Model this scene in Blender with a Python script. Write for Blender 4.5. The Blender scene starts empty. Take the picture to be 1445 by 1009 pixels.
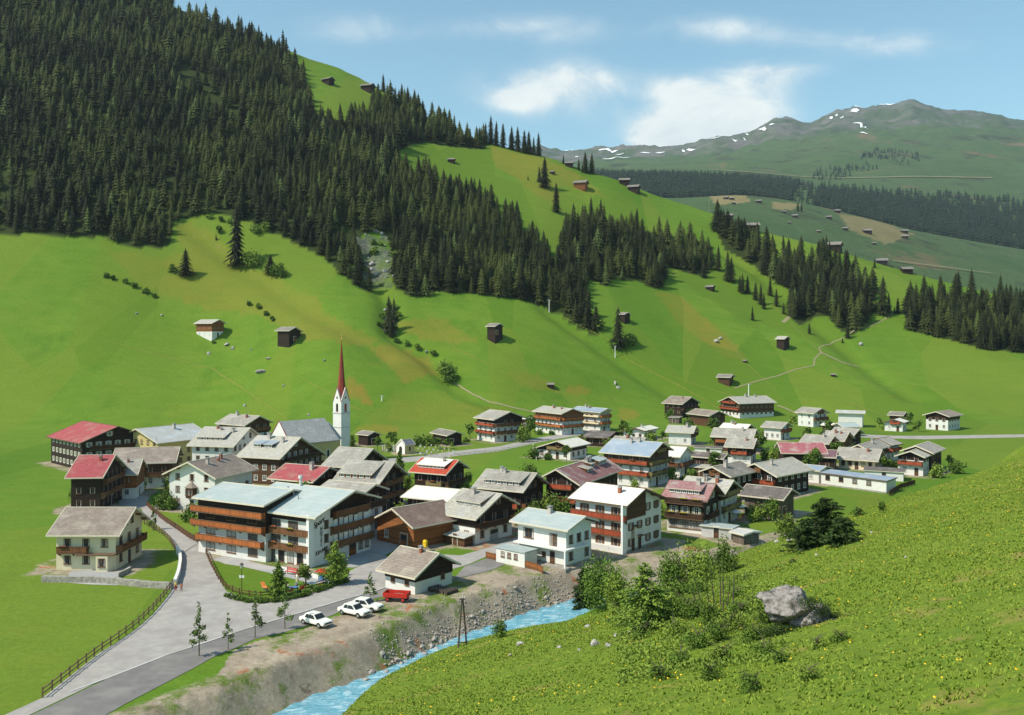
import bpy, bmesh, math, random
import numpy as np
from mathutils import Vector, Matrix
R=math.radians
random.seed(7)
SC=bpy.context.scene
# ---------------------------------------------------------------- camera, world, sun, exposure
cam=bpy.data.cameras.new('camera'); CAM=bpy.data.objects.new('camera',cam); SC.collection.objects.link(CAM)
cam.sensor_width=36; cam.lens=36*1300/1445; cam.shift_y=-(504.5-475)/1445; cam.clip_start=.5; cam.clip_end=30000
CAM.location=(0,0,0); CAM.rotation_euler=(R(90),0,0); SC.camera=CAM
SC.render.resolution_x=1024; SC.render.resolution_y=715
SC.view_settings.view_transform='Standard'; SC.view_settings.look='None'; SC.view_settings.gamma=1
SC.view_settings.exposure=0.14
SUND=Vector((-.90,-.42,1.12)).normalized()      # towards the sun
sun=bpy.data.lights.new('sun','SUN'); sun.energy=4.9; sun.angle=R(.53); sun.color=(1,.92,.78)
so=bpy.data.objects.new('sun',sun); SC.collection.objects.link(so)
so.rotation_euler=SUND.to_track_quat('Z','Y').to_euler()
W=bpy.data.worlds.new("World"); SC.world=W; W.use_nodes=True
nt=W.node_tree; nt.nodes.clear()
def N(nt,t,**k):
    n=nt.nodes.new(t)
    for a,b in k.items(): setattr(n,a,b)
    return n
def world():
    L=nt.links.new
    out=N(nt,'ShaderNodeOutputWorld'); bg=N(nt,'ShaderNodeBackground'); bg.inputs[1].default_value=.15
    sky=N(nt,'ShaderNodeTexSky',sky_type='NISHITA'); sky.sun_disc=False
    sky.sun_elevation=math.asin(SUND.z); sky.sun_rotation=math.atan2(SUND.x,SUND.y)
    sky.altitude=1300; sky.air_density=1.15; sky.dust_density=1.0; sky.ozone_density=.7
    tc=N(nt,'ShaderNodeTexCoord'); sep=N(nt,'ShaderNodeSeparateXYZ'); L(tc.outputs['Generated'],sep.inputs[0])
    def M(op,a,b=None,c=None):
        n=N(nt,'ShaderNodeMath',operation=op)
        for i,v in enumerate((a,b,c)):
            if v is None: continue
            if isinstance(v,(int,float)): n.inputs[i].default_value=v
            else: L(v,n.inputs[i])
        return n.outputs[0]
    ym=M('MAXIMUM',sep.outputs[1],.05)
    px=M('DIVIDE',sep.outputs[0],ym); pz=M('DIVIDE',sep.outputs[2],ym)
    no=N(nt,'ShaderNodeTexNoise'); no.inputs['Scale'].default_value=11; no.inputs['Distortion'].default_value=.5; no.inputs['Detail'].default_value=7; no.inputs['Roughness'].default_value=.62
    cmb=N(nt,'ShaderNodeCombineXYZ'); L(px,cmb.inputs[0]); L(M('MULTIPLY',pz,1.7),cmb.inputs[1]); L(cmb.outputs[0],no.inputs[0])
    tot=None
    for u,v,ru,rv,a in ((985,184,84,40,1.4),(950,200,46,26,1.1),(1025,166,80,32,.9),(765,126,84,34,1.05),(728,140,30,14,.8),(830,112,60,20,.5),(955,123,48,18,.85),(1068,115,56,22,.8),(1100,98,60,12,.6),(1020,40,90,20,.6),(760,40,120,22,.5),(1240,60,120,20,.5),(500,40,80,24,.4)):
        cx=(u-722.5)/1300; cz=(475-v)/1300
        dx=M('DIVIDE',M('SUBTRACT',px,cx),ru/1300); dz=M('DIVIDE',M('SUBTRACT',pz,cz),rv/1300)
        r2=M('ADD',M('MULTIPLY',dx,dx),M('MULTIPLY',dz,dz))
        g=M('MULTIPLY',M('POWER',2.718,M('MULTIPLY',r2,-.9)),a)
        tot=g if tot is None else M('ADD',tot,g)
    d=M('MULTIPLY',tot,M('ADD',M('MULTIPLY',no.outputs[0],3.2),-.55))
    rp=N(nt,'ShaderNodeMapRange',interpolation_type='SMOOTHSTEP'); L(d,rp.inputs[0]); rp.inputs[1].default_value=.05; rp.inputs[2].default_value=1.25; rp.inputs[4].default_value=.9
    mix=N(nt,'ShaderNodeMix',data_type='RGBA'); L(rp.outputs[0],mix.inputs[0]); mt=N(nt,'ShaderNodeMix',data_type='RGBA',blend_type='MULTIPLY'); mt.inputs[0].default_value=1; L(sky.outputs[0],mt.inputs[6]); mt.inputs[7].default_value=(.95,1.2,1.06,1); L(mt.outputs[2],mix.inputs[6]); cr=N(nt,'ShaderNodeMix',data_type='RGBA'); L(no.outputs[0],cr.inputs[0]); cr.inputs[6].default_value=(3.6,4.4,4.9,1); cr.inputs[7].default_value=(8.6,8.5,7.6,1); L(cr.outputs[2],mix.inputs[7])
    L(mix.outputs[2],bg.inputs[0]); L(bg.outputs[0],out.inputs[0])
world()
COL=SC.collection
# ---------------------------------------------------------------- terrain function
F=1300.0; CU=722.5; HV=475.0; FLOOR=-36.0
_TB={}
def interp(u,tab,k):
    """table look-up along the image-column bearing, rounded off so that no facets show"""
    key=(id(tab),k)
    if key not in _TB:
        t=np.array(tab,float); g=np.arange(-760,2161,2.); v=np.interp(g,t[:,0],t[:,k])
        sg={'R':1.2,'S':5,'F':22}.get('R' if tab is RANGE else 'S' if (tab is SKY and k==2) else 'F'); n=int(sg*3); w=np.exp(-.5*(np.arange(-n,n+1)/sg)**2); w/=w.sum()
        v=np.convolve(np.pad(v,n,mode='edge'),w,'valid'); _TB[key]=(g,v)
    g,v=_TB[key]; return np.interp(u,g,v)
FOOT=[(-700,330),(0,335),(145,335),(300,345),(480,322),(600,345),(700,345),(800,372),(900,388),(1000,402),(1100,402),(1305,405),(1700,410),(2100,420)]
SKY=[(-700,800,-330),(-200,800,-170),(0,790,-90),(145,780,-30),(300,775,30),(430,770,80),(480,770,96),(530,765,121),(600,745,164),(650,735,187),(683,730,199),(740,725,214),(767,722,219),(830,715,242),(860,715,249),(900,715,265),(935,712,279),(967,710,288),(1028,702,309),(1074,695,327),(1161,685,346),(1220,672,366),(1305,650,390),(1445,610,425),(1700,570,445),(2100,540,460)]
CREST2=[(-700,300),(600,260),(760,262),(880,272),(930,285),(968,284),(1000,276),(1050,272),(1100,280),(1140,288),(1200,302),(1305,328),(1445,352),(1700,385),(2100,400)]
BAND=[(-700,260),(700,245),(860,243),(935,243),(1000,245),(1100,250),(1140,258),(1180,262),(1240,256),(1305,262),(1445,275),(2100,300)]
ALP=[(-700,250),(700,235),(860,232),(960,231),(1000,229),(1040,217),(1080,206),(1150,195),(1220,188),(1305,186),(1445,196),(2100,230)]
RANGE=[(-700,240),(400,240),(600,232),(700,222),(745,210),(764,202),(775,207),(795,212),(830,210.5),(880,210),(915,209),(935,206),(960,203),(1000,194),(1030,190),(1050,187),(1066,182),(1078,174),(1092,166),(1108,163),(1120,165),(1132,171),(1145,172),(1160,166),(1175,158),(1200,152),(1230,149),(1258,148),(1270,144),(1281,139.5),(1294,140),(1305,145),(1330,151),(1370,157),(1445,168),(2100,220)]
CRESTF=[(-700,10),(200,15),(300,22),(400,38),(500,58),(560,74),(600,80),(700,85),(745,84),(815,76),(870,77),(920,84),(1000,96),(1100,114),(1210,120),(1250,135),(1305,158),(1445,215),(1700,270),(2100,300)]
RIV=[(250,1110),(380,1050),(480,1000),(550,972),(600,953),(650,926),(700,905),(745,888),(800,868),(850,855),(900,850),(950,846),(1000,840),(1050,830),(1100,818),(1160,797),(1240,776),(1330,758),(1500,740)]
WATER=-39.5
def px2w(u,v,z):
    Y=F*(-z)/(v-HV); return ((u-CU)/F*Y,Y)
RIVW=np.array([px2w(u,v,WATER) for u,v in RIV])
def sstep(t):
    t=np.clip(t,0,1); return t*t*(3-2*t)
def polydist(x,y,P):
    d=np.full(np.shape(x),1e9)
    for a,b in zip(P[:-1],P[1:]):
        ab=b-a; t=np.clip(((x-a[0])*ab[0]+(y-a[1])*ab[1])/(ab@ab),0,1)
        d=np.minimum(d,np.hypot(x-a[0]-t*ab[0],y-a[1]-t*ab[1]))
    return d
def wob(x,y,s,k):
    return (np.sin(x/s+1.3*k+1.7*np.sin(y/(s*1.4)+k))+np.sin(y/(s*.8)+2.1*k+1.3*np.sin(x/(s*1.1)-k))+.6*np.sin((x+y)/(s*.45)+k))/2.6
FOLDS=[(np.array([(-79.3, 496.8), (-69.0, 466.3), (-60.7, 452.4), (-55.4, 422.5), (-38.9, 412.5), (-23.5, 394.2), (-6.6, 383.8), (11.0, 380.2)]),3.6,5.5),(np.array([(19.2, 475.8), (28.0, 469.2), (50.6, 451.8), (69.7, 436.6), (89.4, 418.7)]),3.2,6.),(np.array([(-175.7, 496.1), (-156.8, 482.5), (-119.9, 455.1), (-81.6, 420.2), (-56.5, 402.8)]),2.2,6.),(np.array([(141.2, 638.5), (163.6, 612.1), (173.8, 554.4), (184.5, 502.3), (192.9, 442.0)]),2.6,7.)]
def terrain(x,y):
    x=np.asarray(x,float); y=np.asarray(y,float)
    yy=np.maximum(y,12.0); u=CU+F*x/yy
    Yf=interp(u,FOOT,1); Ys=interp(u,SKY,1); zs=(HV-interp(u,SKY,2))/F*Ys
    t=(y-Yf)/(Ys-Yf)
    tt=np.clip(t,0,1)
    g=np.where(tt<.12,tt*tt/.24*1.0,tt-.06)/.94
    near=FLOOR+(zs-FLOOR)*g
    near=near+wob(x,y,38,1.)*2.2*sstep(t*5)*sstep((1-t)*4)+wob(x,y,95,2.)*4.5*sstep(t*3)*sstep((1-t)*3)
    for P_,dp,wd in FOLDS:
        near=near-dp*np.exp(-(polydist(x,y,P_)/wd)**2)*sstep(t*6)
    # layers behind the sky line
    zl=zs-22-0*y; 
    Yk=[Ys,Ys+140,np.full_like(u,1150.),np.full_like(u,1750.),np.full_like(u,1950.),np.full_like(u,2700.),np.full_like(u,4300.),np.full_like(u,6500.),np.full_like(u,9500.)]
    vs=interp(u,SKY,2)
    z2=(HV-np.maximum(vs+25,interp(u,CREST2,1)+45))/F*1150.
    Zk=[zs,np.minimum(zs-30,z2+10),z2,(HV-interp(u,CREST2,1))/F*1750.,(HV-interp(u,CREST2,1)-1.5)/F*1950.,(HV-interp(u,BAND,1))/F*2700.,(HV-interp(u,ALP,1))/F*4300.,(HV-interp(u,RANGE,1))/F*6500.,(HV-interp(u,RANGE,1)-40)/F*6500.]
    far=Zk[0]*1.0
    for i in range(len(Yk)-1):
        s=(y-Yk[i])/(Yk[i+1]-Yk[i])
        m=(y>=Yk[i])
        s2=np.clip(s,0,1)
        far=np.where(m,Zk[i]+(Zk[i+1]-Zk[i])*s2,far)
    rough=sstep((y-3600)/1500)*sstep((6450-y)/500)
    far=far+wob(x,y,260,3.)*40*rough+(np.abs(wob(x,y,120,5.))-.4)*46*rough+(np.abs(wob(x,y,48,6.))-.4)*22*rough+(np.abs(wob(x,y,21,2.))-.4)*9*rough+(np.abs(wob(x,60,26,2.))-.4)*14*np.exp(-((y-6500)/260)**2)+wob(x,y,150,4.)*4*sstep((y-1150)/200)*sstep((4000-y)/1000)+(np.abs(wob(x,y,170,9.))-.4)*26*sstep((y-2750)/500)+(np.abs(wob(x,y,60,8.))-.4)*9*sstep((y-2750)/500)
    z=np.where(t<1,near,far)
    # foreground slope
    pl=-7.3+.266*x-.231*np.maximum(y,0)
    Yc=interp(u,CRESTF,1)
    w=sstep((Yc+34-y)/34)
    pl=pl+wob(x,y,6.5,7.)*.35*sstep((y-10)/30)
    z=z*(1-w)+np.maximum(pl,FLOOR)*w
    d=polydist(x,y,RIVW)
    ch=-40.2+np.maximum(0,d-4.3)*1.0
    ch=ch+(wob(x,y,1.9,3.)*.25+wob(x,y,5.,6.)*.5)*sstep((d-4.5)/2)
    z=np.where(d<40,np.minimum(z,ch),z)
    return z
def proj(x,y,z): return CU+F*x/y, HV-F*z/y
def hit(u,v):
    """ground point seen at pixel"""
    Ys=np.concatenate([np.arange(14,900,.5),np.arange(900,7000,5.)])
    x=(u-CU)/F*Ys; zt=terrain(x,Ys); zr=(HV-v)/F*Ys
    i=np.argmax(zt>=zr)
    if not (zt>=zr).any(): return None
    if i>0:
        a=zr[i-1]-zt[i-1]; b=zt[i]-zr[i]; s=a/(a+b+1e-9); Y=Ys[i-1]+s*(Ys[i]-Ys[i-1])
    else: Y=Ys[0]
    return ((u-CU)/F*Y,Y)
# ---------------------------------------------------------------- measured positions on the ground (metres)
ROAD=[[(-52.08,76.72),(-46.76,91.76),(-46.91,104.7),(-46.52,108.08),(-46.24,113.32),(-46.54,119.69),(-47.53,126.49),(-48.7,132.58),(-50.26,138.87),(-52.71,146.25),(-56.14,154.46),(-59.2,160.82),(-62.77,167.74),(-66.96,174.63),(-70.68,180.0),(-73.92,184.98),(-77.41,192.59),(-82.92,195.82),(-86.73,202.6),(-87.51,208.93),(-81.64,207.08),(-78.3,197.47),(-75.19,192.59),(-68.18,180.69),(-62.77,172.69),(-58.15,165.96),(-53.51,159.73),(-51.15,154.46),(-47.09,144.89),(-42.12,133.71),(-40.25,130.0),(-37.42,127.17),(-34.5,125.47),(-32.16,126.49),(-29.17,129.64),(-26.41,133.33),(-24.55,137.24),(-24.85,141.39),(-24.09,144.0),(-23.0,147.63),(-24.1,150.97),(-22.95,154.97),(-20.61,150.97),(-18.57,148.57),(-15.44,151.46),(-12.96,152.44),(-8.45,151.46),(-6.0,154.46),(-2.76,159.18),(0.95,165.37),(2.95,170.18),(5.06,175.28),(7.0,173.33),(4.58,167.74),(2.06,162.5),(-1.24,153.95),(-4.34,150.48),(-6.99,145.34),(-12.97,137.65),(-16.76,134.1),(-19.36,130.73),(-23.47,125.81),(-27.21,120.93),(-30.67,116.42),(-33.44,112.77),(-36.13,108.58),(-39.24,104.0),(-42.76,97.1),(-45.93,87.48),(-48.94,77.36)]]
ASPH=[[(-45.75,87.15),(-42.58,96.69),(-39.07,103.54),(-35.96,108.08),(-33.28,112.23),(-30.52,115.84),(-27.07,120.31),(-23.34,125.13),(-19.25,130.0),(-17.44,132.95),(-16.51,128.93),(-18.73,126.49),(-21.5,122.83),(-23.13,119.08),(-25.75,114.43),(-27.78,111.96),(-30.56,109.6),(-32.3,105.64),(-33.58,103.31),(-34.66,99.57),(-37.78,90.52),(-40.77,80.0)],[(-7.48,144.0),(-3.75,150.0),(-1.66,148.57),(-1.17,145.34),(-3.53,141.39),(-8.66,136.44)]]
GRAV=[[(71.69,264.41),(82.36,283.64),(92.16,280.24),(89.03,252.97),(82.54,242.49),(76.01,242.49)],[(-26.0,208.0),(-16.2,187.2),(-12.32,164.21),(-13.26,156.0),(-15.64,153.44),(-23.88,191.02)]]
GRBANK=[[(-12.84,124.14),(-7.05,126.49),(-4.94,117.88),(-6.99,110.12),(-10.09,107.09),(-11.6,115.56)]]
DIRT=[[(-31.36,96.49),(-32.16,105.17),(-30.25,109.09),(-27.47,111.43),(-25.45,113.87),(-22.83,118.48),(-21.2,122.19),(-18.44,125.81),(-16.42,128.22),(-13.68,124.8),(-11.4,120.93),(-11.6,115.56),(-11.7,110.64),(-12.86,102.86),(-16.02,93.6),(-23.49,89.14)],[(-8.66,136.44),(-3.53,141.39),(-1.17,145.34),(3.81,143.56),(4.86,138.87),(5.6,131.09),(1.72,127.52),(-3.19,127.52),(-6.3,131.09)],[(10.06,141.39),(14.0,148.57),(18.35,151.46),(23.49,158.64),(27.62,161.38),(32.97,154.46),(32.95,144.0),(28.08,136.44),(18.26,133.71),(13.23,134.87)]]
PAVE=[[(-34.17,164.21),(-36.52,194.19),(-35.6,208.0),(-27.66,202.6),(-20.87,173.33),(-19.5,156.0),(-22.0,148.57),(-24.57,143.56),(-27.97,144.0)],[(-48.44,149.04),(-46.89,151.46),(-43.12,150.48),(-41.94,147.17),(-36.5,143.56),(-31.22,139.7),(-28.85,137.65),(-27.03,134.87),(-29.14,134.1),(-34.99,138.87),(-42.5,144.44),(-45.36,145.79)],[(-67.7,141.39),(-64.15,142.68),(-60.81,140.54),(-59.72,143.12),(-58.35,141.39),(-58.71,137.65),(-57.08,133.33),(-60.94,133.71),(-65.62,134.87)]]
LANE=[[(-42.83,250.27),(-39.02,270.52),(-28.22,276.92),(-18.33,288.89),(-4.3,301.94),(7.38,325.0),(17.35,339.13),(30.92,357.25),(32.67,346.67),(18.25,327.27),(7.03,309.93),(-4.11,288.89),(-17.57,276.92),(-27.1,265.91),(-37.29,258.56),(-40.57,242.49)],[(123.75,344.12),(128.48,339.13),(138.21,334.29),(149.79,334.29),(188.48,339.13),(183.17,329.58),(144.62,322.76),(129.83,326.13),(123.59,329.58),(121.08,336.69)]]
YEL=[([(-207.2,464.1),(-193.0,465.6),(-178.8,467.2),(-173.2,470.1),(-167.5,472.8),(-175.8,483.6),(-184.4,494.8),(-180.8,497.4),(-176.9,499.5),(-168.5,496.1),(-159.9,492.0),(-148.4,482.3),(-137.2,472.4),(-127.0,468.2),(-116.9,464.2),(-110.8,457.3),(-104.8,450.2),(-94.0,440.6),(-83.7,431.1),(-70.3,420.1),(-57.9,412.3),(-67.0,410.0),(-75.3,403.6),(-83.3,404.7),(-91.7,407.5),(-104.9,419.7),(-118.7,431.5),(-130.7,435.6),(-142.4,438.2),(-153.7,439.1),(-164.5,438.7),(-174.3,444.4),(-184.3,450.0),(-195.5,456.8)],0.75),([(-63.6,410.1),(-58.4,411.1),(-53.6,416.1),(-46.1,417.6),(-38.1,414.4),(-35.1,409.4),(-32.2,403.9),(-37.2,393.0),(-42.5,387.5),(-52.6,397.6)],1.0),([(-67.8,382.6),(-66.4,382.9),(-65.0,383.3),(-60.7,380.6),(-56.5,377.9),(-56.1,374.0),(-55.6,369.9),(-60.6,371.5),(-65.6,373.4),(-66.7,378.1)],1.3),([(-58.8,343.5),(-55.4,347.2),(-52.0,350.9),(-48.0,351.6),(-44.0,352.3),(-43.2,347.4),(-42.1,340.7),(-46.0,339.1),(-50.0,337.5),(-54.4,341.0)],1.3),([(-56.6,439.6),(-44.0,440.3),(-31.6,444.4),(-22.7,437.4),(-14.1,431.1),(-17.3,429.5),(-20.6,428.0),(-35.2,426.1),(-49.8,424.4),(-53.1,431.2)],0.7),([(21.5,414.7),(26.5,417.7),(31.6,420.7),(33.8,418.7),(36.0,416.6),(30.2,413.4),(24.5,410.1),(23.0,412.4)],0.9),([(84.1,540.2),(91.7,542.1),(99.3,543.4),(105.2,531.2),(110.9,519.5),(115.4,504.4),(119.7,490.0),(121.4,482.0),(123.1,474.1),(115.5,476.5),(107.7,478.6),(101.5,488.6),(94.9,498.6),(91.8,507.6),(88.5,516.9),(86.4,528.5)],0.9),([(-7.1,410.0),(2.4,411.4),(11.9,413.9),(16.6,410.6),(21.1,407.3),(13.2,405.2),(5.4,403.3),(-0.8,406.3)],0.6),([(-18.1,723.0),(3.3,719.9),(24.5,714.9),(41.4,708.6),(58.2,703.2),(64.4,683.3),(70.5,666.5),(55.6,672.3),(40.3,675.9),(25.6,665.7),(11.4,656.9),(0.0,668.5),(-11.8,680.4),(-14.8,700.8)],0.8),([(8.8,655.3),(21.7,663.1),(34.9,672.3),(32.7,654.2),(30.5,633.9),(23.3,636.9),(16.0,641.7),(12.5,648.5)],1.2),([(431.2,2020.2),(475.4,2042.9),(524.1,2080.3),(436.7,1707.3),(423.2,1630.0),(378.3,1573.7),(339.5,1535.3),(352.9,1623.8)],1.3),([(602.5,1711.9),(649.3,1731.4),(781.6,1963.3),(719.0,1722.9),(736.1,1686.3),(657.5,1561.3),(589.3,1452.2),(572.4,1480.8),(554.3,1509.2),(577.3,1605.3)],1.0),([(474.5,1678.3),(506.2,1698.3),(540.3,1723.7),(514.3,1661.2),(489.0,1599.3),(464.7,1579.5),(442.2,1564.2),(457.4,1618.2)],1.2),([(47.6,208.0),(66.0,208.0),(84.4,208.0),(81.8,202.6),(50.4,125.4),(76.4,202.6),(73.2,208.0),(60.4,208.0)],0.8),([(-47.2,377.9),(-27.1,381.0),(-6.7,385.9),(2.2,384.4),(11.0,382.6),(-9.2,366.7),(-28.3,358.5),(-39.4,359.9),(-50.4,359.1),(-49.0,369.1)],0.45),([(46.4,408.5),(51.2,409.6),(56.0,410.5),(54.3,403.7),(52.4,394.9),(48.8,393.9),(45.2,392.7),(45.9,401.7)],0.9)]
ROCKP=[[(-80.2,483.7),(-81.8,499.2),(-82.5,509.6),(-78.7,514.0),(-74.9,519.0),(-70.6,514.2),(-66.4,509.4),(-63.3,490.0),(-60.4,471.6),(-60.6,467.6),(-60.9,464.4),(-65.0,465.3),(-68.8,464.9),(-72.3,466.2),(-75.5,466.4),(-77.9,475.2)],[(-60.8,426.2),(-61.6,440.9),(-62.2,455.5),(-61.0,455.7),(-59.8,455.6),(-56.8,443.4),(-53.8,430.7),(-54.3,427.9),(-54.7,424.8),(-57.9,426.7)]]
FOREST=[([(-826.1,812.0),(-742.8,812.0),(-649.1,799.2),(-565.6,797.0),(-522.8,794.1),(-480.0,790.7),(-437.4,787.1),(-406.5,783.9),(-375.8,780.7),(-345.5,777.7),(-313.7,775.5),(-282.2,773.7),(-250.9,771.9),(-230.0,768.2),(-209.2,764.4),(-188.7,760.6),(-181.2,752.3),(-173.9,743.9),(-166.5,735.2),(-157.3,704.0),(-149.3,677.3),(-142.4,655.4),(-135.3,653.7),(-128.3,652.1),(-121.5,651.2),(-116.3,659.8),(-111.3,670.5),(-106.4,682.8),(-107.3,700.3),(-108.2,718.6),(-109.3,737.9),(-104.1,741.4),(-98.9,745.3),(-93.7,749.3),(-85.6,746.0),(-77.6,742.6),(-69.6,738.4),(-59.9,735.8),(-50.2,732.4),(-40.6,728.8),(-33.1,728.1),(-25.6,726.8),(-18.1,724.7),(-19.3,719.9),(-20.4,715.2),(-21.6,710.6),(-29.3,706.4),(-36.8,701.6),(-44.2,696.2),(-50.6,693.5),(-57.0,691.0),(-63.3,688.3),(-67.6,681.9),(-71.7,675.0),(-75.7,667.4),(-77.1,658.5),(-78.3,649.3),(-79.6,640.4),(-77.9,630.0),(-76.4,620.2),(-75.0,610.9),(-68.0,614.9),(-61.0,619.2),(-53.9,622.8),(-48.9,620.7),(-44.0,618.4),(-39.1,616.1),(-31.1,614.3),(-23.1,611.7),(-15.2,608.7),(-7.1,591.9),(0.7,576.2),(8.0,561.3),(11.2,557.7),(14.4,554.1),(17.6,550.7),(20.3,544.9),(23.0,539.4),(25.7,534.1),(27.4,535.5),(29.1,537.0),(30.9,538.5),(30.4,547.6),(29.9,557.0),(29.4,566.6),(30.4,576.9),(31.4,587.2),(32.4,597.8),(38.6,605.5),(44.9,614.0),(51.5,622.6),(56.5,623.9),(61.6,624.8),(66.7,626.0),(73.5,630.3),(80.3,634.2),(87.0,637.5),(92.1,638.9),(97.2,640.1),(102.3,641.2),(107.1,640.1),(111.8,638.7),(116.4,637.2),(123.9,639.7),(131.7,643.3),(139.7,647.3),(139.3,640.3),(137.0,624.5),(135.8,613.8),(131.7,605.5),(127.7,596.8),(123.6,587.5),(119.5,588.6),(115.3,589.5),(111.0,590.3),(107.6,591.3),(104.1,592.2),(100.6,592.9),(97.6,579.9),(94.7,567.2),(92.1,555.6),(89.2,551.4),(86.3,547.4),(83.4,543.5),(80.6,544.9),(77.7,546.3),(74.8,547.7),(69.4,544.8),(64.0,541.7),(58.6,538.8),(57.3,533.6),(55.9,528.6),(54.6,523.5),(50.9,524.5),(47.2,525.6),(43.5,526.6),(42.5,520.7),(41.5,515.0),(40.6,509.6),(40.5,505.9),(40.5,502.3),(40.5,498.8),(41.7,486.0),(42.9,474.5),(44.2,465.4),(42.4,466.2),(40.5,467.0),(38.7,467.7),(36.8,468.8),(35.0,469.8),(33.1,470.8),(30.9,472.8),(28.5,474.8),(26.2,476.7),(24.0,478.1),(21.7,479.4),(19.4,480.3),(16.3,480.3),(13.2,479.8),(10.1,479.7),(7.8,479.7),(5.5,480.0),(3.1,480.4),(-1.7,478.6),(-6.4,477.0),(-11.2,475.7),(-15.5,475.1),(-19.9,474.7),(-24.3,474.4),(-28.7,473.9),(-33.2,473.3),(-37.6,472.8),(-39.7,470.4),(-41.8,468.0),(-43.9,465.6),(-45.1,464.5),(-46.3,463.3),(-47.5,462.1),(-50.9,463.5),(-54.4,464.9),(-57.9,466.3),(-58.7,468.1),(-59.6,469.8),(-60.4,471.6),(-62.3,483.8),(-64.3,496.4),(-66.4,509.4),(-69.2,512.6),(-72.0,515.8),(-74.9,519.0),(-77.4,515.6),(-80.0,512.5),(-82.5,509.6),(-82.2,502.0),(-82.0,495.6),(-81.0,484.1),(-78.8,478.4),(-76.6,472.5),(-74.5,466.5),(-72.8,464.9),(-71.0,462.7),(-69.2,460.4),(-71.5,458.3),(-74.0,458.0),(-76.7,458.6),(-81.0,462.6),(-85.3,466.7),(-89.7,471.1),(-92.7,474.3),(-95.8,477.6),(-99.0,481.0),(-101.1,482.1),(-103.2,483.2),(-105.3,484.4),(-108.1,486.1),(-111.0,487.8),(-113.9,489.4),(-116.8,491.1),(-119.7,492.7),(-122.6,494.4),(-126.2,496.0),(-129.8,497.6),(-133.4,499.1),(-137.2,501.4),(-141.1,503.6),(-144.9,505.8),(-147.6,506.1),(-150.3,506.4),(-153.0,506.7),(-157.1,507.5),(-161.3,508.2),(-165.4,508.8),(-168.6,505.9),(-171.9,503.5),(-175.4,501.6),(-177.7,499.9),(-179.9,497.7),(-181.7,494.7),(-180.0,488.4),(-178.5,482.6),(-177.1,477.2),(-178.3,475.5),(-179.5,473.8),(-180.7,472.1),(-185.3,471.5),(-189.9,470.9),(-194.4,470.2),(-199.5,470.8),(-204.6,471.4),(-209.7,472.0),(-225.4,468.2),(-241.4,465.6),(-257.8,463.9),(-291.2,460.3),(-322.9,455.0),(-354.6,450.8),(-384.9,445.8),(-413.1,439.2),(-441.8,434.3),(-522.5,513.6),(-638.5,627.6)],'main'),([(149.1,678.8),(160.3,669.2),(171.4,660.4),(180.9,648.6),(188.9,633.9),(198.6,633.5),(208.2,633.0),(215.8,627.0),(223.7,622.1),(230.2,612.7),(236.3,602.9),(231.5,587.3),(226.5,571.1),(214.7,554.4),(204.3,540.3),(199.8,534.3),(195.3,528.4),(192.9,531.7),(190.4,535.1),(189.9,542.6),(189.4,550.2),(184.8,549.1),(180.7,549.6),(174.9,546.6),(166.1,533.8),(166.0,541.6),(165.9,549.6),(172.4,573.1),(176.5,589.2),(171.2,609.7),(163.9,625.8),(156.0,633.9),(147.9,641.8),(148.1,658.4)],'right'),([(247.5,581.2),(255.9,583.1),(264.3,584.9),(282.0,579.7),(300.1,575.9),(320.4,572.6),(335.3,560.6),(317.2,530.3),(303.7,507.8),(286.8,512.5),(267.7,513.6),(255.4,525.0),(242.2,536.0),(237.8,538.5),(233.2,540.9),(240.5,561.3)],'edge')]
ALPT=[[(679.3,2402.9),(725.9,2404.3),(773.4,2408.2),(886.2,2726.7),(984.1,2992.6),(1097.8,3119.5),(1185.8,3162.0),(1219.4,3218.8),(1341.4,3505.1),(1487.3,3631.0),(1617.1,3704.4),(1561.3,3545.3),(1474.2,3318.5),(1333.5,3166.4),(1202.4,3020.6),(1085.8,2895.4),(960.4,2729.0),(894.7,2658.5),(822.5,2560.9),(746.8,2473.6)]]
PATHS=[([(107.2,443.7),(113.9,448.5),(120.9,453.9),(127.2,458.4),(133.6,462.7),(139.1,467.4),(144.7,471.9),(150.7,475.4),(156.9,478.9),(158.5,483.0),(160.0,487.3),(163.5,492.6),(167.2,498.3),(167.6,501.2),(168.0,504.1),(174.9,512.8),(182.4,522.8),(185.8,524.1),(189.3,525.6),(193.9,530.2),(198.7,535.4),(204.9,539.1),(211.2,542.7),(217.8,548.6),(224.7,555.1),(230.2,561.1),(235.8,567.1),(247.3,575.2),(258.7,582.3)],0.8),([(-25.4,399.9),(-21.2,396.2),(-17.1,393.2),(-13.2,391.0),(-9.4,388.7),(-0.6,387.1),(8.2,386.6),(15.6,385.9),(22.9,384.4)],0.7),([(123.4,428.3),(124.9,426.1),(126.3,423.8),(127.7,420.1),(128.8,416.0),(129.3,410.9),(128.9,403.4)],1.3),([(340.4,1594.4),(153.9,696.0),(152.5,666.4)],0.4),([(157.7,536.0),(163.8,545.3),(171.2,558.6),(172.6,559.6),(173.8,560.1),(178.4,558.2),(183.0,556.4)],2.2),([(166.9,498.2),(171.3,493.1),(175.6,488.4),(180.0,490.0),(184.8,492.7)],1.6),([(543.6,1314.8),(573.0,1327.9),(602.8,1340.7),(663.4,1366.7),(728.2,1397.3)],2.5),([(620.9,2908.8),(670.9,2836.4),(727.4,2801.8),(795.3,2775.4),(869.0,2772.4),(955.5,2807.2),(1031.2,2807.4),(1151.4,2824.2),(1283.4,2864.1),(1408.8,2907.0),(1538.5,2952.1)],9)]
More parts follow.
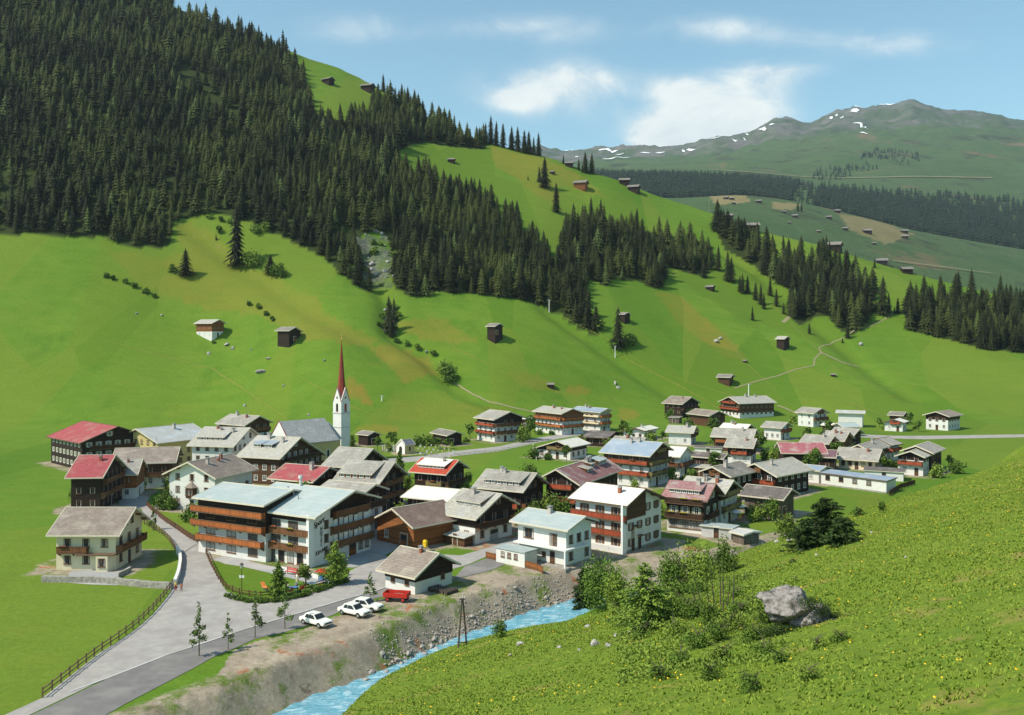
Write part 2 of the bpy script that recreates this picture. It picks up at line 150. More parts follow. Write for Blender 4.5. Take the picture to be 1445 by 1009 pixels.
SNOW=[([(991.6,5360.0),(996.1,5232.0),(1024.5,5152.0)],14),([(847.4,5440.0),(897.8,5416.0)],12),([(763.1,5496.0),(817.5,5464.0)],12),([(1187.6,5504.0),(1248.6,5456.0),(1350.7,5496.0)],12),([(1243.7,5224.0),(1243.0,4904.0)],8),([(1355.4,5056.0),(1368.4,4976.0)],26),([(1394.2,5000.0),(1422.7,4992.0)],16),([(1911.4,5528.0),(2063.1,5888.0),(2082.9,5880.0)],26),([(2126.0,5752.0),(2137.8,5760.0),(2173.5,5808.0)],36),([(2572.7,6488.0),(2590.4,6384.0),(2614.4,6288.0)],20),([(1880.6,5088.0),(1921.5,5072.0),(1790.0,4640.0)],10),([(2153.6,5888.0),(2206.4,5824.0)],10),([(1903.1,5504.0),(1894.9,5456.0)],14),([(1936.7,5432.0),(1962.1,5456.0)],14),([(356.0,6296.0),(400.4,6088.0)],14),([(542.0,5752.0),(599.9,5672.0),(648.6,5640.0)],14),([(437.0,4456.0),(501.4,4480.0),(569.7,4448.0)],16),([(356.9,5184.0),(374.0,5200.0)],14),([(612.0,5544.0),(674.6,5568.0)],9),([(1386.9,5472.0),(1332.4,5072.0)],10),([(1569.0,4184.0),(1595.5,4136.0)],8)]
CLIFF=[]
HUTS=[('up',-144.2,722.2,7.2),('up',-116.1,741.7,8.6),('up',-43.8,665.5,4.6),('up',30.0,689.1,3.2),('up',44.3,714.6,5.5),('up',50.7,679.0,8.4),('up',86.6,710.4,7.1),('up',92.9,702.3,7.6),('slope',122.3,568.7,4.4),('slope',321.4,1367.5,11.6),('slope',180.9,692.8,8.5),('mid',236.9,677.5,9.4),('mid',513.9,1279.8,12.8),('mid',279.5,652.4,6.5),('far',384.8,1656.8,7.6),('far',392.1,1643.8,7.6),('far',377.7,1568.6,6.0),('far',435.7,1627.1,8.8),('far',454.6,1538.2,5.9),('far',462.5,1505.8,8.1),('far',431.7,1434.6,4.4),('far',546.6,1588.7,8.6),('far',605.8,1716.0,9.2),('far',539.4,1491.5,8.0),('far',589.6,1528.0,11.8),('far',800.8,1961.6,10.6),('far',706.3,1657.5,10.2),('far',676.0,1584.9,9.8),('far',558.4,1420.8,5.5),('far',467.2,1403.6,5.4),('far',810.9,2037.0,9.4),('tiny',119.7,473.6,1.8),('tiny',163.1,467.6,2.2),('tiny',17.2,409.3,2.8)]
SPR=[(-20.7,727.5,15.9),(-16.8,726.6,22.6),(-12.6,725.7,19.2),(-7.1,724.6,19.0),(-0.3,723.2,18.5),(4.5,722.3,19.1),(9.7,720.8,17.7),(13.0,720.7,17.7),(16.9,720.0,14.1),(20.8,719.4,18.2),(39.9,716.1,7.3),(51.6,712.9,8.8),(56.6,711.0,16.6),(61.7,713.3,15.9),(54.4,710.7,5.5),(23.4,660.4,21.8),(19.8,668.4,11.8),(11.6,668.0,3.6),(135.1,603.7,16.7),(138.1,589.5,19.5),(140.3,589.4,16.3),(143.8,574.4,12.4),(147.3,575.8,11.1),(150.0,567.6,10.9),(151.4,560.8,12.9),(151.6,554.5,9.8),(162.0,578.4,12.5),(161.0,561.1,10.8),(162.1,549.9,6.8),(169.2,524.2,6.5),(191.3,525.3,8.9),(186.7,520.4,3.2),(227.0,557.2,1.7),(-162.0,457.2,13.7),(-169.3,458.9,4.2),(-140.6,470.3,31.5),(-121.6,464.2,9.6),(-156.7,488.0,3.4),(52.8,459.5,20.5),(-57.2,428.9,17.2),(-56.3,439.5,11.8),(-55.8,425.7,11.8),(-105.5,756.0,15.0),(-89.8,750.5,16.0),(-84.9,748.7,16.5),(-78.9,746.4,17.7),(237.5,567.1,9.6),(226.5,562.5,23.4),(223.6,566.0,8.7),(231.8,566.9,12.6),(234.7,565.4,4.8),(29.8,620.1,20.0),(497.1,1601.6,17.2),(506.9,1613.0,13.6),(224.7,672.3,7.8),(257.2,653.6,6.0),(138.7,531.2,8.2),(142.4,575.9,10.6)]
BUSH=[(-133.2,469.8,9.4),(-117.4,461.8,7.1),(-115.1,461.1,4.6),(-30.1,405.6,6.2),(-26.9,399.7,8.0),(57.9,462.8,7.1),(45.1,471.2,6.2),(50.8,460.1,5.0),(61.2,466.5,5.0),(-169.1,458.4,4.2),(-52.8,422.0,2.6),(-47.8,421.0,2.6),(-42.7,418.9,3.2),(-35.3,415.7,2.6),(-192.3,444.4,2.4),(-186.0,444.0,2.7),(-181.3,442.6,2.7),(-175.4,440.6,2.7),(-170.5,439.3,2.7),(-195.9,444.8,2.7),(-125.2,439.3,2.4),(-120.1,436.7,2.4),(-114.8,430.8,2.3),(-110.7,426.4,2.0),(-165.2,503.4,3.1),(-158.7,502.5,3.1),(-153.6,501.1,3.1),(-135.0,415.5,1.3),(-151.6,508.5,2.3),(-137.3,495.1,5.7),(-133.6,498.4,5.4),(-156.5,493.1,3.8)]
SROCK=[(-107.0,392.4,4.8,1.8),(-128.1,413.7,3.8,1.6),(-134.5,408.1,1.9,1.6),(-124.7,410.9,2.5,1.6),(-173.7,426.5,1.6,1.0),(-163.2,429.1,1.7,1.0),(-115.3,407.9,1.3,0.9),(-106.0,399.9,2.8,0.9),(-79.7,391.8,1.5,0.9),(-108.0,372.1,1.7,1.1),(-94.4,380.6,1.5,0.9),(-78.8,357.4,1.4,1.1),(48.0,428.6,2.0,2.6),(49.3,426.1,2.3,1.6),(-38.7,417.7,2.6,1.3),(196.1,517.5,3.2,2.4),(108.8,491.8,4.5,1.9),(112.1,496.5,3.4,1.5)]
POLES=[(19.3,478.7,6.6),(50.9,454.6,5.9),(-52.6,372.3,2.3)]
FIT={'redroof_topleft':[-117.11,261.89,5.5199,24.23,10.26,-36.0,7.5,3.83,10.97,-1],'pale_long':[-99.28,263.53,4.1492,19.22,9.63,-36.0,7.0,3.47,9.63,1],'grey_school':[-76.69,248.29,6.0611,13.62,8.8,-36.0,7.5,4.14,8.8,-1],'grey_back_chalet':[-88.2,304.11,5.7015,14.61,6.23,-36.0,7.5,2.71,5.87,-1],'blue_dormer':[-58.72,232.36,5.92,12.98,8.87,-36.0,6.58,4.31,11.88,-1],'brown_long':[-89.02,225.37,0.2153,14.94,7.06,-36.0,6.0,2.92,7.06,-1],'small_front':[-86.62,209.61,0.2193,5.04,6.36,-36.0,5.5,2.69,6.27,-1],'redroof_left':[-88.72,197.12,0.0896,7.66,7.75,-36.0,7.01,3.71,8.62,-1],'oriel_house':[-64.64,197.38,4.3619,14.65,7.08,-36.0,7.0,3.08,6.43,1],'hotel_wing':[-42.99289344404326,155.59992962266094,5.7772,16.09,6.86,-36.0,9.25,1.6,6.86,-1],'hotel_main':[-33.11,154.47,5.754,17.56,9.43,-36.0,8.07,2.87,6.89,-1],'red_behind_hotel':[-43.85,197.71,5.8166,12.12,5.82,-36.0,6.0,2.47,5.82,-1],'grey_mid':[-37.06,218.88,5.8601,9.71,7.26,-36.0,6.0,3.65,6.74,-1],'big_dormer':[-29.49,193.31,5.9242,11.05,6.49,-36.0,6.5,3.41,6.76,-1],'grey_flat_mid':[-29.23,168.5,5.779,10.74,4.16,-36.0,8.0,1.42,4.16,-1],'red_chalet':[-16.47,210.71,5.7905,10.13,5.39,-36.0,5.5,2.6,4.92,-1],'white_annex':[-14.39,180.36,5.7866,10.89,5.14,-36.0,5.0,1.49,5.14,-1],'grey_dormer_white':[-5.45,166.46,5.5996,9.57,7.06,-36.0,4.64,3.47,4.97,-1],'brown_barn':[-16.61,163.03,3.9474,11.97,5.68,-36.0,3.83,2.59,6.34,1],'road_barn':[-13.37,133.35,5.6134,7.76,4.96,-36.0,2.67,2.54,4.62,-1],'three_storey_white':[-4.21,321.49,5.3625,12.29,7.03,-36.0,7.77,2.45,6.74,-1],'balcony_pension':[17.17,345.48,5.3402,17.77,5.43,-36.0,7.84,1.72,6.72,-1],'blue_pension':[31.11,356.19,5.4438,16.1,4.13,-36.0,7.4,1.3,3.0,-1],'bungalow':[16.43,274.93,4.1236,11.86,4.9,-36.0,3.88,1.59,8.44,1],'grey_garage':[30.54,308.78,5.8486,9.21,8.0,-36.0,3.0,1.4,8.0,-1],'white_low':[46.17,326.32,4.1397,12.74,3.82,-36.0,3.33,0.95,5.53,1],'behind_blue':[34.83,271.17,5.7938,9.71,4.24,-36.0,5.0,1.55,4.24,-1],'blue_hotel':[30.92,227.62,5.6519,14.15,6.71,-36.0,7.64,2.72,5.9,-1],'striped_roof':[14.38,195.96,4.2361,24.57,5.3,-36.0,6.54,2.85,3.2,1],'grey_big_dormer':[-0.13,184.55,5.771,11.65,5.63,-36.0,6.2,2.9,5.62,-1],'white_three':[18.0,160.05,5.6059,12.13,5.93,-36.0,8.11,2.1,7.93,-1],'light_blue_white':[7.2,149.83,5.5803,11.86,4.8,-36.0,6.02,1.51,3.62,-1],'dark_chalet_ne':[75.55,410.99,5.4662,11.39,7.02,-34.76,5.22,2.9,7.13,-1],'barn_ne':[79.55,375.92,5.2088,14.58,4.93,-36.0,4.38,1.81,5.04,-1],'lodge_ne':[105.83,414.07,3.5324,20.32,7.77,-35.13,5.74,2.69,8.33,1],'white_small_n':[57.33,310.39,5.8866,9.58,4.69,-36.0,4.15,1.93,5.09,-1],'white_roof_n':[76.08,311.32,5.6205,9.86,4.39,-36.0,5.0,1.64,4.18,-1],'grey_double_back':[70.92,292.97,5.8609,13.43,5.67,-36.0,4.5,2.35,4.95,-1],'grey_double_front':[65.98,264.18,5.8423,8.33,4.94,-36.0,4.8,2.1,4.81,-1],'white_corner_n':[93.47,325.0,5.5723,8.13,4.65,-36.0,4.32,1.68,4.58,-1],'pension_e':[121.1,371.87,5.3041,9.54,4.95,-36.0,5.5,1.88,5.59,-1],'white_box_e':[135.74,369.02,5.8656,11.08,4.65,-36.0,5.77,0.7,4.65,-1],'dark_shed_e':[118.73,343.98,5.1739,5.16,2.28,-36.0,3.01,0.85,3.16,-1],'bluegrey_e':[121.32,334.38,3.4125,7.83,3.82,-36.0,3.5,1.32,3.82,1],'row_e_back':[108.46,298.18,5.52,8.36,4.34,-36.0,4.6,1.79,3.91,-1],'row_e_mid':[100.26,283.33,5.6684,7.01,5.51,-36.0,4.6,2.35,5.55,-1],'row_e_front':[92.16,275.91,5.591,9.02,4.55,-36.0,4.6,1.96,4.03,-1],'pink_long':[79.34,253.55,3.0368,12.36,5.68,-36.0,4.6,2.3,4.91,1],'purple_shed':[85.63,249.5,5.8691,4.79,3.94,-36.0,3.8,1.58,3.94,-1],'white_grey_e':[95.96,253.81,5.7251,11.39,5.86,-36.0,2.72,2.54,6.03,-1],'grey_e_behind':[100.81,260.93,4.0213,16.42,3.63,-36.0,4.5,1.64,3.63,1],'balcony_e':[109.25,271.42,3.8463,7.16,4.45,-36.0,4.58,1.68,4.45,1],'barn_e':[162.12,386.78,5.5419,6.62,3.27,-36.0,3.19,1.3,3.22,-1],'white_gable_e':[147.37,353.08,4.0757,8.37,3.69,-36.0,3.49,1.14,4.28,1],'edge_white':[167.87,359.02,3.8827,13.13,5.24,-36.0,5.5,1.66,5.11,1],'edge_back':[110.61,248.31,4.0478,13.0,4.37,-36.0,5.5,1.73,4.08,1],'edge_front':[106.42,242.79,4.0537,10.91,3.58,-36.0,5.0,1.42,3.95,1],'blue_low':[75.82,229.5,5.5209,5.34,3.66,-36.0,3.2,0.77,3.66,-1],'big_chalet_e':[60.86,214.18,3.8861,16.25,5.82,-36.0,4.87,2.42,4.2,1],'grey_chalet_e':[48.38,207.79,3.9804,12.83,4.64,-36.0,5.51,1.85,3.5,1],'narrow_white':[43.46,240.06,5.7253,4.7,4.91,-36.0,5.33,2.04,5.01,-1],'dark_barn_mid':[53.96,250.98,5.6656,10.07,2.87,-36.0,3.4,1.09,2.79,-1],'pink_dormer':[33.8,172.48,5.7278,9.15,4.62,-36.0,6.26,2.57,4.84,-1],'grey_behind_pink':[38.88,180.82,5.6808,9.77,4.91,-36.0,6.0,2.25,5.29,-1],'old_barn':[52.2,186.99,5.6162,9.62,4.33,-36.0,4.0,1.63,4.33,-1],'hut_low':[40.89,161.11,5.2782,3.48,2.31,-36.0,1.92,0.32,2.31,-1],'left_house':[-65.74,147.34,6.2778,11.29,6.13,-36.0,5.55,3.17,5.76,-1],'chapel':[-32.69,284.59,3.9113,4.1,2.07,-36.0,2.81,1.46,2.65,1],'barn_c':[-47.98,307.36,5.5588,6.45,2.7,-36.0,3.54,0.99,3.3,-1],'barn_g':[-21.72,310.09,5.2746,12.45,3.47,-36.0,3.4,1.24,3.2,-1],'hut_red_white':[-138.22,421.93,5.7918,11.83,4.51,-0.23,6.29,1.8,4.25,-1],'hut_dark':[-99.22,408.51,5.8481,8.26,4.26,-2.09,4.73,1.67,5.41,-1],'hut_mid':[-8.0,432.31,5.6522,6.07,3.7,0.73,4.13,1.42,3.56,-1],'hut_spruce':[59.17,485.23,5.5003,5.13,2.78,7.9,3.87,1.06,2.82,-1],'hut_path':[146.48,497.91,5.5388,5.72,3.94,-5.9,4.67,1.5,3.78,-1],'hut_ne':[104.11,448.74,5.7421,7.36,3.73,-22.58,2.95,1.42,3.72,-1],'nave':[-57.29,252.31,3.9619,14.27,5.55,-36.0,7.5,5.8,5.55,1]}
TREES=[('hotel_birch',-25.59,133.33,7.6,4.7,'tall'),('hotel_small',-29.39,131.09,4.3,2.4,'small'),('garden_fir',-32.32,127.52,5.1,3.1,'fir'),('sap1',-35.24,103.77,5.1,2.1,'sap'),('sap2',-32.62,105.88,3.5,1.5,'sap'),('sap3',-30.71,110.12,4.5,2.0,'sap'),('sap4',-27.94,113.32,4.4,2.1,'sap'),('sap5',-19.3,125.13,3.3,1.9,'sap'),('lane_sapling',-66.79,171.43,3.4,1.8,'sap'),('or1',-72.96,192.59,4.4,4.1,'bush'),('or2',-71.18,194.19,5.4,3.6,'bush'),('or3',-62.69,179.31,3.9,4.1,'bush'),('or4',-71.19,191.02,2.9,3.8,'bush'),('or5',-63.77,189.47,3.2,1.7,'bush'),('fir_roof',-80.64,270.52,6.2,2.9,'fir'),('larch',-44.66,252.97,5.4,3.5,'sap'),('chapel_conifer',-28.39,232.84,7.2,2.9,'fir'),('ch_tree',-39.6,301.94,5.1,4.6,'tree'),('barn_tree1',-23.89,294.34,4.5,3.6,'tree'),('barn_tree2',-20.94,294.34,4.1,3.2,'tree'),('red_tree',-10.47,217.67,4.5,3.7,'tree'),('pen_tree1',6.24,318.37,9.8,5.4,'tree'),('pen_tree2',3.74,314.09,6.3,4.3,'bush'),('mead_bush',4.57,242.49,2.8,4.8,'bush'),('mid1',4.62,173.98,5.5,3.7,'bush'),('mid2',7.48,175.28,6.5,4.9,'bush'),('mid3',10.04,175.28,5.7,3.5,'bush'),('mid4',1.69,175.28,3.5,2.7,'bush'),('yard1',-24.7,217.67,3.7,2.3,'bush'),('tow_tree',-52.61,301.94,4.2,1.9,'bush'),('e1',73.12,264.41,4.9,4.5,'bush'),('e2',75.12,261.45,4.4,4.0,'bush'),('e3',70.16,368.5,3.4,4.0,'bush'),('e4',68.2,398.5,5.2,4.9,'bush'),('e5',47.23,314.09,3.9,4.8,'bush'),('e6',77.62,399.65,4.9,4.3,'tree'),('e7',50.61,180.0,4.8,4.2,'bush'),('e8',47.42,180.0,3.2,3.6,'bush'),('e9',49.45,184.98,3.1,5.7,'bush'),('h1',78.84,362.79,4.5,2.8,'bush'),('e10',102.41,322.76,3.5,2.0,'bush'),('bank1',10.75,135.04,6.6,4.6,'dark'),('bank2',11.8,120.31,7.4,6.1,'bush'),('bank3',9.02,80.58,3.6,1.9,'bush'),('spruce_big',8.47,58.75,4.5,5.5,'yfir'),('shr1',14.24,81.37,3.9,2.9,'bush'),('shr2',16.16,80.04,3.9,2.5,'bush'),('shr3',19.65,85.87,3.3,2.0,'bush'),('dk1',30.18,88.67,4.5,5.7,'dark'),('dk2',27.25,85.66,3.0,4.1,'dark'),('dk3',29.14,81.04,2.5,4.1,'dark'),('dk4',46.38,115.39,1.4,1.1,'bush'),('dk5',30.75,103.15,3.2,1.4,'bush'),('riv1',-0.99,78.37,1.6,1.1,'bush'),('dk6',44.62,118.49,1.2,1.8,'bush'),('hb',144.96,357.25,2.2,2.7,'bush')]
PT={'mast':(111.82,435.24),'boulder':(13.85,44.39),'lamp1':(-37.83,128.93),'lamp2':(-66.26,171.43),'kid1':(-47.58,130.36),'kid2':(-46.65,130.0),'woman':(-31.17,132.2),'car1':(-24.46,114.99),'car2':(-20.38,119.08),'car3':(-19.26,121.24),'trailer':(-15.68,125.47),'pole_l':(-7.18,120.44),'pole_r':(-6.13,121.62),'bench1':(-33.37,139.29),'bench2':(-31.5,137.65),'bench3':(-27.39,134.1),'postbox':(-14.55,154.46),'swing':(-35.14,131.09),'tab1':(-30.76,129.64),'tab2':(-28.65,131.83),'tow':(-54.92,298.09),'umb1':(41.95,182.1),'umb2':(43.13,180.0),'umb3':(45.93,185.71),'par_y':(-12.98,217.67),'par_r':(-14.25,216.67),'logs':(-12.58,128.22)}
FENCE={'rail_left':[(-46.76,91.76),(-46.91,99.57),(-46.94,104.93),(-46.67,108.84),(-46.58,114.15),(-47.09,120.62),(-47.98,127.17),(-48.9,132.58)],'top_left':[(-71.52,177.95),(-69.37,175.28),(-66.53,171.43),(-63.32,167.14),(-59.9,161.38),(-56.68,154.97)],'garden':[(-77.65,195.82),(-73.97,189.47),(-67.66,179.31),(-62.31,171.43),(-57.54,164.21),(-54.87,160.82)],'hotel':[(-53.75,159.73),(-47.98,146.25),(-43.5,136.44),(-40.9,131.46),(-37.73,128.22),(-34.88,126.83),(-32.51,127.87),(-30.42,130.73)],'hotel2':[(-29.85,130.0),(-27.44,133.33),(-25.66,136.44),(-24.7,139.29)],'white':[(-4.2,149.52),(-0.06,145.79),(3.76,141.82),(4.67,139.7)],'meadow':[(-17.57,276.92),(-4.09,287.12),(6.94,305.88),(7.1,267.43)],'meadow2':[(85.2,208.0),(91.67,217.67),(97.92,223.92)],'house3':[(14.65,155.48),(16.07,156.52),(16.71,152.44)]}
STRIP=[([(51.8,456.4),(61.6,451.1),(71.2,445.9),(80.4,440.2),(90.0,431.9),(97.9,418.3),(97.2,374.4)],0.7),([(114.2,516.6),(116.2,502.0),(117.9,488.0),(119.5,474.3),(122.9,464.1),(125.9,453.4),(128.4,442.2)],0.9),([(133.3,459.1),(142.7,451.5),(151.2,442.7),(159.0,433.0),(164.9,422.5),(168.1,406.6),(163.4,374.4)],0.8),([(76.5,446.9),(83.5,444.8),(90.5,442.5),(97.2,439.6),(106.5,436.2),(115.4,431.7),(123.6,425.6)],0.6),([(-89.6,385.1),(-80.0,377.0),(-70.9,369.9),(-62.3,363.8),(-56.2,361.0),(-50.3,358.0),(-44.2,354.0)],0.6),([(-42.4,450.2),(-37.0,440.2),(-31.7,430.7),(-26.8,421.6),(-17.9,415.9),(-9.2,411.1),(-0.8,407.5)],0.8),([(-176.7,498.7),(-165.6,491.7),(-154.6,484.0),(-143.7,476.0),(-128.1,463.6),(-112.8,449.9),(-97.7,434.3)],0.7),([(-112.6,447.1),(-106.8,434.9),(-101.3,423.7),(-96.3,413.6),(-94.5,410.7),(-92.8,407.8),(-91.1,404.9)],0.5),([(21.2,479.5),(30.7,474.3),(40.0,469.2),(49.1,464.2),(56.7,458.0),(64.0,452.0),(71.2,445.9)],0.5),([(153.8,592.5),(157.0,576.3),(159.5,559.3),(161.7,542.4),(164.2,519.7),(166.4,498.3),(168.3,478.2),(176.8,461.9),(183.5,443.9),(187.8,422.7)],0.7),([(-180.8,407.1),(-163.9,405.2),(-147.2,403.5),(-129.7,399.1),(-113.4,385.5),(-97.2,368.9),(-81.2,349.1)],0.6),([(166.7,495.5),(172.1,485.4),(176.8,474.8),(180.9,463.5),(189.2,463.4),(194.1,455.3),(198.0,445.7)],0.5)]
KERB=[(-44.73,93.41),(-42.67,96.89),(-39.15,103.77),(-36.04,108.33),(-33.36,112.5),(-30.6,116.13),(-27.14,120.62),(-23.4,125.47),(-19.3,130.36),(-17.49,133.33)]
WALL={'dry':[(-68.93,135.26),(-60.64,134.87),(-57.51,134.1),(-53.29,132.58),(-48.49,131.46)],'curve':[(-55.95,153.95),(-54.06,150.0),(-52.32,145.34),(-50.26,138.87),(-48.77,133.33)],'curb':[(-57.84,134.87),(-58.92,137.65),(-58.57,141.39)],'patio':[(-36.16,142.25),(-31.34,139.29),(-28.79,136.84),(-27.79,137.65)],'gate':[(-54.7,151.46),(-54.68,160.27)]}
STEM=[(12.45,60.04,2.17,-0.55),(13.1,61.14,1.46,-0.24),(13.29,58.68,2.98,-0.05),(13.04,56.81,3.28,-0.04),(12.92,53.92,3.19,0.08),(13.15,54.89,1.01,-0.51),(13.51,61.51,2.37,-0.24),(13.41,57.42,1.9,0.18),(13.1,64.89,1.0,-0.5)]
SCRUB=[(13.58,75.93,2.34),(14.84,73.5,1.92),(11.06,66.11,2.34),(11.09,58.26,2.24),(11.48,53.77,1.99),(11.42,48.28,1.71),(11.37,43.8,1.35),(13.25,48.18,1.26),(14.26,54.14,1.25),(10.39,46.18,1.56),(9.25,45.83,1.48),(9.05,51.69,1.75),(13.19,53.16,1.47),(10.89,39.6,1.22),(9.27,40.51,1.37),(7.75,42.43,1.31),(15.04,53.92,1.08),(18.4,60.18,0.74),(9.32,59.85,1.84),(7.77,55.32,1.45),(12.6,38.32,0.88),(13.67,38.43,0.77),(10.77,37.09,0.86),(7.8,64.41,1.19),(14.91,61.05,1.13),(12.65,79.22,1.83),(8.34,76.11,1.52),(9.75,75.69,1.4),(18.25,72.45,0.89),(29.66,92.36,0.99),(26.01,83.38,0.77),(23.4,76.9,0.59),(30.52,89.65,0.97),(7.77,36.38,1.12),(8.3,31.97,1.08),(10.15,31.62,0.83),(6.33,39.64,1.1)]
HROCK=[(0.67,69.27,0.75,0.37),(3.18,61.2,0.56,0.24),(4.14,56.99,0.35,0.18),(5.25,57.62,0.71,0.53),(5.77,55.39,0.51,0.34),(6.78,58.96,0.82,0.36),(7.58,58.12,0.89,0.36),(5.74,69.36,0.75,0.21),(25.94,78.51,0.54,0.24),(24.69,57.68,0.27,0.18),(26.64,145.85,1.12,0.45),(33.69,86.3,0.53,0.27),(-0.12,64.23,0.3,0.2),(30.59,101.31,1.09,0.47),(49.26,166.97,1.54,1.03),(29.98,103.8,0.96,0.4),(33.87,89.77,0.41,0.21),(44.68,167.14,1.03,0.51)]
GRAVES=[(-42.12,300.0),(-41.4,300.0),(-40.68,300.0),(-39.97,300.0),(-39.25,300.0),(-38.54,300.0),(-37.82,300.0),(-37.11,300.0),(-36.39,300.0),(-41.27,293.97),(-40.57,293.97),(-39.87,293.97),(-39.17,293.97),(-38.46,293.97),(-37.76,293.97),(-37.06,293.97),(-36.36,293.97),(-35.66,293.97),(-40.46,288.18),(-39.77,288.18),(-39.08,288.18),(-38.39,288.18),(-37.71,288.18),(-37.02,288.18),(-36.33,288.18),(-35.65,288.18),(-34.96,288.18),(-31.8,312.0),(-31.63,303.5),(-31.48,295.45),(-31.33,287.82),(-29.97,308.5),(-29.86,300.19),(-29.75,292.32),(-29.65,284.84),(-28.19,305.08),(-28.12,296.95),(-28.06,289.25),(-28.0,281.93),(-26.44,301.74),(-26.42,293.79),(-26.4,286.24),(-26.38,279.07),(-24.73,298.47),(-24.75,290.68),(-24.78,283.29),(-24.8,276.27),(-23.05,295.27),(-23.12,287.65),(-23.19,280.41),(-23.25,273.52),(-21.42,292.13),(-21.53,284.67),(-21.63,277.58),(-21.73,270.83),(-19.81,289.07),(-19.96,281.76),(-20.1,274.81),(-20.24,268.19),(-18.24,286.06),(-18.43,278.9),(-18.61,272.09),(-18.78,265.61)]
# ---------------------------------------------------------------- materials
MATS={}
def mk(name,c1,c2=None,scale=1.,rough=.85,bump=0,bscale=None,stretch=None,rnd=0,metal=0,detail=5,spec=.25,coord='Object',c3=None,s3=.15,bdist=.05):
    if name in MATS: return MATS[name]
    m=bpy.data.materials.new(name); m.use_nodes=True; t=m.node_tree; L=t.links.new
    b=t.nodes['Principled BSDF']; b.inputs['Roughness'].default_value=rough; b.inputs['Metallic'].default_value=metal
    b.inputs['Specular IOR Level'].default_value=spec
    c1=tuple(c1)+(1,); c2=tuple(c2)+(1,) if c2 else tuple(v*.8 for v in c1[:3])+(1,)
    tc=N(t,'ShaderNodeTexCoord'); mp=N(t,'ShaderNodeMapping'); L(tc.outputs[coord],mp.inputs[0])
    if stretch: mp.inputs['Scale'].default_value=stretch
    no=N(t,'ShaderNodeTexNoise'); no.inputs['Scale'].default_value=scale; no.inputs['Detail'].default_value=detail; no.inputs['Roughness'].default_value=.65
    L(mp.outputs[0],no.inputs[0])
    r=N(t,'ShaderNodeMapRange'); L(no.outputs[0],r.inputs[0]); r.inputs[1].default_value=.33; r.inputs[2].default_value=.67
    mx=N(t,'ShaderNodeMix',data_type='RGBA'); L(r.outputs[0],mx.inputs[0]); mx.inputs[6].default_value=c1; mx.inputs[7].default_value=c2
    col=mx.outputs[2]
    if c3:
        n3=N(t,'ShaderNodeTexNoise'); n3.inputs['Scale'].default_value=s3; n3.inputs['Detail'].default_value=6; L(tc.outputs[coord],n3.inputs[0])
        r3=N(t,'ShaderNodeMapRange'); L(n3.outputs[0],r3.inputs[0]); r3.inputs[1].default_value=.5; r3.inputs[2].default_value=.66
        m3=N(t,'ShaderNodeMix',data_type='RGBA'); L(r3.outputs[0],m3.inputs[0]); L(col,m3.inputs[6]); m3.inputs[7].default_value=tuple(c3)+(1,); col=m3.outputs[2]
    if rnd:
        oi=N(t,'ShaderNodeObjectInfo'); hs=N(t,'ShaderNodeHueSaturation'); L(col,hs.inputs['Color'])
        rr=N(t,'ShaderNodeMapRange'); L(oi.outputs['Random'],rr.inputs[0]); rr.inputs[3].default_value=1-rnd; rr.inputs[4].default_value=1+rnd; L(rr.outputs[0],hs.inputs['Value'])
        col=hs.outputs[0]
    L(col,b.inputs['Base Color'])
    if bump:
        bn=N(t,'ShaderNodeTexNoise'); bn.inputs['Scale'].default_value=bscale or scale*3; bn.inputs['Detail'].default_value=4; L(mp.outputs[0],bn.inputs[0])
        bu=N(t,'ShaderNodeBump'); bu.inputs['Strength'].default_value=bump; bu.inputs['Distance'].default_value=bdist; L(bn.outputs[0],bu.inputs['Height']); L(bu.outputs[0],b.inputs['Normal'])
    MATS[name]=m; return m
def planks(name,c1,c2,axis='z',pitch=.22,rough=.8):
    """timber boards: dark joints every pitch metres, tone changing from board to board"""
    m=mk(name,c1,c2,scale=1.6,rough=rough,stretch=(1,1,9) if axis=='z' else (6,6,.6),rnd=.12)
    t=m.node_tree; L=t.links.new; b=t.nodes['Principled BSDF']; src=b.inputs['Base Color'].links[0].from_socket
    tc=N(t,'ShaderNodeTexCoord'); sp=N(t,'ShaderNodeSeparateXYZ'); L(tc.outputs['Object'],sp.inputs[0])
    if axis=='z': v=sp.outputs[2]
    else:
        a=N(t,'ShaderNodeMath',operation='ADD'); L(sp.outputs[0],a.inputs[0]); L(sp.outputs[1],a.inputs[1]); v=a.outputs[0]
    d=N(t,'ShaderNodeMath',operation='DIVIDE'); L(v,d.inputs[0]); d.inputs[1].default_value=pitch
    fr=N(t,'ShaderNodeMath',operation='FRACT'); L(d.outputs[0],fr.inputs[0])
    fl_=N(t,'ShaderNodeMath',operation='FLOOR'); L(d.outputs[0],fl_.inputs[0])
    wn=N(t,'ShaderNodeTexWhiteNoise',noise_dimensions='1D'); L(fl_.outputs[0],wn.inputs['W'])
    r=N(t,'ShaderNodeMapRange'); L(wn.outputs[0],r.inputs[0]); r.inputs[3].default_value=.72; r.inputs[4].default_value=1.2
    lt=N(t,'ShaderNodeMath',operation='GREATER_THAN'); L(fr.outputs[0],lt.inputs[0]); lt.inputs[1].default_value=.12
    r2=N(t,'ShaderNodeMapRange'); L(lt.outputs[0],r2.inputs[0]); r2.inputs[3].default_value=.45; r2.inputs[4].default_value=1
    mu=N(t,'ShaderNodeMath',operation='MULTIPLY'); L(r.outputs[0],mu.inputs[0]); L(r2.outputs[0],mu.inputs[1])
    hs=N(t,'ShaderNodeHueSaturation'); L(src,hs.inputs['Color']); L(mu.outputs[0],hs.inputs['Value']); L(hs.outputs[0],b.inputs['Base Color'])
    return m
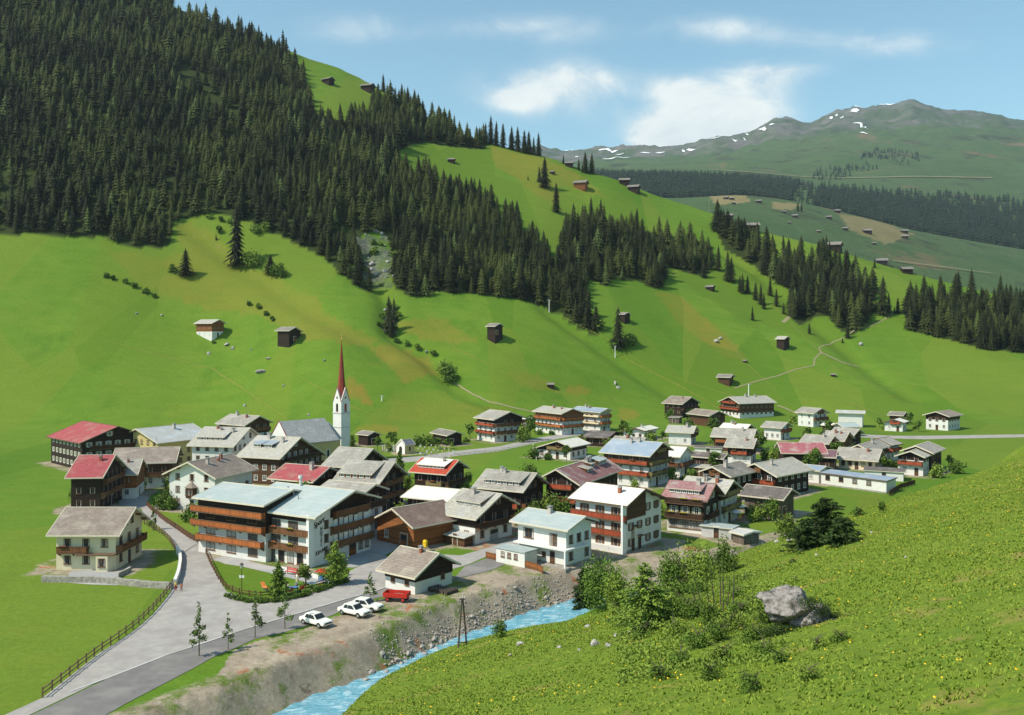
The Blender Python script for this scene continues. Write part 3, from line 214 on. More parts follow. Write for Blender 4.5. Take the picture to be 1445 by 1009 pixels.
def roofmat(name,c1,c2,c3=None,row=.45,rough=.85,joint=.72,metal=0):
    """roof covering: rows running along the ridge (local y steps), mottled and stained"""
    m=mk(name,c1,c2,scale=2.6,rough=rough,bump=.35,bscale=5,rnd=.05,c3=c3,s3=.32,metal=metal,detail=8)
    t=m.node_tree; L=t.links.new; b=t.nodes['Principled BSDF']; src=b.inputs['Base Color'].links[0].from_socket
    tc=N(t,'ShaderNodeTexCoord'); sp=N(t,'ShaderNodeSeparateXYZ'); L(tc.outputs['Object'],sp.inputs[0])
    def cells(sock,p):
        d=N(t,'ShaderNodeMath',operation='DIVIDE'); L(sock,d.inputs[0]); d.inputs[1].default_value=p
        fr=N(t,'ShaderNodeMath',operation='FRACT'); L(d.outputs[0],fr.inputs[0]); f=N(t,'ShaderNodeMath',operation='FLOOR'); L(d.outputs[0],f.inputs[0]); return fr.outputs[0],f.outputs[0]
    fr,f=cells(sp.outputs[1],row); fx,gx=cells(sp.outputs[0],row*1.3)
    cb=N(t,'ShaderNodeCombineXYZ'); L(gx,cb.inputs[0]); L(f,cb.inputs[1])
    wn=N(t,'ShaderNodeTexWhiteNoise',noise_dimensions='3D'); L(cb.outputs[0],wn.inputs['Vector'])
    r=N(t,'ShaderNodeMapRange'); L(wn.outputs[0],r.inputs[0]); r.inputs[3].default_value=.88 if joint<.85 else .965; r.inputs[4].default_value=1.1 if joint<.85 else 1.03
    g=N(t,'ShaderNodeMath',operation='GREATER_THAN'); L(fr,g.inputs[0]); g.inputs[1].default_value=.16
    r2=N(t,'ShaderNodeMapRange'); L(g.outputs[0],r2.inputs[0]); r2.inputs[3].default_value=joint; r2.inputs[4].default_value=1
    mu=N(t,'ShaderNodeMath',operation='MULTIPLY'); L(r.outputs[0],mu.inputs[0]); L(r2.outputs[0],mu.inputs[1])
    hs=N(t,'ShaderNodeHueSaturation'); L(src,hs.inputs['Color']); L(mu.outputs[0],hs.inputs['Value']); L(hs.outputs[0],b.inputs['Base Color'])
    return m
RM={'red':roofmat('roof_red',(.38,.085,.09),(.28,.06,.07),(.33,.14,.12)),
'redtile':roofmat('roof_tile_red',(.46,.075,.035),(.36,.05,.03)),
'pink':roofmat('roof_faded_pink',(.38,.22,.21),(.23,.10,.10),(.34,.28,.26)),
'pinkred':roofmat('roof_pink_red',(.40,.15,.16),(.30,.09,.11),(.42,.30,.28)),
'striped':roofmat('roof_striped',(.30,.15,.14),(.22,.10,.10),(.36,.31,.29)),
'grey':roofmat('roof_shingle_grey',(.35,.325,.285),(.26,.24,.21),(.39,.37,.32)),
'greyd':roofmat('roof_shingle_dull',(.26,.235,.205),(.18,.16,.14),(.31,.285,.25)),
'beige':roofmat('roof_beige',(.43,.41,.35),(.35,.33,.28),(.40,.39,.36)),
'pale':roofmat('roof_pale',(.46,.46,.43),(.40,.40,.38),(.48,.52,.54),row=.9,joint=.9),
'white':roofmat('roof_white',(.70,.68,.59),(.60,.58,.50),(.66,.66,.61),row=1.2,joint=.93),
'blue':roofmat('roof_blue_metal',(.30,.36,.43),(.24,.30,.365),(.35,.39,.43),row=.9,rough=.5,joint=.9),
'bluegrey':roofmat('roof_bluegrey_metal',(.40,.455,.44),(.34,.40,.39),(.43,.46,.44),row=1.1,rough=.5,joint=.92),
'brown':roofmat('roof_brown',(.22,.155,.125),(.155,.108,.09),(.25,.19,.15)),
'greybrown':roofmat('roof_greybrown',(.29,.235,.195),(.20,.165,.135),(.33,.28,.23)),
'darkgrey':roofmat('roof_dark_shingle',(.17,.145,.13),(.10,.085,.08),(.24,.21,.19)),
'purple':roofmat('roof_purple',(.20,.11,.13),(.13,.075,.09),(.24,.17,.18)),
'slate':roofmat('roof_slate',(.17,.19,.22),(.12,.135,.16)),
'church':roofmat('roof_church',(.40,.385,.37),(.33,.32,.31),(.43,.42,.41),row=.35)}
VERGE={'white':mk('verge_pale',(.66,.60,.47),(.56,.5,.38),scale=3),'dark':mk('verge_brown',(.16,.10,.06),(.12,.075,.045),scale=3)}
WM={'plaster':mk('plaster_white',(.72,.705,.66),(.63,.62,.585),scale=.9,bump=.1,c3=(.66,.64,.60),s3=.25),
'cream':mk('plaster_cream',(.72,.64,.44),(.64,.57,.39),scale=.9),
'ochre':mk('plaster_ochre',(.55,.44,.20),(.49,.39,.17),scale=.9),
'grey':mk('plaster_grey',(.52,.51,.49),(.44,.43,.42),scale=.9,c3=(.36,.35,.33),s3=.4),
'dark':planks('timber_black_brown',(.040,.024,.016),(.024,.014,.010)),
'brown':planks('timber_brown',(.12,.060,.030),(.075,.036,.018)),
'orange':planks('timber_orange',(.30,.115,.035),(.19,.07,.024)),
'oldgrey':planks('timber_weathered',(.17,.135,.105),(.10,.075,.058),axis='v'),
'stone':mk('rubble_stone',(.42,.39,.34),(.20,.18,.16),scale=2.2,bump=.8,bscale=3,bdist=.12)}
BM={'dark':planks('balcony_dark',(.075,.038,.02),(.05,.025,.013),axis='v',pitch=.16),
'brown':planks('balcony_brown',(.20,.09,.035),(.15,.065,.028),axis='v',pitch=.16),
'orange':planks('balcony_orange',(.44,.14,.04),(.36,.105,.03),axis='v',pitch=.16),
'redb':planks('balcony_red_brown',(.42,.085,.035),(.33,.065,.03),axis='v',pitch=.16),
'cream':mk('balcony_cream',(.80,.66,.44),(.72,.58,.38)),
'olive':planks('balcony_olive',(.27,.20,.075),(.20,.15,.06),axis='v',pitch=.16)}
GLASS=mk('window_glass',(.018,.022,.026),(.035,.04,.045),scale=.7,rough=.3,spec=.25,coord='Object')
FRAME_W=mk('frame_white',(.74,.73,.69),(.66,.65,.6)); FRAME_B=mk('frame_brown',(.20,.10,.045),(.15,.07,.03))
CURT=mk('curtain',(.55,.54,.50),(.38,.38,.36),scale=6)
SHUT=mk('shutter_green_grey',(.34,.33,.22),(.26,.26,.17)); SHUTB=mk('shutter_brown',(.16,.075,.035),(.12,.055,.025))
CHIM=mk('chimney_plaster',(.55,.50,.45),(.34,.30,.27),scale=3); CHIMR=mk('chimney_brick',(.34,.12,.075),(.24,.08,.05),scale=6)
METAL=mk('grey_metal',(.42,.43,.44),(.34,.35,.36),rough=.4,metal=.4)
FLOW=mk('geranium_flowers',(.62,.06,.035),(.10,.16,.03),scale=14,rnd=.2)
FLOWY=mk('yellow_flowers',(.75,.55,.05),(.14,.20,.03),scale=12)
WOODF=planks('fence_wood',(.23,.15,.09),(.15,.095,.06),axis='v',pitch=.3); WHITE=mk('white_paint',(.80,.79,.76),(.72,.71,.68)); BLACK=mk('black_rubber',(.02,.02,.02),(.03,.03,.03))
REDP=mk('red_paint',(.55,.035,.025),(.45,.03,.02),rough=.45); BLUEP=mk('blue_paint',(.10,.22,.42),(.08,.17,.34)); YELP=mk('yellow_paint',(.78,.52,.02),(.68,.44,.02)); ORP=mk('orange_paint',(.75,.24,.06),(.65,.20,.05))
CARP=mk('cream_white_car_paint',(.80,.79,.72),(.78,.77,.70),rough=.25,spec=.6); CHROME=mk('chrome',(.6,.6,.6),(.55,.55,.55),rough=.15,metal=.9)
STEEL=mk('hub_metal',(.5,.5,.5),(.4,.4,.4),rough=.35,metal=.6)
def spiremat():
    m=roofmat('spire_red_shingle',(.30,.055,.032),(.22,.04,.026),(.26,.075,.05),row=.6); return m
SPIRE=spiremat()
ROCK=mk('grey_rock',(.44,.42,.39),(.24,.23,.21),scale=1.2,bump=.8,bscale=2.4,bdist=.15,c3=(.13,.12,.10),s3=.7,detail=8)
ROCKB=mk('boulder_rock',(.36,.325,.30),(.17,.15,.14),scale=4,bump=1,bscale=4,bdist=.35,c3=(.035,.035,.02),s3=1.9,detail=10)  # near-black blotches paint crevice shade into the rock colour
PEB=mk('river_stones',(.42,.38,.34),(.24,.21,.19),scale=.8,rnd=.0)
BARK=mk('bark',(.11,.085,.065),(.07,.05,.04),scale=5,stretch=(1,1,.3),bump=.5); BARKG=mk('sapling_bark',(.20,.16,.12),(.12,.09,.07),scale=6)
def foliage(name,a,b,rnd=.22,sc=.6,hue=.0):
    m=mk(name,a,b,scale=sc,rough=.75,rnd=rnd,spec=.15,detail=3)
    return m
SPM=foliage('spruce_needles',(.024,.031,.009),(.011,.017,.005),rnd=.45,sc=.35)
SPM2=foliage('spruce_needles_far',(.055,.085,.035),(.035,.06,.025),rnd=.3,sc=.02)
FO={'leaf':foliage('leaves_green',(.115,.185,.026),(.06,.11,.016),sc=1.1),'yleaf':foliage('leaves_yellow_green',(.20,.27,.04),(.11,.17,.025),sc=1.1),
'dleaf':foliage('leaves_dark_green',(.045,.078,.018),(.022,.042,.010),sc=1.1),'nleaf':foliage('needles_light_green',(.19,.28,.04),(.09,.15,.022),sc=1.2),
'dry':foliage('larch_twigs',(.34,.27,.14),(.24,.19,.10)),'sapl':foliage('leaves_sapling',(.14,.20,.045),(.075,.12,.025),sc=1.4)}
# ---------------------------------------------------------------- object helpers
def tag(o,label=None,cat=None,group=None,kind=None):
    if label: o['label']=label
    if cat: o['category']=cat
    if group: o['group']=group
    if kind: o['kind']=kind
    return o
class MB:
    def __init__(s): s.v=[]; s.f=[]; s.m=[]
    def quad(s,pts,mi=0):
        n=len(s.v); s.v+= [tuple(p) for p in pts]; s.f.append(tuple(range(n,n+len(pts)))); s.m.append(mi)
    def box(s,x0,x1,y0,y1,z0,z1,mi=0):
        n=len(s.v); s.v+=[(x,y,z) for z in (z0,z1) for y in (y0,y1) for x in (x0,x1)]
        for f in ((0,2,3,1),(4,5,7,6),(0,1,5,4),(2,6,7,3),(0,4,6,2),(1,3,7,5)): s.f.append(tuple(n+i for i in f)); s.m.append(mi)
        return s
    def hexa(s,b,t,mi=0,mside=None):
        """b,t: matching lists of points (bottom ring, top ring)"""
        n=len(s.v); k=len(b); s.v+=[tuple(p) for p in b]+[tuple(p) for p in t]
        s.f.append(tuple(n+i for i in reversed(range(k)))); s.m.append(mi if mside is None else mside)
        s.f.append(tuple(n+k+i for i in range(k))); s.m.append(mi)
        for i in range(k):
            j=(i+1)%k; s.f.append((n+i,n+j,n+k+j,n+k+i)); s.m.append(mi if mside is None else mside)
        return s
    def tube(s,a,b,r0,r1=None,n=6,mi=0):
        r1=r0 if r1 is None else r1; a=Vector(a); b=Vector(b); d=(b-a)
        if d.length<1e-6: return s
        d.normalize(); u=d.orthogonal().normalized(); w=d.cross(u)
        A=[a+(u*math.cos(t)+w*math.sin(t))*r0 for t in [2*math.pi*i/n for i in range(n)]]
        B=[b+(u*math.cos(t)+w*math.sin(t))*r1 for t in [2*math.pi*i/n for i in range(n)]]
        return s.hexa(A,B,mi)
    def ellipsoid(s,c,r,nu=10,nv=6,mi=0,jit=0,rg=random):
        n=len(s.v); s.v.append((c[0],c[1],c[2]-r[2]))
        for i in range(1,nv):
            a=math.pi*i/nv
            for j in range(nu):
                b=2*math.pi*j/nu; q=1+jit*(rg.random()-.5)
                s.v.append((c[0]+r[0]*math.sin(a)*math.cos(b)*q,c[1]+r[1]*math.sin(a)*math.sin(b)*q,c[2]-r[2]*math.cos(a)*q))
        s.v.append((c[0],c[1],c[2]+r[2])); top=len(s.v)-1
        for j in range(nu):
            k=(j+1)%nu; s.f.append((n,n+1+k,n+1+j)); s.m.append(mi)
            for i in range(nv-2): a=n+1+i*nu; s.f.append((a+j,a+k,a+nu+k,a+nu+j)); s.m.append(mi)
            a=n+1+(nv-2)*nu; s.f.append((a+j,a+k,top)); s.m.append(mi)
        return s
    def mesh(s,name,mats,smooth=False):
        me=bpy.data.meshes.new(name); me.from_pydata([tuple(map(float,p)) for p in s.v],[],s.f)
        for m in (mats if isinstance(mats,(list,tuple)) else [mats]): me.materials.append(m)
        if len(s.f): me.polygons.foreach_set('material_index',s.m)
        if smooth: me.polygons.foreach_set('use_smooth',[True]*len(s.f))
        me.update(); return me
    def obj(s,name,mats,parent=None,smooth=False,loc=None):
        return link(name,s.mesh(name,mats,smooth),parent,loc)
def link(name,me,parent=None,loc=None,rot=None,scale=None):
    o=bpy.data.objects.new(name,me); COL.objects.link(o)
    if parent: o.parent=parent
    if loc is not None: o.location=loc
    if rot is not None: o.rotation_euler=rot if isinstance(rot,(tuple,list)) else (0,0,rot)
    if scale is not None: o.scale=scale if isinstance(scale,(tuple,list)) else (scale,)*3
    return o
def empty(name,loc,rz=0,label=None,cat=None,group=None):
    o=bpy.data.objects.new(name,None); COL.objects.link(o); o.location=loc; o.rotation_euler=(0,0,rz); o.empty_display_size=.3
    return tag(o,label,cat,group)
def copy_tree(o,parent=None):
    c=o.copy(); COL.objects.link(c)
    if parent: c.parent=parent
    for ch in list(KIDS(o)): copy_tree(ch,c)
    return c
def KIDS(o): return [x for x in bpy.data.objects if x.parent==o]
def npmesh(name,V,Fc,mats,smooth=False,col=None,nside=None):
    """fast mesh from numpy arrays; Fc (n,k)"""
    me=bpy.data.meshes.new(name); n=len(Fc); k=Fc.shape[1]
    me.vertices.add(len(V)); me.vertices.foreach_set('co',np.asarray(V,np.float32).ravel())
    me.loops.add(n*k); me.loops.foreach_set('vertex_index',np.asarray(Fc,np.int32).ravel())
    me.polygons.add(n); me.polygons.foreach_set('loop_start',np.arange(0,n*k,k,dtype=np.int32))
    for m in (mats if isinstance(mats,(list,tuple)) else [mats]): me.materials.append(m)
    if smooth: me.polygons.foreach_set('use_smooth',np.ones(n,bool))
    me.update(calc_edges=True)
    if col is not None:
        a=me.color_attributes.new('cover','FLOAT_COLOR','POINT'); a.data.foreach_set('color',np.asarray(col,np.float32).ravel())
    return me
def inpoly(x,y,P):
    c=np.zeros(np.shape(x),bool); n=len(P)
    for i in range(n):
        x1,y1=P[i]; x2,y2=P[(i+1)%n]
        with np.errstate(divide='ignore',invalid='ignore'):
            t=((y1>y)!=(y2>y))&(x<(x2-x1)*(y-y1)/((y2-y1) if y2!=y1 else 1e-9)+x1)
        c^=t
    return c
# ---------------------------------------------------------------- terrain
NU=np.linspace(-700,2100,701)
YR=np.concatenate([np.arange(12,100,1.4),np.arange(100,160,.7),np.arange(160,330,1.7),np.arange(330,860,3.),860*np.power(9500/860.,np.linspace(0,1,170))])
UU,YY=np.meshgrid(NU,YR); XX=(UU-CU)/F*YY
ZZ=terrain(XX,YY)
def gz(x,y):
    """height of the modelled ground mesh (bilinear)"""
    x=np.atleast_1d(np.asarray(x,float)); y=np.atleast_1d(np.asarray(y,float))
    u=CU+F*x/y; i=np.clip(np.searchsorted(YR,y)-1,0,len(YR)-2); fu=np.clip((u-NU[0])/(NU[1]-NU[0]),0,len(NU)-1.001); j=fu.astype(int); fu=fu-j
    t=np.clip((y-YR[i])/(YR[i+1]-YR[i]),0,1)
    return (ZZ[i,j]*(1-fu)+ZZ[i,j+1]*fu)*(1-t)+(ZZ[i+1,j]*(1-fu)+ZZ[i+1,j+1]*fu)*t
def g1(x,y): return float(gz(x,y)[0])
def build_ground():
    n,m=XX.shape; V=np.stack([XX.ravel(),YY.ravel(),ZZ.ravel()],1)
    idx=np.arange(n*m).reshape(n,m)
    Fc=np.stack([idx[:-1,:-1],idx[:-1,1:],idx[1:,1:],idx[1:,:-1]],-1).reshape(-1,4)
    x=XX.ravel(); y=YY.ravel(); z=ZZ.ravel()
    wx=x+wob(x,y,9,11.)*2.2; wy=y+wob(x,y,9,12.)*3
    yel=np.zeros(len(x)); rock=np.zeros(len(x)); dirt=np.zeros(len(x)); hil=np.zeros(len(x))
    for P,a in YEL: yel=np.maximum(yel,inpoly(wx,wy,P)*a)
    for P in DIRT: dirt=np.maximum(dirt,inpoly(x+wob(x,y,2.5,3.)*.5,y+wob(x,y,2.5,9.)*.5,P)*1.)
    for P in GRBANK: dirt=np.where(inpoly(x+wob(x,y,2.5,3.)*.8,y+wob(x,y,2.5,9.)*.8,P),.12,dirt)
    for P in ROCKP: rock=np.maximum(rock,inpoly(x+wob(x,y,5,4.)*3.5,y+wob(x,y,4,2.)*6,P)*(.56+.22*wob(x,y,4.,7.)))
    for v in FIT.values():
        if v[1]>340: continue
        c_,s_=math.cos(v[2]),math.sin(v[2]); a_=(x-v[0])*c_+(y-v[1])*s_; b_=-(x-v[0])*s_+(y-v[1])*c_
        dd=np.maximum(np.abs(a_)-v[3]/2,np.abs(b_)-max(v[4],v[8])); dirt=np.maximum(dirt,.66*sstep((4.2-dd)/3.2+.35*wob(x,y,3,5.)))
    d=polydist(x,y,RIVW); Yc=interp(CU+F*x/np.maximum(y,12),CRESTF,1)
    near=(y<Yc+20)&(d<60)
    bank=sstep((13-d)/4)*(~(y<polyY(x)-2))
    dirt=np.maximum(dirt,bank)
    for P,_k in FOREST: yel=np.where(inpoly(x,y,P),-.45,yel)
    hil=sstep((Yc+14-y)/10)
    rock=np.maximum(rock,sstep((y-4200)/900)*.95)
    alp=sstep((y-1000)/300)
    C=np.stack([np.clip(yel,-1,2)*.4+.4,dirt,rock,alp+0*hil],1)
    C[:,0]=np.clip(yel,-.6,1.4); 
    me=npmesh('ground',V,Fc,groundmat(),smooth=True,col=np.stack([C[:,0]*.5+.3,dirt,rock,hil*.5+alp*.0+.0],1))
    a=me.attributes.new('alp','FLOAT','POINT'); a.data.foreach_set('value',alp.astype(np.float32))
    return tag(link('ground',me),kind='structure')
def polyY(x):
    o=np.argsort(RIVW[:,0]); return np.interp(x,RIVW[o,0],RIVW[o,1])
def groundmat():
    m=bpy.data.materials.new('meadow_ground'); m.use_nodes=True; t=m.node_tree; L=t.links.new
    b=t.nodes['Principled BSDF']; b.inputs['Roughness'].default_value=.95; b.inputs['Specular IOR Level'].default_value=.1
    tc=N(t,'ShaderNodeTexCoord'); at=N(t,'ShaderNodeAttribute',attribute_name='cover'); sp=N(t,'ShaderNodeSeparateColor'); L(at.outputs['Color'],sp.inputs[0])
    al=N(t,'ShaderNodeAttribute',attribute_name='alp')
    def noise(s,d=5,st=None,r=.6):
        n=N(t,'ShaderNodeTexNoise'); n.inputs['Scale'].default_value=s; n.inputs['Detail'].default_value=d; n.inputs['Roughness'].default_value=r
        if st:
            mp=N(t,'ShaderNodeMapping'); mp.inputs['Scale'].default_value=st; mp.inputs['Rotation'].default_value=(0,0,R(-25)); L(tc.outputs['Object'],mp.inputs[0]); L(mp.outputs[0],n.inputs[0])
        else: L(tc.outputs['Object'],n.inputs[0])
        return n.outputs[0]
    def rng(s,a,b,c=0,d=1):
        n=N(t,'ShaderNodeMapRange'); L(s,n.inputs[0]); n.inputs[1].default_value=a; n.inputs[2].default_value=b; n.inputs[3].default_value=c; n.inputs[4].default_value=d; return n.outputs[0]
    def mix(f,a,b,bl='MIX'):
        n=N(t,'ShaderNodeMix',data_type='RGBA',blend_type=bl)
        if isinstance(f,(int,float)): n.inputs[0].default_value=f
        else: L(f,n.inputs[0])
        for i,c in ((6,a),(7,b)):
            if isinstance(c,tuple): n.inputs[i].default_value=c+(1,)
            else: L(c,n.inputs[i])
        return n.outputs[2]
    def M(op,a,b_):
        n=N(t,'ShaderNodeMath',operation=op)
        for i,v in enumerate((a,b_)):
            if isinstance(v,(int,float)): n.inputs[i].default_value=v
            else: L(v,n.inputs[i])
        return n.outputs[0]
    big=rng(noise(.012,4),.36,.64); med=rng(noise(.09,6,(1,2.2,1),.65),.32,.68); fine=rng(noise(1.3,7,None,.75),.3,.7); vf=rng(noise(7,6,None,.8),.3,.7)
    g=mix(med,(.098,.185,.016),(.136,.222,.024)); g=mix(M('MULTIPLY',rng(noise(.05,7,(1,3.2,1),.7),.5,.66),.55),g,(.165,.215,.025)); g=mix(M('MULTIPLY',rng(noise(.035,7,(1.6,1,1),.7),.54,.68),.5),g,(.055,.135,.012)); g=mix(M('MULTIPLY',big,.45),g,(.080,.162,.016))
    yf=M('MULTIPLY',rng(sp.outputs[0],.3,.95,0,1.),rng(med,0,1,.6,1.15))
    g=mix(yf,g,(.215,.175,.028))
    vo=N(t,'ShaderNodeTexVoronoi'); vo.inputs['Scale'].default_value=.017; vm=N(t,'ShaderNodeMapping'); vm.inputs['Scale'].default_value=(1.6,.55,.2); vm.inputs['Rotation'].default_value=(0,0,R(-32)); L(tc.outputs['Object'],vm.inputs[0]); L(vm.outputs[0],vo.inputs['Vector'])
    vs_=N(t,'ShaderNodeSeparateColor'); L(vo.outputs['Color'],vs_.inputs[0]); g=mix(rng(vs_.outputs[0],.45,.5,0,.42),g,(.155,.20,.024)); g=mix(rng(vs_.outputs[1],.6,.65,0,.38),g,(.062,.145,.010))
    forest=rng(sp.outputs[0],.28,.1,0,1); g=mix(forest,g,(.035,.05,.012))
    hilf=rng(al.outputs['Fac'],0,1); 
    hn=N(t,'ShaderNodeAttribute',attribute_name='hill')
    h1=mix(rng(noise(.5,7,None,.7),.34,.66),(.125,.20,.018),(.185,.235,.028)); h1=mix(rng(noise(2.6,6,None,.8),.45,.62),h1,(.08,.14,.018))
    h1=mix(rng(noise(.22,5),.58,.68),h1,(.25,.21,.06))
    g=mix(hn.outputs['Fac'],g,h1)
    # far alp: dull bluish green with brown patches
    ag=mix(rng(noise(.006,6,None,.7),.35,.65),(.055,.100,.036),(.088,.130,.048)); ag=mix(rng(noise(.006,8,None,.75),.52,.62),ag,(.045,.062,.030)); ag=mix(rng(noise(.0035,6,None,.7),.58,.66),ag,(.16,.12,.065))
    ag=mix(M('MULTIPLY',rng(sp.outputs[0],.3,.95),.9),ag,(.25,.20,.09))
    g=mix(hilf,g,ag)
    dn=mix(rng(noise(.35,8,None,.75),.35,.65),(.40,.335,.25),(.25,.20,.15)); dn=mix(rng(noise(.16,7,None,.7),.50,.60),dn,(.12,.17,.03)); dn=mix(rng(noise(.3,7,None,.75),.60,.66),dn,(.15,.115,.08)); dn=mix(rng(noise(.13,6,None,.7),.60,.65),dn,(.34,.13,.06))
    dn=mix(rng(noise(2.4,4,None,.8),.60,.70),dn,(.56,.53,.48))
    df=rng(M('ADD',sp.outputs[1],M('MULTIPLY',fine,.35)),.45,.75)
    g=mix(df,g,dn)
    rn=mix(rng(noise(.012,9,None,.8),.38,.62),(.038,.044,.044),(.10,.105,.10)); rn=mix(rng(noise(.5,6,None,.8),.45,.6),rn,(.27,.245,.20)); rn=mix(rng(noise(.004,7,None,.7),.42,.56),rn,(.065,.095,.045))
    rf=rng(M('ADD',sp.outputs[2],M('MULTIPLY',rng(noise(.03,6),.3,.7),.4)),.55,.95); g=mix(rf,g,rn)
    hs=N(t,'ShaderNodeHueSaturation'); L(g,hs.inputs['Color']); L(M('MULTIPLY',rng(fine,0,1,.82,1.16),rng(vf,0,1,.88,1.1)),hs.inputs['Value'])
    L(hs.outputs[0],b.inputs['Base Color'])
    bu=N(t,'ShaderNodeBump'); bu.inputs['Strength'].default_value=.5; bu.inputs['Distance'].default_value=.25; L(noise(1.6,7,None,.75),bu.inputs['Height'])
    bu2=N(t,'ShaderNodeBump'); bu2.inputs['Strength'].default_value=.9; L(M('MULTIPLY',hilf,14),bu2.inputs['Distance']); L(noise(.012,8,None,.7),bu2.inputs['Height']); L(bu.outputs[0],bu2.inputs['Normal']); L(bu2.outputs[0],b.inputs['Normal'])
    return m
GROUND=build_ground()
def add_hill():
    me=GROUND.data; n=len(me.vertices); x=XX.ravel(); y=YY.ravel(); Yc=interp(CU+F*x/np.maximum(y,12),CRESTF,1)
    a=me.attributes.new('hill','FLOAT','POINT'); a.data.foreach_set('value',(sstep((Yc+22-y)/9)*(polydist(x,y,RIVW)>4)).astype(np.float32))
add_hill()
# water
def water():
    m=bpy.data.materials.new('glacial_water'); m.use_nodes=True; t=m.node_tree; L=t.links.new; b=t.nodes['Principled BSDF']
    tc=N(t,'ShaderNodeTexCoord'); mp=N(t,'ShaderNodeMapping'); mp.inputs['Rotation'].default_value=(0,0,R(-28)); mp.inputs['Scale'].default_value=(.35,1.25,1); L(tc.outputs['Object'],mp.inputs[0])
    no=N(t,'ShaderNodeTexNoise'); no.inputs['Scale'].default_value=1.1; no.inputs['Detail'].default_value=10; no.inputs['Roughness'].default_value=.78; no.inputs['Distortion'].default_value=1.8; L(mp.outputs[0],no.inputs[0])
    r=N(t,'ShaderNodeValToRGB'); e=r.color_ramp.elements; e[0].position=.36; e[0].color=(.07,.27,.36,1); e[1].position=.64; e[1].color=(.74,.83,.85,1)
    a=r.color_ramp.elements.new(.50); a.color=(.15,.43,.55,1); L(no.outputs[0],r.inputs[0]); L(r.outputs[0],b.inputs['Base Color']); b.inputs['Roughness'].default_value=.3
    bu=N(t,'ShaderNodeBump'); bu.inputs['Strength'].default_value=.8; bu.inputs['Distance'].default_value=.35; L(no.outputs[0],bu.inputs['Height']); L(bu.outputs[0],b.inputs['Normal'])
    V=[];Fq=[]
    pts=[]
    for a_,b_ in zip(RIVW[:-1],RIVW[1:]):
        for k in range(14): pts.append(a_+(b_-a_)*k/14)
    pts=np.array(pts); T=np.gradient(pts,axis=0); T/=np.linalg.norm(T,axis=1)[:,None]; Nn=np.stack([-T[:,1],T[:,0]],1)
    K=15; W_=np.linspace(-7,7,K)
    for p,n_ in zip(pts,Nn):
        for w in W_:
            q=p+n_*w; V.append((q[0],q[1],WATER+.10*math.sin(q[0]*1.3+q[1]*.7)*math.sin(q[1]*1.1)+.06*math.sin(q[0]*3.1)))
    for i in range(len(pts)-1):
        for j in range(K-1): a=i*K+j; Fq.append((a,a+1,a+K+1,a+K))
    tag(link('water',npmesh('water',np.array(V),np.array(Fq),m,smooth=True)),kind='structure')
water()
# flat sheets on the village floor
def sheet(name,polys,mat,dz):
    bm=bmesh.new()
    for P in polys:
        vs=[bm.verts.new((x,y,FLOOR+dz)) for x,y in P]; 
        f=bm.faces.new(vs)
    bmesh.ops.triangulate(bm,faces=bm.faces[:])
    me=bpy.data.meshes.new(name); bm.to_mesh(me); bm.free(); me.materials.append(mat)
    return tag(link(name,me),kind='structure')
def smooth_poly(P,k=3):
    P=np.array(P); out=[]; n=len(P)
    for i in range(n):
        p0,p1,p2,p3=P[i-1],P[i],P[(i+1)%n],P[(i+2)%n]
        for j in range(k):
            t=j/k; c=.5*((2*p1)+(-p0+p2)*t+(2*p0-5*p1+4*p2-p3)*t*t+(-p0+3*p1-3*p2+p3)*t**3)
            lin=p1+(p2-p1)*t; out.append(tuple(lin*.45+c*.55))
    return out
MROAD=mk('worn_asphalt_light',(.385,.36,.33),(.30,.28,.26),scale=.8,rough=.95,detail=9,c3=(.29,.265,.245),s3=.22,bump=.15,bscale=20)
MASPH=mk('asphalt_dark',(.20,.19,.18),(.155,.145,.14),scale=.7,rough=.95,detail=9,c3=(.25,.23,.215),s3=.2)
MGRAV=mk('gravel_lot',(.37,.315,.25),(.27,.225,.18),scale=.9,rough=.98,detail=10,c3=(.20,.17,.10),s3=.22,bump=.6,bscale=6,bdist=.1)
MPAVE=mk('paving',(.36,.36,.35),(.29,.29,.29),scale=2,rough=.95,c3=(.42,.40,.38))
MPATH=mk('earth_path',(.29,.24,.14),(.22,.21,.10),scale=2,rough=.98)
sheet('gravel_lot',GRAV,MGRAV,.012); sheet('paving',PAVE,MPAVE,.020); sheet('lane',LANE,MROAD,.028)
sheet('road',[P for P in ROAD],MROAD,.036); sheet('road_shoulder',ASPH,MASPH,.044)
def ribbon(name,P,w,mat,dz,label=None,kind='structure',sub=4,jit=0):
    pts=[]
    for a,b in zip(P[:-1],P[1:]):
        for k in range(sub): pts.append((a[0]+(b[0]-a[0])*k/sub,a[1]+(b[1]-a[1])*k/sub))
    pts.append(P[-1]); pts=np.array(pts,float)
    T=np.gradient(pts,axis=0); T/=np.linalg.norm(T,axis=1)[:,None]; Nn=np.stack([-T[:,1],T[:,0]],1)
    n=len(pts); ww=np.full(n,w/2.)
    if jit:
        rs=np.random.RandomState(len(P)+n); ww=ww*(1+jit*(rs.rand(n)-.5)*2)*np.sin(np.linspace(.25,math.pi-.25,n))
    A=pts+Nn*ww[:,None]; B=pts-Nn*ww[:,None]; C=pts
    V=[]
    for Q in (A,C,B): V.append(np.stack([Q[:,0],Q[:,1],gz(Q[:,0],Q[:,1])+dz],1))
    V=np.concatenate(V); i=np.arange(n-1)
    Fq=np.concatenate([np.stack([i,i+1,i+1+n,i+n],1),np.stack([i+n,i+n+1,i+1+2*n,i+2*n],1)])
    o=link(name,npmesh(name,V,Fq,mat,smooth=True)); tag(o,kind=kind); return o
for P,w in PATHS: ribbon('path',P,w,MPATH,.10 if P[0][1]<900 else 3.)
MSTRIP=mk('dry_mown_strip',(.19,.19,.03),(.12,.17,.02),scale=.4)
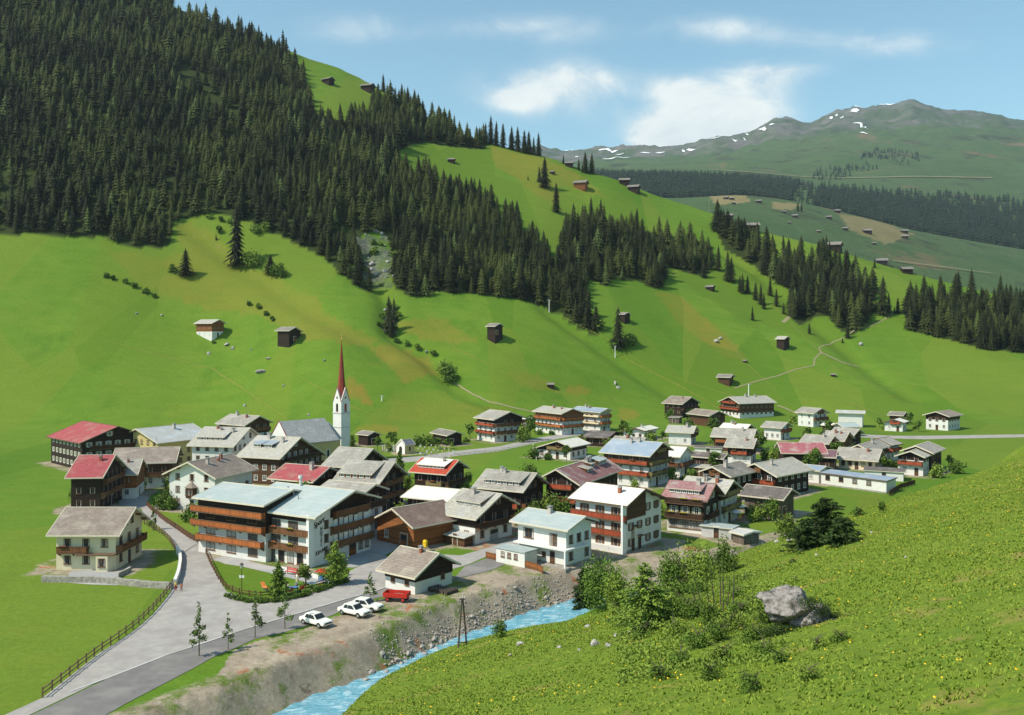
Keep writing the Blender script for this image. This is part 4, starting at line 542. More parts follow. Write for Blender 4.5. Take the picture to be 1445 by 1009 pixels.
for P,w in STRIP: ribbon('mown_strip',P,w,MSTRIP,.08,jit=.3)
MSNOW=mk('old_snow',(.82,.84,.86),(.74,.77,.80),scale=.01)
for P,w in SNOW: ribbon('snow_patch',P,w*1.3,MSNOW,7.,kind='structure',sub=8,jit=.45)
# ---------------------------------------------------------------- shared building parts
def make_window(name,w,h,frame,shut=None,curt=True,cross=True):
    b=MB(); fw=.09
    b.box(-w/2-fw,w/2+fw,-.05,.03,-h/2-fw,-h/2); b.box(-w/2-fw,w/2+fw,-.05,.03,h/2,h/2+fw)
    b.box(-w/2-fw,-w/2,-.05,.03,-h/2,h/2); b.box(w/2,w/2+fw,-.05,.03,-h/2,h/2)
    b.quad([(-w/2,-.01,-h/2),(w/2,-.01,-h/2),(w/2,-.01,h/2),(-w/2,-.01,h/2)],1)
    if cross:
        b.box(-.03,.03,-.03,.022,-h/2,h/2); b.box(-w/2,w/2,-.028,.020,h*.14,h*.14+.05)
    if curt:
        for s_ in (-1,1): b.quad([(s_*w*.5,.0,-h/2),(s_*w*.36,.0,-h/2),(s_*w*.42,.0,h/2),(s_*w*.5,.0,h/2)],2)
    b.box(-w/2-.14,w/2+.14,-.04,.12,-h/2-fw-.06,-h/2-fw+.004)
    if shut:
        for s_ in (-1,1):
            x0=s_*(w/2+fw+.02); x1=s_*(w/2+fw+.02+w*.46); b.box(min(x0,x1),max(x0,x1),-.03,.05,-h/2-.04,h/2+.04,3)
    return b.mesh(name,[frame,GLASS,CURT,shut or frame])
WIN={'w':make_window('window',.95,1.15,FRAME_W),'b':make_window('window',.95,1.15,FRAME_B),
's':make_window('window',.8,1.1,FRAME_W,SHUT),'sb':make_window('window',.8,1.1,FRAME_B,SHUTB),
't':make_window('window',.55,.65,FRAME_W,None,False),'k':make_window('window',.6,.7,FRAME_B,None,False),'l':make_window('window',1.9,1.45,FRAME_B),'x':make_window('window',1.9,1.55,FRAME_B,None,False,True),'h':make_window('window',.7,1.9,FRAME_B,None,False),'d':make_window('window',.8,.62,FRAME_W,None,True)}
def door_mesh(mat,w=1.,h=2.05):
    b=MB(); b.box(-w/2-.1,w/2+.1,-.05,.03,0,h+.1,1); b.box(-w/2,w/2,-.03,.06,0,h,0); b.box(-w/2+.15,w/2-.15,.05,.075,h*.55,h*.88,2); return b.mesh('door',[mat,FRAME_W,GLASS])
DOOR=door_mesh(WM['brown']); DOORG=door_mesh(METAL,2.3,2.1); DOORW=door_mesh(WM['orange'],1.8,2.2)
def handle(): b=MB(); b.box(.34,.40,.06,.12,.95,1.05); return b.mesh('handle',CHROME)
HANDLE=handle()
def balcony_mesh(x0,x1,dep,mat,post=True,boxed=True):
    """slab, solid board parapet, hand rail and corner brackets; face plane at y=0, outwards +y"""
    b=MB(); b.box(x0,x1,-.05,dep,-.14,0,1); b.box(x0,x1,dep-.07,dep,.06,.92,0); b.box(x0-.04,x1+.04,dep-.11,dep+.05,.92,1.0,1)
    for xa in (x0,x1-.07): b.box(xa,xa+.07,0,dep-.075,.06,.915,0)
    n=max(2,int((x1-x0)/2.4))
    for i in range(n+1):
        x=x0+.1+(x1-x0-.2)*i/n; b.hexa([(x-.06,-.02,-.62),(x+.06,-.02,-.62),(x+.06,.04,-.62),(x-.06,.04,-.62)],[(x-.06,-.02,-.145),(x+.06,-.02,-.145),(x+.06,dep-.15,-.145),(x-.06,dep-.15,-.145)],1)
    return b.mesh('balcony',[mat,VERGE['dark']])
FBOX={}
def flower_box(w,kind='r'):
    key=(round(w,1),kind)
    if key not in FBOX:
        rg=random.Random(len(FBOX)); b=MB(); b.box(-w/2,w/2,0,.2,-.18,.02,1)
        for i in range(int(w*9)):
            x=-w/2+w*rg.random(); b.ellipsoid((x,.1+.07*rg.random(),.05+.1*rg.random()),(.12,.11,.10),5,3,0)
        FBOX[key]=b.mesh('flower_box',[FLOW if kind=='r' else FLOWY,WM['dark']])
    return FBOX[key]
def chimney_mesh(h,brick=False,w=.55):
    b=MB(); b.box(-w/2,w/2,-w/2,w/2,-.9,h,0); b.box(-w/2-.06,w/2+.06,-w/2-.06,w/2+.06,h,h+.09,1)
    for sx in (-1,1):
        for sy in (-1,1): b.box(sx*w*.4-.05,sx*w*.4+.05,sy*w*.4-.05,sy*w*.4+.05,h+.09,h+.3,1)
    b.box(-w/2-.1,w/2+.1,-w/2-.1,w/2+.1,h+.3,h+.37,2); return b.mesh('chimney',[CHIMR if brick else CHIM,CHIM,METAL])
CHM=[chimney_mesh(.9),chimney_mesh(1.2,False,.7),chimney_mesh(.9,True),chimney_mesh(.6,True,.45)]
def antenna():
    b=MB(); b.tube((0,0,-.3),(0,0,2.6),.025); 
    for i,w in enumerate((.5,.4,.3,.25)): b.box(-w,w,-.015,.015,2.5-.22*i,2.53-.22*i)
    b.box(-.015,.015,-.6,.5,2.2,2.23); return b.mesh('antenna',METAL)
ANT=antenna()
WINX=WIN['x']
class House:
    pass
def build_house(key,n,l,c,r='grey',lo='plaster',up='brown',hp=0,fl=None,bal=(),dorm=(),ch=1,verge='white',win='w',upwin='b',og=1.05,oe=1.0,attic=True,nwG=None,nwE=None,doorf='G',door='d',thick=.2,group=None,blind='',ant=0,thE=0):
    x,y,th,Lr,Wv,zg,he,rise,W2,s=FIT[key]
    Q=House(); k=rise/Wv; rz=he+rise
    root=empty(n,(x,y,zg),th,l,c,group); Q.root=root; Q.s=s
    og=min(og,Lr*.12) if key!='hotel_main' else og; oe=min(oe,Wv*.2); oe2=min(oe,W2*.2)
    X=Lr/2-og; A=Wv-oe; B=W2-oe2                      # wall half length, wall to visible eave, wall to far eave
    def roofz(yy): return rz-k*abs(yy)
    tv=thick
    zt=lambda yy: roofz(yy)-tv-.02
    # lowest ground below the footprint
    cs,sn=math.cos(th),math.sin(th)
    gl=min(g1(x+cs*a-sn*s*b_,y+sn*a+cs*s*b_) for a in (-X,X) for b_ in (A,-B)); base=min(0,gl-zg)-.6
    hp=min(hp,he-.3)
    Q.X,Q.A,Q.B,Q.k,Q.rz,Q.he,Q.og,Q.oe,Q.roofz=X,A,B,k,rz,he,og,oe,roofz
    S=lambda yy: yy*s
    def prism(z0,gab,ex,mat,name,par):
        b=MB(); a1,b1,x1=A+ex,B+ex,X+ex
        if gab:
            sec=[(-b1,z0),(a1,z0),(a1,zt(a1)),(0,zt(0)),(-b1,zt(b1))]
        else: sec=[(-b1,z0),(a1,z0),(a1,gab_h),(-b1,gab_h)]
        f=[(x1,S(p),q) for p,q in sec]; g=[(-x1,S(p),q) for p,q in sec]
        b.hexa(g,f); return b.obj(name,mat,par)
    gab_h=hp
    if hp>.5 and lo!=up:
        wall=prism(base,False,0,WM[lo],'wall',root); wall['label']='%s lower wall'%('whitewashed' if lo=='plaster' else lo)
        wu=prism(hp-.02,True,.07,WM[up],'timber_wall' if up in('dark','brown','orange','oldgrey') else 'upper_wall',root)
    else:
        wall=prism(base,True,0,WM[up if hp<=.5 else lo],'wall',root); wu=wall
    # roof
    b=MB(); Lh=Lr/2
    for sy,Wd in ((1,Wv),(-1,W2)):
        z1=roofz(Wd); ye=S(sy*Wd); yr=0.0
        top=[(-Lh,yr,rz),(Lh,yr,rz),(Lh,ye,z1),(-Lh,ye,z1)]; bot=[(p[0],p[1],p[2]-tv) for p in top]
        b.hexa(bot,top,0,1)
        # fascia boards on the verges and the eave
        for xx in (-Lh,Lh): b.hexa([(xx-.05,yr,rz-tv-.06),(xx+.05,yr,rz-tv-.06),(xx+.05,ye,z1-tv-.06),(xx-.05,ye,z1-tv-.06)],[(xx-.05,yr,rz+.045),(xx+.05,yr,rz+.045),(xx+.05,ye,z1+.045),(xx-.05,ye,z1+.045)],1)
        b.box(-Lh-.05,Lh+.05,ye-.05*1,ye+.05,z1-tv-.05,z1-.03,1)
    b.box(-Lh,Lh,-.12,.12,rz-.03,rz+.05,1)
    roof=b.obj('roof',[RM[r],VERGE[verge]],root); Q.roof=roof
    # purlins under the gable overhang
    if y<240:
        for yy in (0,A*.95,-B*.95,A*.5,-B*.5):
            for sx in (-1,1):
                b=MB(); b.box(min(sx*(X-.3),sx*(Lh-.12)),max(sx*(X-.3),sx*(Lh-.12)),S(yy)-.09,S(yy)+.09,roofz(yy)-tv-.27,roofz(yy)-tv-.03); b.obj('purlin',VERGE['dark'],root)
    rg=random.Random(sum(map(ord,key)))
    spots=[(.15,.12),(-.2,.25),(.42,.3),(-.45,.15)]
    for i in range(ch):
        fx,fy=spots[(i+rg.randint(0,2))%4]; yy=A*fy; xx=X*(fx+.1*rg.random()); 
        link('chimney',CHM[rg.randint(0,3)],roof,(xx,S(yy),roofz(yy)))
    if ant: link('antenna',ANT,roof,(X*.3,S(.3),roofz(.3)),rot=rg.random()*2)
    # faces: name -> (origin function, rotation)
    def place(face,u_,z,me,name,par=None,out=0.,rot=True):
        e=.075 if z>hp-.3 and lo!=up and hp>.5 else .01
        if face=='G': p=(X+e+out,S(u_),z); a=-math.pi/2
        elif face=='g': p=(-X-e-out,S(u_),z); a=math.pi/2
        elif face=='E': p=(u_,S(A+e+out),z); a=0 if s>0 else math.pi
        else: p=(u_,S(-B-e-out),z); a=math.pi if s>0 else 0
        return link(name,me,par or root,p,rot=a)
    Q.place=place
    nfl=fl or max(1,int(round((he+.3)/2.65))); fh=2.62
    Q.fh=fh
    for face in 'GEge':
        if face in blind: continue
        span=(A+B) if face in 'Gg' else 2*X; c0=(A-B)/2 if face in 'Gg' else 0
        nw=(nwG if face in 'Gg' else nwE) or max(1,int(span/2.6))
        for f in range(nfl+(1 if (attic and face in 'Gg') else 0)):
            z=1.55+f*fh; 
            sp_=span; m_=nw
            if f>=nfl: sp_=span*.5; m_=2 if span>7 else 1
            for i in range(m_):
                u_=c0+(-.5+(i+.5)/m_)*sp_*.94
                lim=zt(u_) if face in 'Gg' else zt(A)
                if z+.75>lim: continue
                if face==doorf and f==0 and i==m_//2: continue
                upz=z>hp-.2
                place(face,u_,z,WIN[(upwin if upz else win)],'window')
    span=(A+B) if doorf in 'Gg' else 2*X; c0=(A-B)/2 if doorf in 'Gg' else 0
    nw=(nwG if doorf in 'Gg' else nwE) or max(1,int(span/2.6)); ui=c0+(-.5+(nw//2+.5)/nw)*span*.94
    if door: d=place(doorf,ui,0,{'d':DOOR,'g':DOORG,'w':DOORW}[door],'door'); link('handle',HANDLE,d)
    for bb in bal:
        face,lv,colr=bb[:3]; fr=bb[3] if len(bb)>3 else .98; fc=bb[4] if len(bb)>4 else 0; fb=bb[5] if len(bb)>5 else 'r'
        span=(A+B) if face in 'Gg' else 2*X; c0=(A-B)/2 if face in 'Gg' else 0
        z=.15+lv*fh
        if face in 'Gg':
            w=span
            while w>1.5 and z+1.0>min(zt(c0+w/2),zt(c0-w/2)): w-=.3
            w=min(w,span*fr)
        else: w=span*fr
        if w<1.5: continue
        me=balcony_mesh(-w/2,w/2,.95,BM[colr]); o=place(face,c0+fc*span,z,me,'balcony')
        nb=int(w/2.2)
        if fb:
            for i in range(nb):
                if rg.random()<.6: link('flower_box',flower_box(1.4,'y' if fb=='y' else 'r'),o,(-w/2+(i+.5)*w/nb,.93,.98))
    for dd in dorm:
        x0,x1,yf,col,dr=dd[:5]; hgt=dd[5] if len(dd)>5 else 1.0
        # shed dormer: front wall at y=A*yf, roof runs back with a flatter pitch to the slope
        xa,xb=x0*X,x1*X; yf_=A*yf; zf=roofz(yf_); zt_=zf+hgt; kb=k*.35 if (x1-x0)<1. else max(.03,(rz-.03-zt_)/(yf_-.15))
        yb=(zt_-rz+kb*yf_)/(-k+kb) if k!=kb else 0; yb=max(.12,(rz-zt_-kb*yf_)/(k-kb))
        zb=zt_+kb*(yf_-yb)
        b=MB(); b.hexa([(xa,S(yf_),zf-.15),(xb,S(yf_),zf-.15),(xb,S(yb),roofz(yb)-.15),(xa,S(yb),roofz(yb)-.15)],[(xa,S(yf_),zt_-.06),(xb,S(yf_),zt_-.06),(xb,S(yb),zb-.06),(xa,S(yb),zb-.06)])
        d=b.obj('dormer',WM[col],root)
        o=.35; yo=yf_+o; zo=zt_-kb*o
        b=MB(); top=[(xa-o,S(yo),zo+.08),(xb+o,S(yo),zo+.08),(xb+o,S(yb),zb+.08),(xa-o,S(yb),zb+.08)]
        b.hexa([(p[0],p[1],p[2]-.13) for p in top],top,0,1); b.obj('dormer_roof',[RM[dr],VERGE['white']],d)
        nn=max(2,int((xb-xa)/1.35)) if len(dd)<7 else dd[6]
        for i in range(nn):
            link('window',WIN['d'],d,(xa+(xb-xa)*(i+.5)/nn,S(yf_+.02),zf+hgt*.46),rot=0 if s>0 else math.pi,scale=(1,1,min(1,hgt*.85)))
    return Q
# ---------------------------------------------------------------- the village, one house after another
HS={}
def h(key,*a,**k): HS[key]=build_house(key,*a,**k)
h('redroof_topleft','chalet','wide dark timber chalet with a red roof at the far left, against the meadow','chalet',r='red',up='dark',bal=[('G',1,'dark'),('G',2,'dark',.8)],upwin='s',ch=0,verge='dark')
h('pale_long','long_house','long ochre house with a pale shiny roof right of the wide red roofed chalet','house',r='pale',up='ochre',ch=1,win='b')
h('grey_school','village_house','big white house with wide grey roof and long window band left of the church','house',r='beige',lo='plaster',up='plaster',hp=7,dorm=[(-.95,.4,.75,'brown','beige',.7)],ch=3,win='b',ant=1)
h('grey_back_chalet','chalet','brown gabled chalet with grey roof standing highest behind the church square, under the meadow','chalet',r='grey',lo='plaster',up='brown',hp=4.6,bal=[('G',2,'brown'),('G',1,'dark')],ch=2,ant=1)
h('blue_dormer','farmhouse','dark farmhouse with two small blue dormers in its grey roof, just below the church','farmhouse',r='beige',lo='brown',up='brown',hp=0,bal=[('G',1,'brown'),('G',2,'dark')],dorm=[(-.75,-.35,.62,'brown','blue',.9,2),(-.15,.25,.62,'brown','blue',.9,2)],ch=2,upwin='w')
h('brown_long','long_house','long brown timber house with a dull brown roof, next to the oriel house','house',r='greybrown',lo='plaster',up='brown',hp=2.7,bal=[('E',1,'brown',.95)],ch=0,ant=1)
h('small_front','small_house','small orange timber house on a white base tucked in front of the long brown house','house',r='grey',lo='plaster',up='orange',hp=2.4,ch=1)
h('redroof_left','chalet','dark red roofed chalet with brown balconies at the top of the lane','chalet',r='red',lo='brown',up='dark',bal=[('G',1,'brown'),('G',2,'brown',.8)],ch=1)
h('oriel_house','village_house','white gabled house with a roofed wooden oriel over its door, facing the lane','house',r='greybrown',lo='plaster',up='plaster',hp=6,ch=3,nwG=3,verge='white',win='b',door='d')
h('hotel_main','hotel','large white hotel with pale blue roof, brown balconies and HOTEL written down its corner','hotel',r='bluegrey',lo='plaster',up='plaster',hp=7,og=1.6,ch=0,blind='GEge',attic=False,door=None)
h('hotel_wing','hotel_wing','lower left wing of the blue roofed hotel with three orange brown balconies','hotel',r='bluegrey',lo='plaster',up='dark',hp=4.6,og=.5,ch=0,nwE=3,win='x',upwin='x',bal=[('E',.85,'orange',.96,0,None),('E',1.75,'orange',1.06,-.03,None),('E',2.62,'orange',1.06,-.03,None)],attic=False,blind='Gg',door=None,verge='white')  # dark upper wall colour stands in for shaded recesses behind the balconies
h('red_behind_hotel','farmhouse','dark farmhouse with a plain pinkish red roof right behind the hotel','farmhouse',r='red',up='dark',ch=2,bal=[('G',1,'dark')])
h('grey_mid','farmhouse','dark gabled farmhouse with grey roof between the church and the chalet with the long dormer','farmhouse',r='grey',up='dark',ch=0)
h('big_dormer','chalet','dark chalet whose grey roof is almost filled by one very long dormer, behind the hotel','chalet',r='grey',up='dark',bal=[('G',1,'brown'),('G',2,'brown',.7)],dorm=[(-1.02,.66,.98,'orange','grey',.95)],ch=0)
h('grey_flat_mid','house_annex','flat grey roofed white annex joined to the back of the hotel','annex',r='grey',lo='plaster',up='dark',hp=5,ch=0,attic=False,bal=[('G',1,'dark'),('G',2,'dark')])
h('red_chalet','chalet','dark chalet with bright tile red roof and one long white dormer','chalet',r='redtile',lo='dark',up='dark',dorm=[(-.88,.85,.82,'brown','white',.72,7)],bal=[('G',1,'dark'),('E',1,'olive',.5,.2)],ch=1)
h('white_annex','shed','low building with a broad plain white roof behind the brown barn','annex',r='white',up='dark',ch=0,attic=False,thick=.15)
h('grey_dormer_white','chalet','chalet with white ground floor and red brown roof window band beside the brown barn','chalet',r='beige',lo='plaster',up='dark',hp=2.9,dorm=[(-.66,.8,.66,'orange','grey',.75,8)],bal=[('G',1,'dark')],ch=1,door='g',win='b',doorf='G')
h('brown_barn','barn','large red brown plank barn with brown roof across the road from the roadside shed','barn',r='brown',up='orange',ch=0,fl=1,nwG=2,nwE=1,upwin='w',attic=False,blind='Ee',door='w')
h('road_barn','roadside_barn','small barn with brown shingle roof and white base alone between road and river','barn',r='greybrown',lo='plaster',up='dark',hp=1.75,fl=1,nwE=2,ch=1,win='k',attic=False,door=None)
h('three_storey_white','pension','white three storey pension with grey roof and red brown balconies, leftmost above the meadow lane','guest house',r='grey',lo='plaster',up='dark',hp=6.4,fl=2,bal=[('E',1,'redb',1.02),('E',2,'redb',1.02),('G',1,'brown'),('G',2,'brown')],ch=0,win='w')
h('balcony_pension','pension','long cream pension with orange flower balconies and pale roof, between two pensions','guest house',r='beige',lo='plaster',up='orange',hp=4.9,bal=[('E',1,'orange',1.02),('E',2,'orange',1.02),('G',1,'orange'),('G',2,'orange'),('G',3,'brown',.5)],ch=2,nwG=5)
h('blue_pension','pension','tall pension with light blue roof and cream balconies, rightmost of three above the lane','guest house',r='blue',lo='plaster',up='cream',hp=5,bal=[('E',1,'cream',1.),('E',2,'cream',1.),('G',1,'orange'),('G',2,'orange')],ch=2,nwG=4,nwE=3)
h('bungalow','bungalow','white single storey bungalow with almost white roof on the meadow below the three pensions','bungalow',r='white',lo='plaster',up='dark',hp=2.5,fl=1,bal=[('G',1,'olive',.6,.08)],ch=0,win='b')
h('grey_garage','open_garage','wide low dark roofed garage behind the white bungalow','garage',r='darkgrey',lo='plaster',up='dark',hp=0,fl=1,ch=0,attic=False,door='g',verge='dark')
h('white_low','bungalow','low white gabled house with off white roof right of the blue roofed pension','bungalow',r='white',up='plaster',lo='plaster',hp=3,fl=1,ch=1,win='b',verge='dark')
h('behind_blue','house_annex','grey roofed annex peeping out behind the large blue roofed inn','annex',r='grey',up='plaster',ch=1)
h('blue_hotel','inn','large timber inn with broad blue metal roof and orange red balconies mid village','inn',r='blue',lo='plaster',up='brown',hp=4.9,bal=[('E',1,'redb',1.02),('E',2,'redb',1.02),('G',1,'olive'),('G',2,'olive'),('G',3,'olive',.5)],ch=2,nwG=6)
h('striped_roof','chalet','timber chalet with a long faded red striped roof and several small shed dormers','chalet',r='striped',lo='brown',up='dark',bal=[('G',1,'redb'),('G',2,'redb',.7)],dorm=[(.32,.02,.72,'brown','grey',.75,2),(-.05,-.3,.5,'brown','grey',.75,2),(-.4,-.85,.55,'brown','bluegrey',1.0,4)],ch=4)
h('grey_big_dormer','chalet','dark chalet with long grey dormer, left neighbour of the striped roof','chalet',r='grey',lo='brown',up='dark',dorm=[(-.8,.88,.88,'dark','grey',.85,6)],bal=[('G',1,'brown'),('E',1,'redb',.4,.25)],ch=2)
h('white_three','apartment_house','tall white house with cream white roof and two orange red balconies by the river','apartment house',r='white',lo='plaster',up='plaster',hp=7,bal=[('E',2,'redb',1.08,0,None),('E',1,'redb',1.02,0,None)],ch=0,nwG=4,win='sb',upwin='sb',verge='dark',door='d',doorf='G')
h('light_blue_white','villa','white two storey house with pale blue roof beside the gravel bank of the river','house',r='bluegrey',lo='plaster',up='plaster',hp=5,ch=0,nwE=2,nwG=3,win='b',upwin='b',verge='white',attic=False,door=None,blind='E')
h('dark_chalet_ne','chalet','dark chalet with a light patched roof standing on the slope, left of the long lodge','chalet',r='greybrown',up='dark',ch=1,bal=[('G',1,'dark')])
h('barn_ne','barn','brown log barn with mossy roof just below the long lodge','barn',r='greybrown',up='brown',ch=0,fl=1,door='w',blind='Ee',verge='white')
h('lodge_ne','lodge','long lodge with pale roof and red brown gable balconies, topmost of the village','lodge',r='beige',lo='plaster',up='brown',hp=1.6,fl=2,bal=[('G',1,'redb'),('G',2,'redb',.7)],ch=2,nwE=7,win='s')
h('white_small_n','guest_house','small white guest house with pale roof below the mossy log barn','guest house',r='beige',lo='plaster',up='plaster',hp=4,bal=[('G',1,'dark')],ch=1)
h('white_roof_n','farmhouse','farmhouse with a nearly white roof, rearmost of three stepped roofs','farmhouse',r='white',up='dark',ch=2)
h('grey_double_back','farmhouse','farmhouse with grey roof, middle one of three stepped roofs','farmhouse',r='grey',lo='brown',up='brown',bal=[('E',1,'orange',.9)],ch=1)
h('grey_double_front','farmhouse','farmhouse with orange balcony over white base, front one of three stepped roofs','farmhouse',r='grey',lo='plaster',up='dark',hp=2.4,bal=[('E',1,'redb',.7)],ch=1)
h('white_corner_n','chalet','small chalet, half white and half red brown, right of the three stepped roofs','chalet',r='grey',lo='plaster',up='plaster',hp=4,bal=[('G',1,'redb')],ch=0,nwE=3)
h('pension_e','pension','white pension with grey roof and brown gable left of the big white box building','guest house',r='grey',lo='plaster',up='plaster',hp=5,bal=[('G',1,'brown'),('G',2,'brown',.6)],ch=0)
h('white_box_e','warehouse','tall plain white building with thin flat pale blue roof under the far slope','warehouse',r='pale',lo='plaster',up='plaster',hp=5,ch=0,attic=False,blind='EeGg',door=None)
h('dark_shed_e','shed','low dark shed with a white roof beside the pension','shed',r='white',up='dark',fl=1,ch=0,door='w',attic=False)
h('bluegrey_e','shed','shed with a dull blue grey roof in front of the big white box building','shed',r='bluegrey',up='grey',fl=1,ch=0,attic=False,door='w')
h('row_e_back','farmhouse','dark gabled farmhouse, rearmost and rightmost of a row of three grey roofs','farmhouse',r='grey',up='dark',ch=0)
h('row_e_mid','farmhouse','farmhouse with two chimneys, middle one of a row of three grey roofs','farmhouse',r='grey',lo='plaster',up='brown',hp=2.3,ch=2)
h('row_e_front','farmhouse','farmhouse, front left one of a row of three grey roofs behind the pink roof','farmhouse',r='grey',lo='plaster',up='brown',hp=2.4,ch=1)
h('pink_long','barn','long dark barn with a faded pink red roof','barn',r='pinkred',up='dark',fl=1,ch=0,blind='Gge',nwE=4,door='w')
h('purple_shed','shed','small dark shed with a purplish roof between the pink red barn and the cream house','shed',r='purple',up='dark',fl=1,ch=0,door='w',attic=False)
h('white_grey_e','house','cream white house with broad grey roof behind the long white workshop','house',r='grey',lo='cream',up='cream',hp=3,fl=1,ch=1,nwE=5,win='b',door='d',doorf='E')
h('grey_e_behind','farmhouse','farmhouse with grey roof partly hidden behind the cream white house','farmhouse',r='grey',lo='plaster',up='brown',hp=2.5,ch=2)
h('balcony_e','guest_house','small white house with bright red flower balcony right of the cream white house','guest house',r='grey',lo='plaster',up='plaster',hp=4,bal=[('G',1,'redb'),('E',1,'redb')],ch=0,verge='dark')
h('barn_e','barn','dark hay barn with grey roof behind the small white gabled house at the far right','barn',r='greyd',up='dark',fl=1,ch=0,door='w',attic=False,blind='Ee')
h('white_gable_e','guest_house','small white gabled house with white roof in front of the far right barn','guest house',r='white',lo='plaster',up='plaster',hp=3.5,bal=[('G',1,'redb',.7,.1)],ch=0,verge='dark')
h('edge_white','chalet','white walled chalet with dark roof cut off by the right edge, up by the slope','chalet',r='greybrown',lo='plaster',up='dark',hp=4,ch=0)
h('edge_back','chalet','dark chalet with grey roof, rear one of two at the lower right edge','chalet',r='grey',up='dark',ch=0)
h('edge_front','chalet','white and brown chalet with red bench front, nearer of two at the lower right edge','chalet',r='beige',lo='plaster',up='dark',hp=4,bal=[('G',1,'redb'),('G',2,'dark',.5)],ch=0)
h('blue_low','workshop','low white block with flat pale blue roof left of the long workshop','workshop',r='blue',lo='plaster',up='plaster',hp=3,fl=1,ch=0,attic=False,door=None)
h('big_chalet_e','chalet','big dark chalet with broad pale roof left of the long white workshop','chalet',r='beige',lo='dark',up='dark',bal=[('G',1,'redb'),('G',2,'brown',.5)],ch=1,upwin='w')
h('grey_chalet_e','chalet','dark chalet with broad grey roof, left neighbour of the big chalet with the pale roof','chalet',r='greyd',lo='dark',up='dark',bal=[('G',1,'redb'),('G',2,'brown',.5)],ch=1,upwin='w')
h('narrow_white','village_house','narrow tall white house with cream roof right behind the blue roofed inn','house',r='white',lo='plaster',up='plaster',hp=5,bal=[('G',1,'brown'),('E',1,'brown')],ch=0)
h('dark_barn_mid','barn','low barn with a dark weathered roof in the middle of the village','barn',r='darkgrey',lo='plaster',up='dark',hp=1.,fl=1,ch=0,door='w',attic=False)
h('pink_dormer','chalet','dark chalet with speckled pink roof and long dormer beside the parasol terrace','chalet',r='pink',lo='plaster',up='dark',hp=2.5,bal=[('E',1,'dark',1.04,0,'y'),('E',2,'dark',1.04,0,'y'),('G',1,'dark',.5)],dorm=[(-.95,.74,.86,'dark','pink',.85,5)],ch=2,win='l',upwin='s',verge='dark',nwE=3)
h('grey_behind_pink','guest_house','guest house with grey roof and olive balconies joined behind the speckled pink roof','guest house',r='beige',lo='plaster',up='brown',hp=4.8,bal=[('G',1,'olive'),('G',2,'olive',.8)],ch=3)
h('old_barn','barn','tumbledown grey plank barn with broken shingles below the two big chalets','barn',r='darkgrey',up='oldgrey',fl=1,ch=0,door='w',attic=False,blind='Ee',verge='white')
h('hut_low','shed','tiny plank shed with flat pale grey roof on the grass near the foreground slope','shed',r='pale',up='oldgrey',fl=1,ch=0,blind='GEge',attic=False,door=None,verge='white')
h('left_house','house','cream house with grey shingle roof and flower balcony in the meadow at the left edge','house',r='greybrown',lo='cream',up='cream',hp=4,bal=[('G',1,'brown'),('E',1,'brown',.5,-.2)],ch=0,verge='white',win='b')
h('chapel','chapel','small white chapel with slate roof and arched opening beside the graveyard','chapel',r='slate',lo='plaster',up='ochre',hp=0,fl=1,ch=0,blind='GEge',attic=False,door=None,og=.15,oe=.25,verge='white')
h('barn_c','hay_barn','dark hay barn with grey roof right behind the church tower','barn',r='greyd',up='dark',fl=1,ch=0,door='w',attic=False,blind='GEe')
h('barn_g','hay_barn','dark hay barn with old shingle roof right of the graveyard','barn',r='greyd',up='dark',fl=1,ch=0,door='w',attic=False,blind='GEe')
h('hut_red_white','barn','red wooden barn on a white base alone on the left meadow slope','barn',r='beige',lo='plaster',up='orange',hp=2.6,fl=2,ch=0,win='t',nwG=3)
h('hut_dark','hay_barn','dark hay barn on the meadow slope above the church','barn',r='greyd',up='dark',fl=1,ch=0,door='w',attic=False,blind='GEe')
h('hut_mid','hay_barn','dark hay hut alone in the middle of the big meadow slope','barn',r='greyd',up='dark',fl=1,ch=0,door='w',attic=False,blind='GEe')
h('hut_spruce','hay_barn','dark hay hut beside the single spruce on the right slope','barn',r='greyd',up='dark',fl=1,ch=0,door=None,attic=False,blind='GEge')
h('hut_path','hay_barn','dark hay hut with light roof left of the zigzag footpath','barn',r='beige',up='dark',fl=1,ch=0,door=None,attic=False,blind='GEge')
h('hut_ne','hay_barn','brown hay hut on the slope directly above the long lodge','barn',r='greyd',up='brown',fl=1,ch=0,door=None,attic=False,blind='GEge')
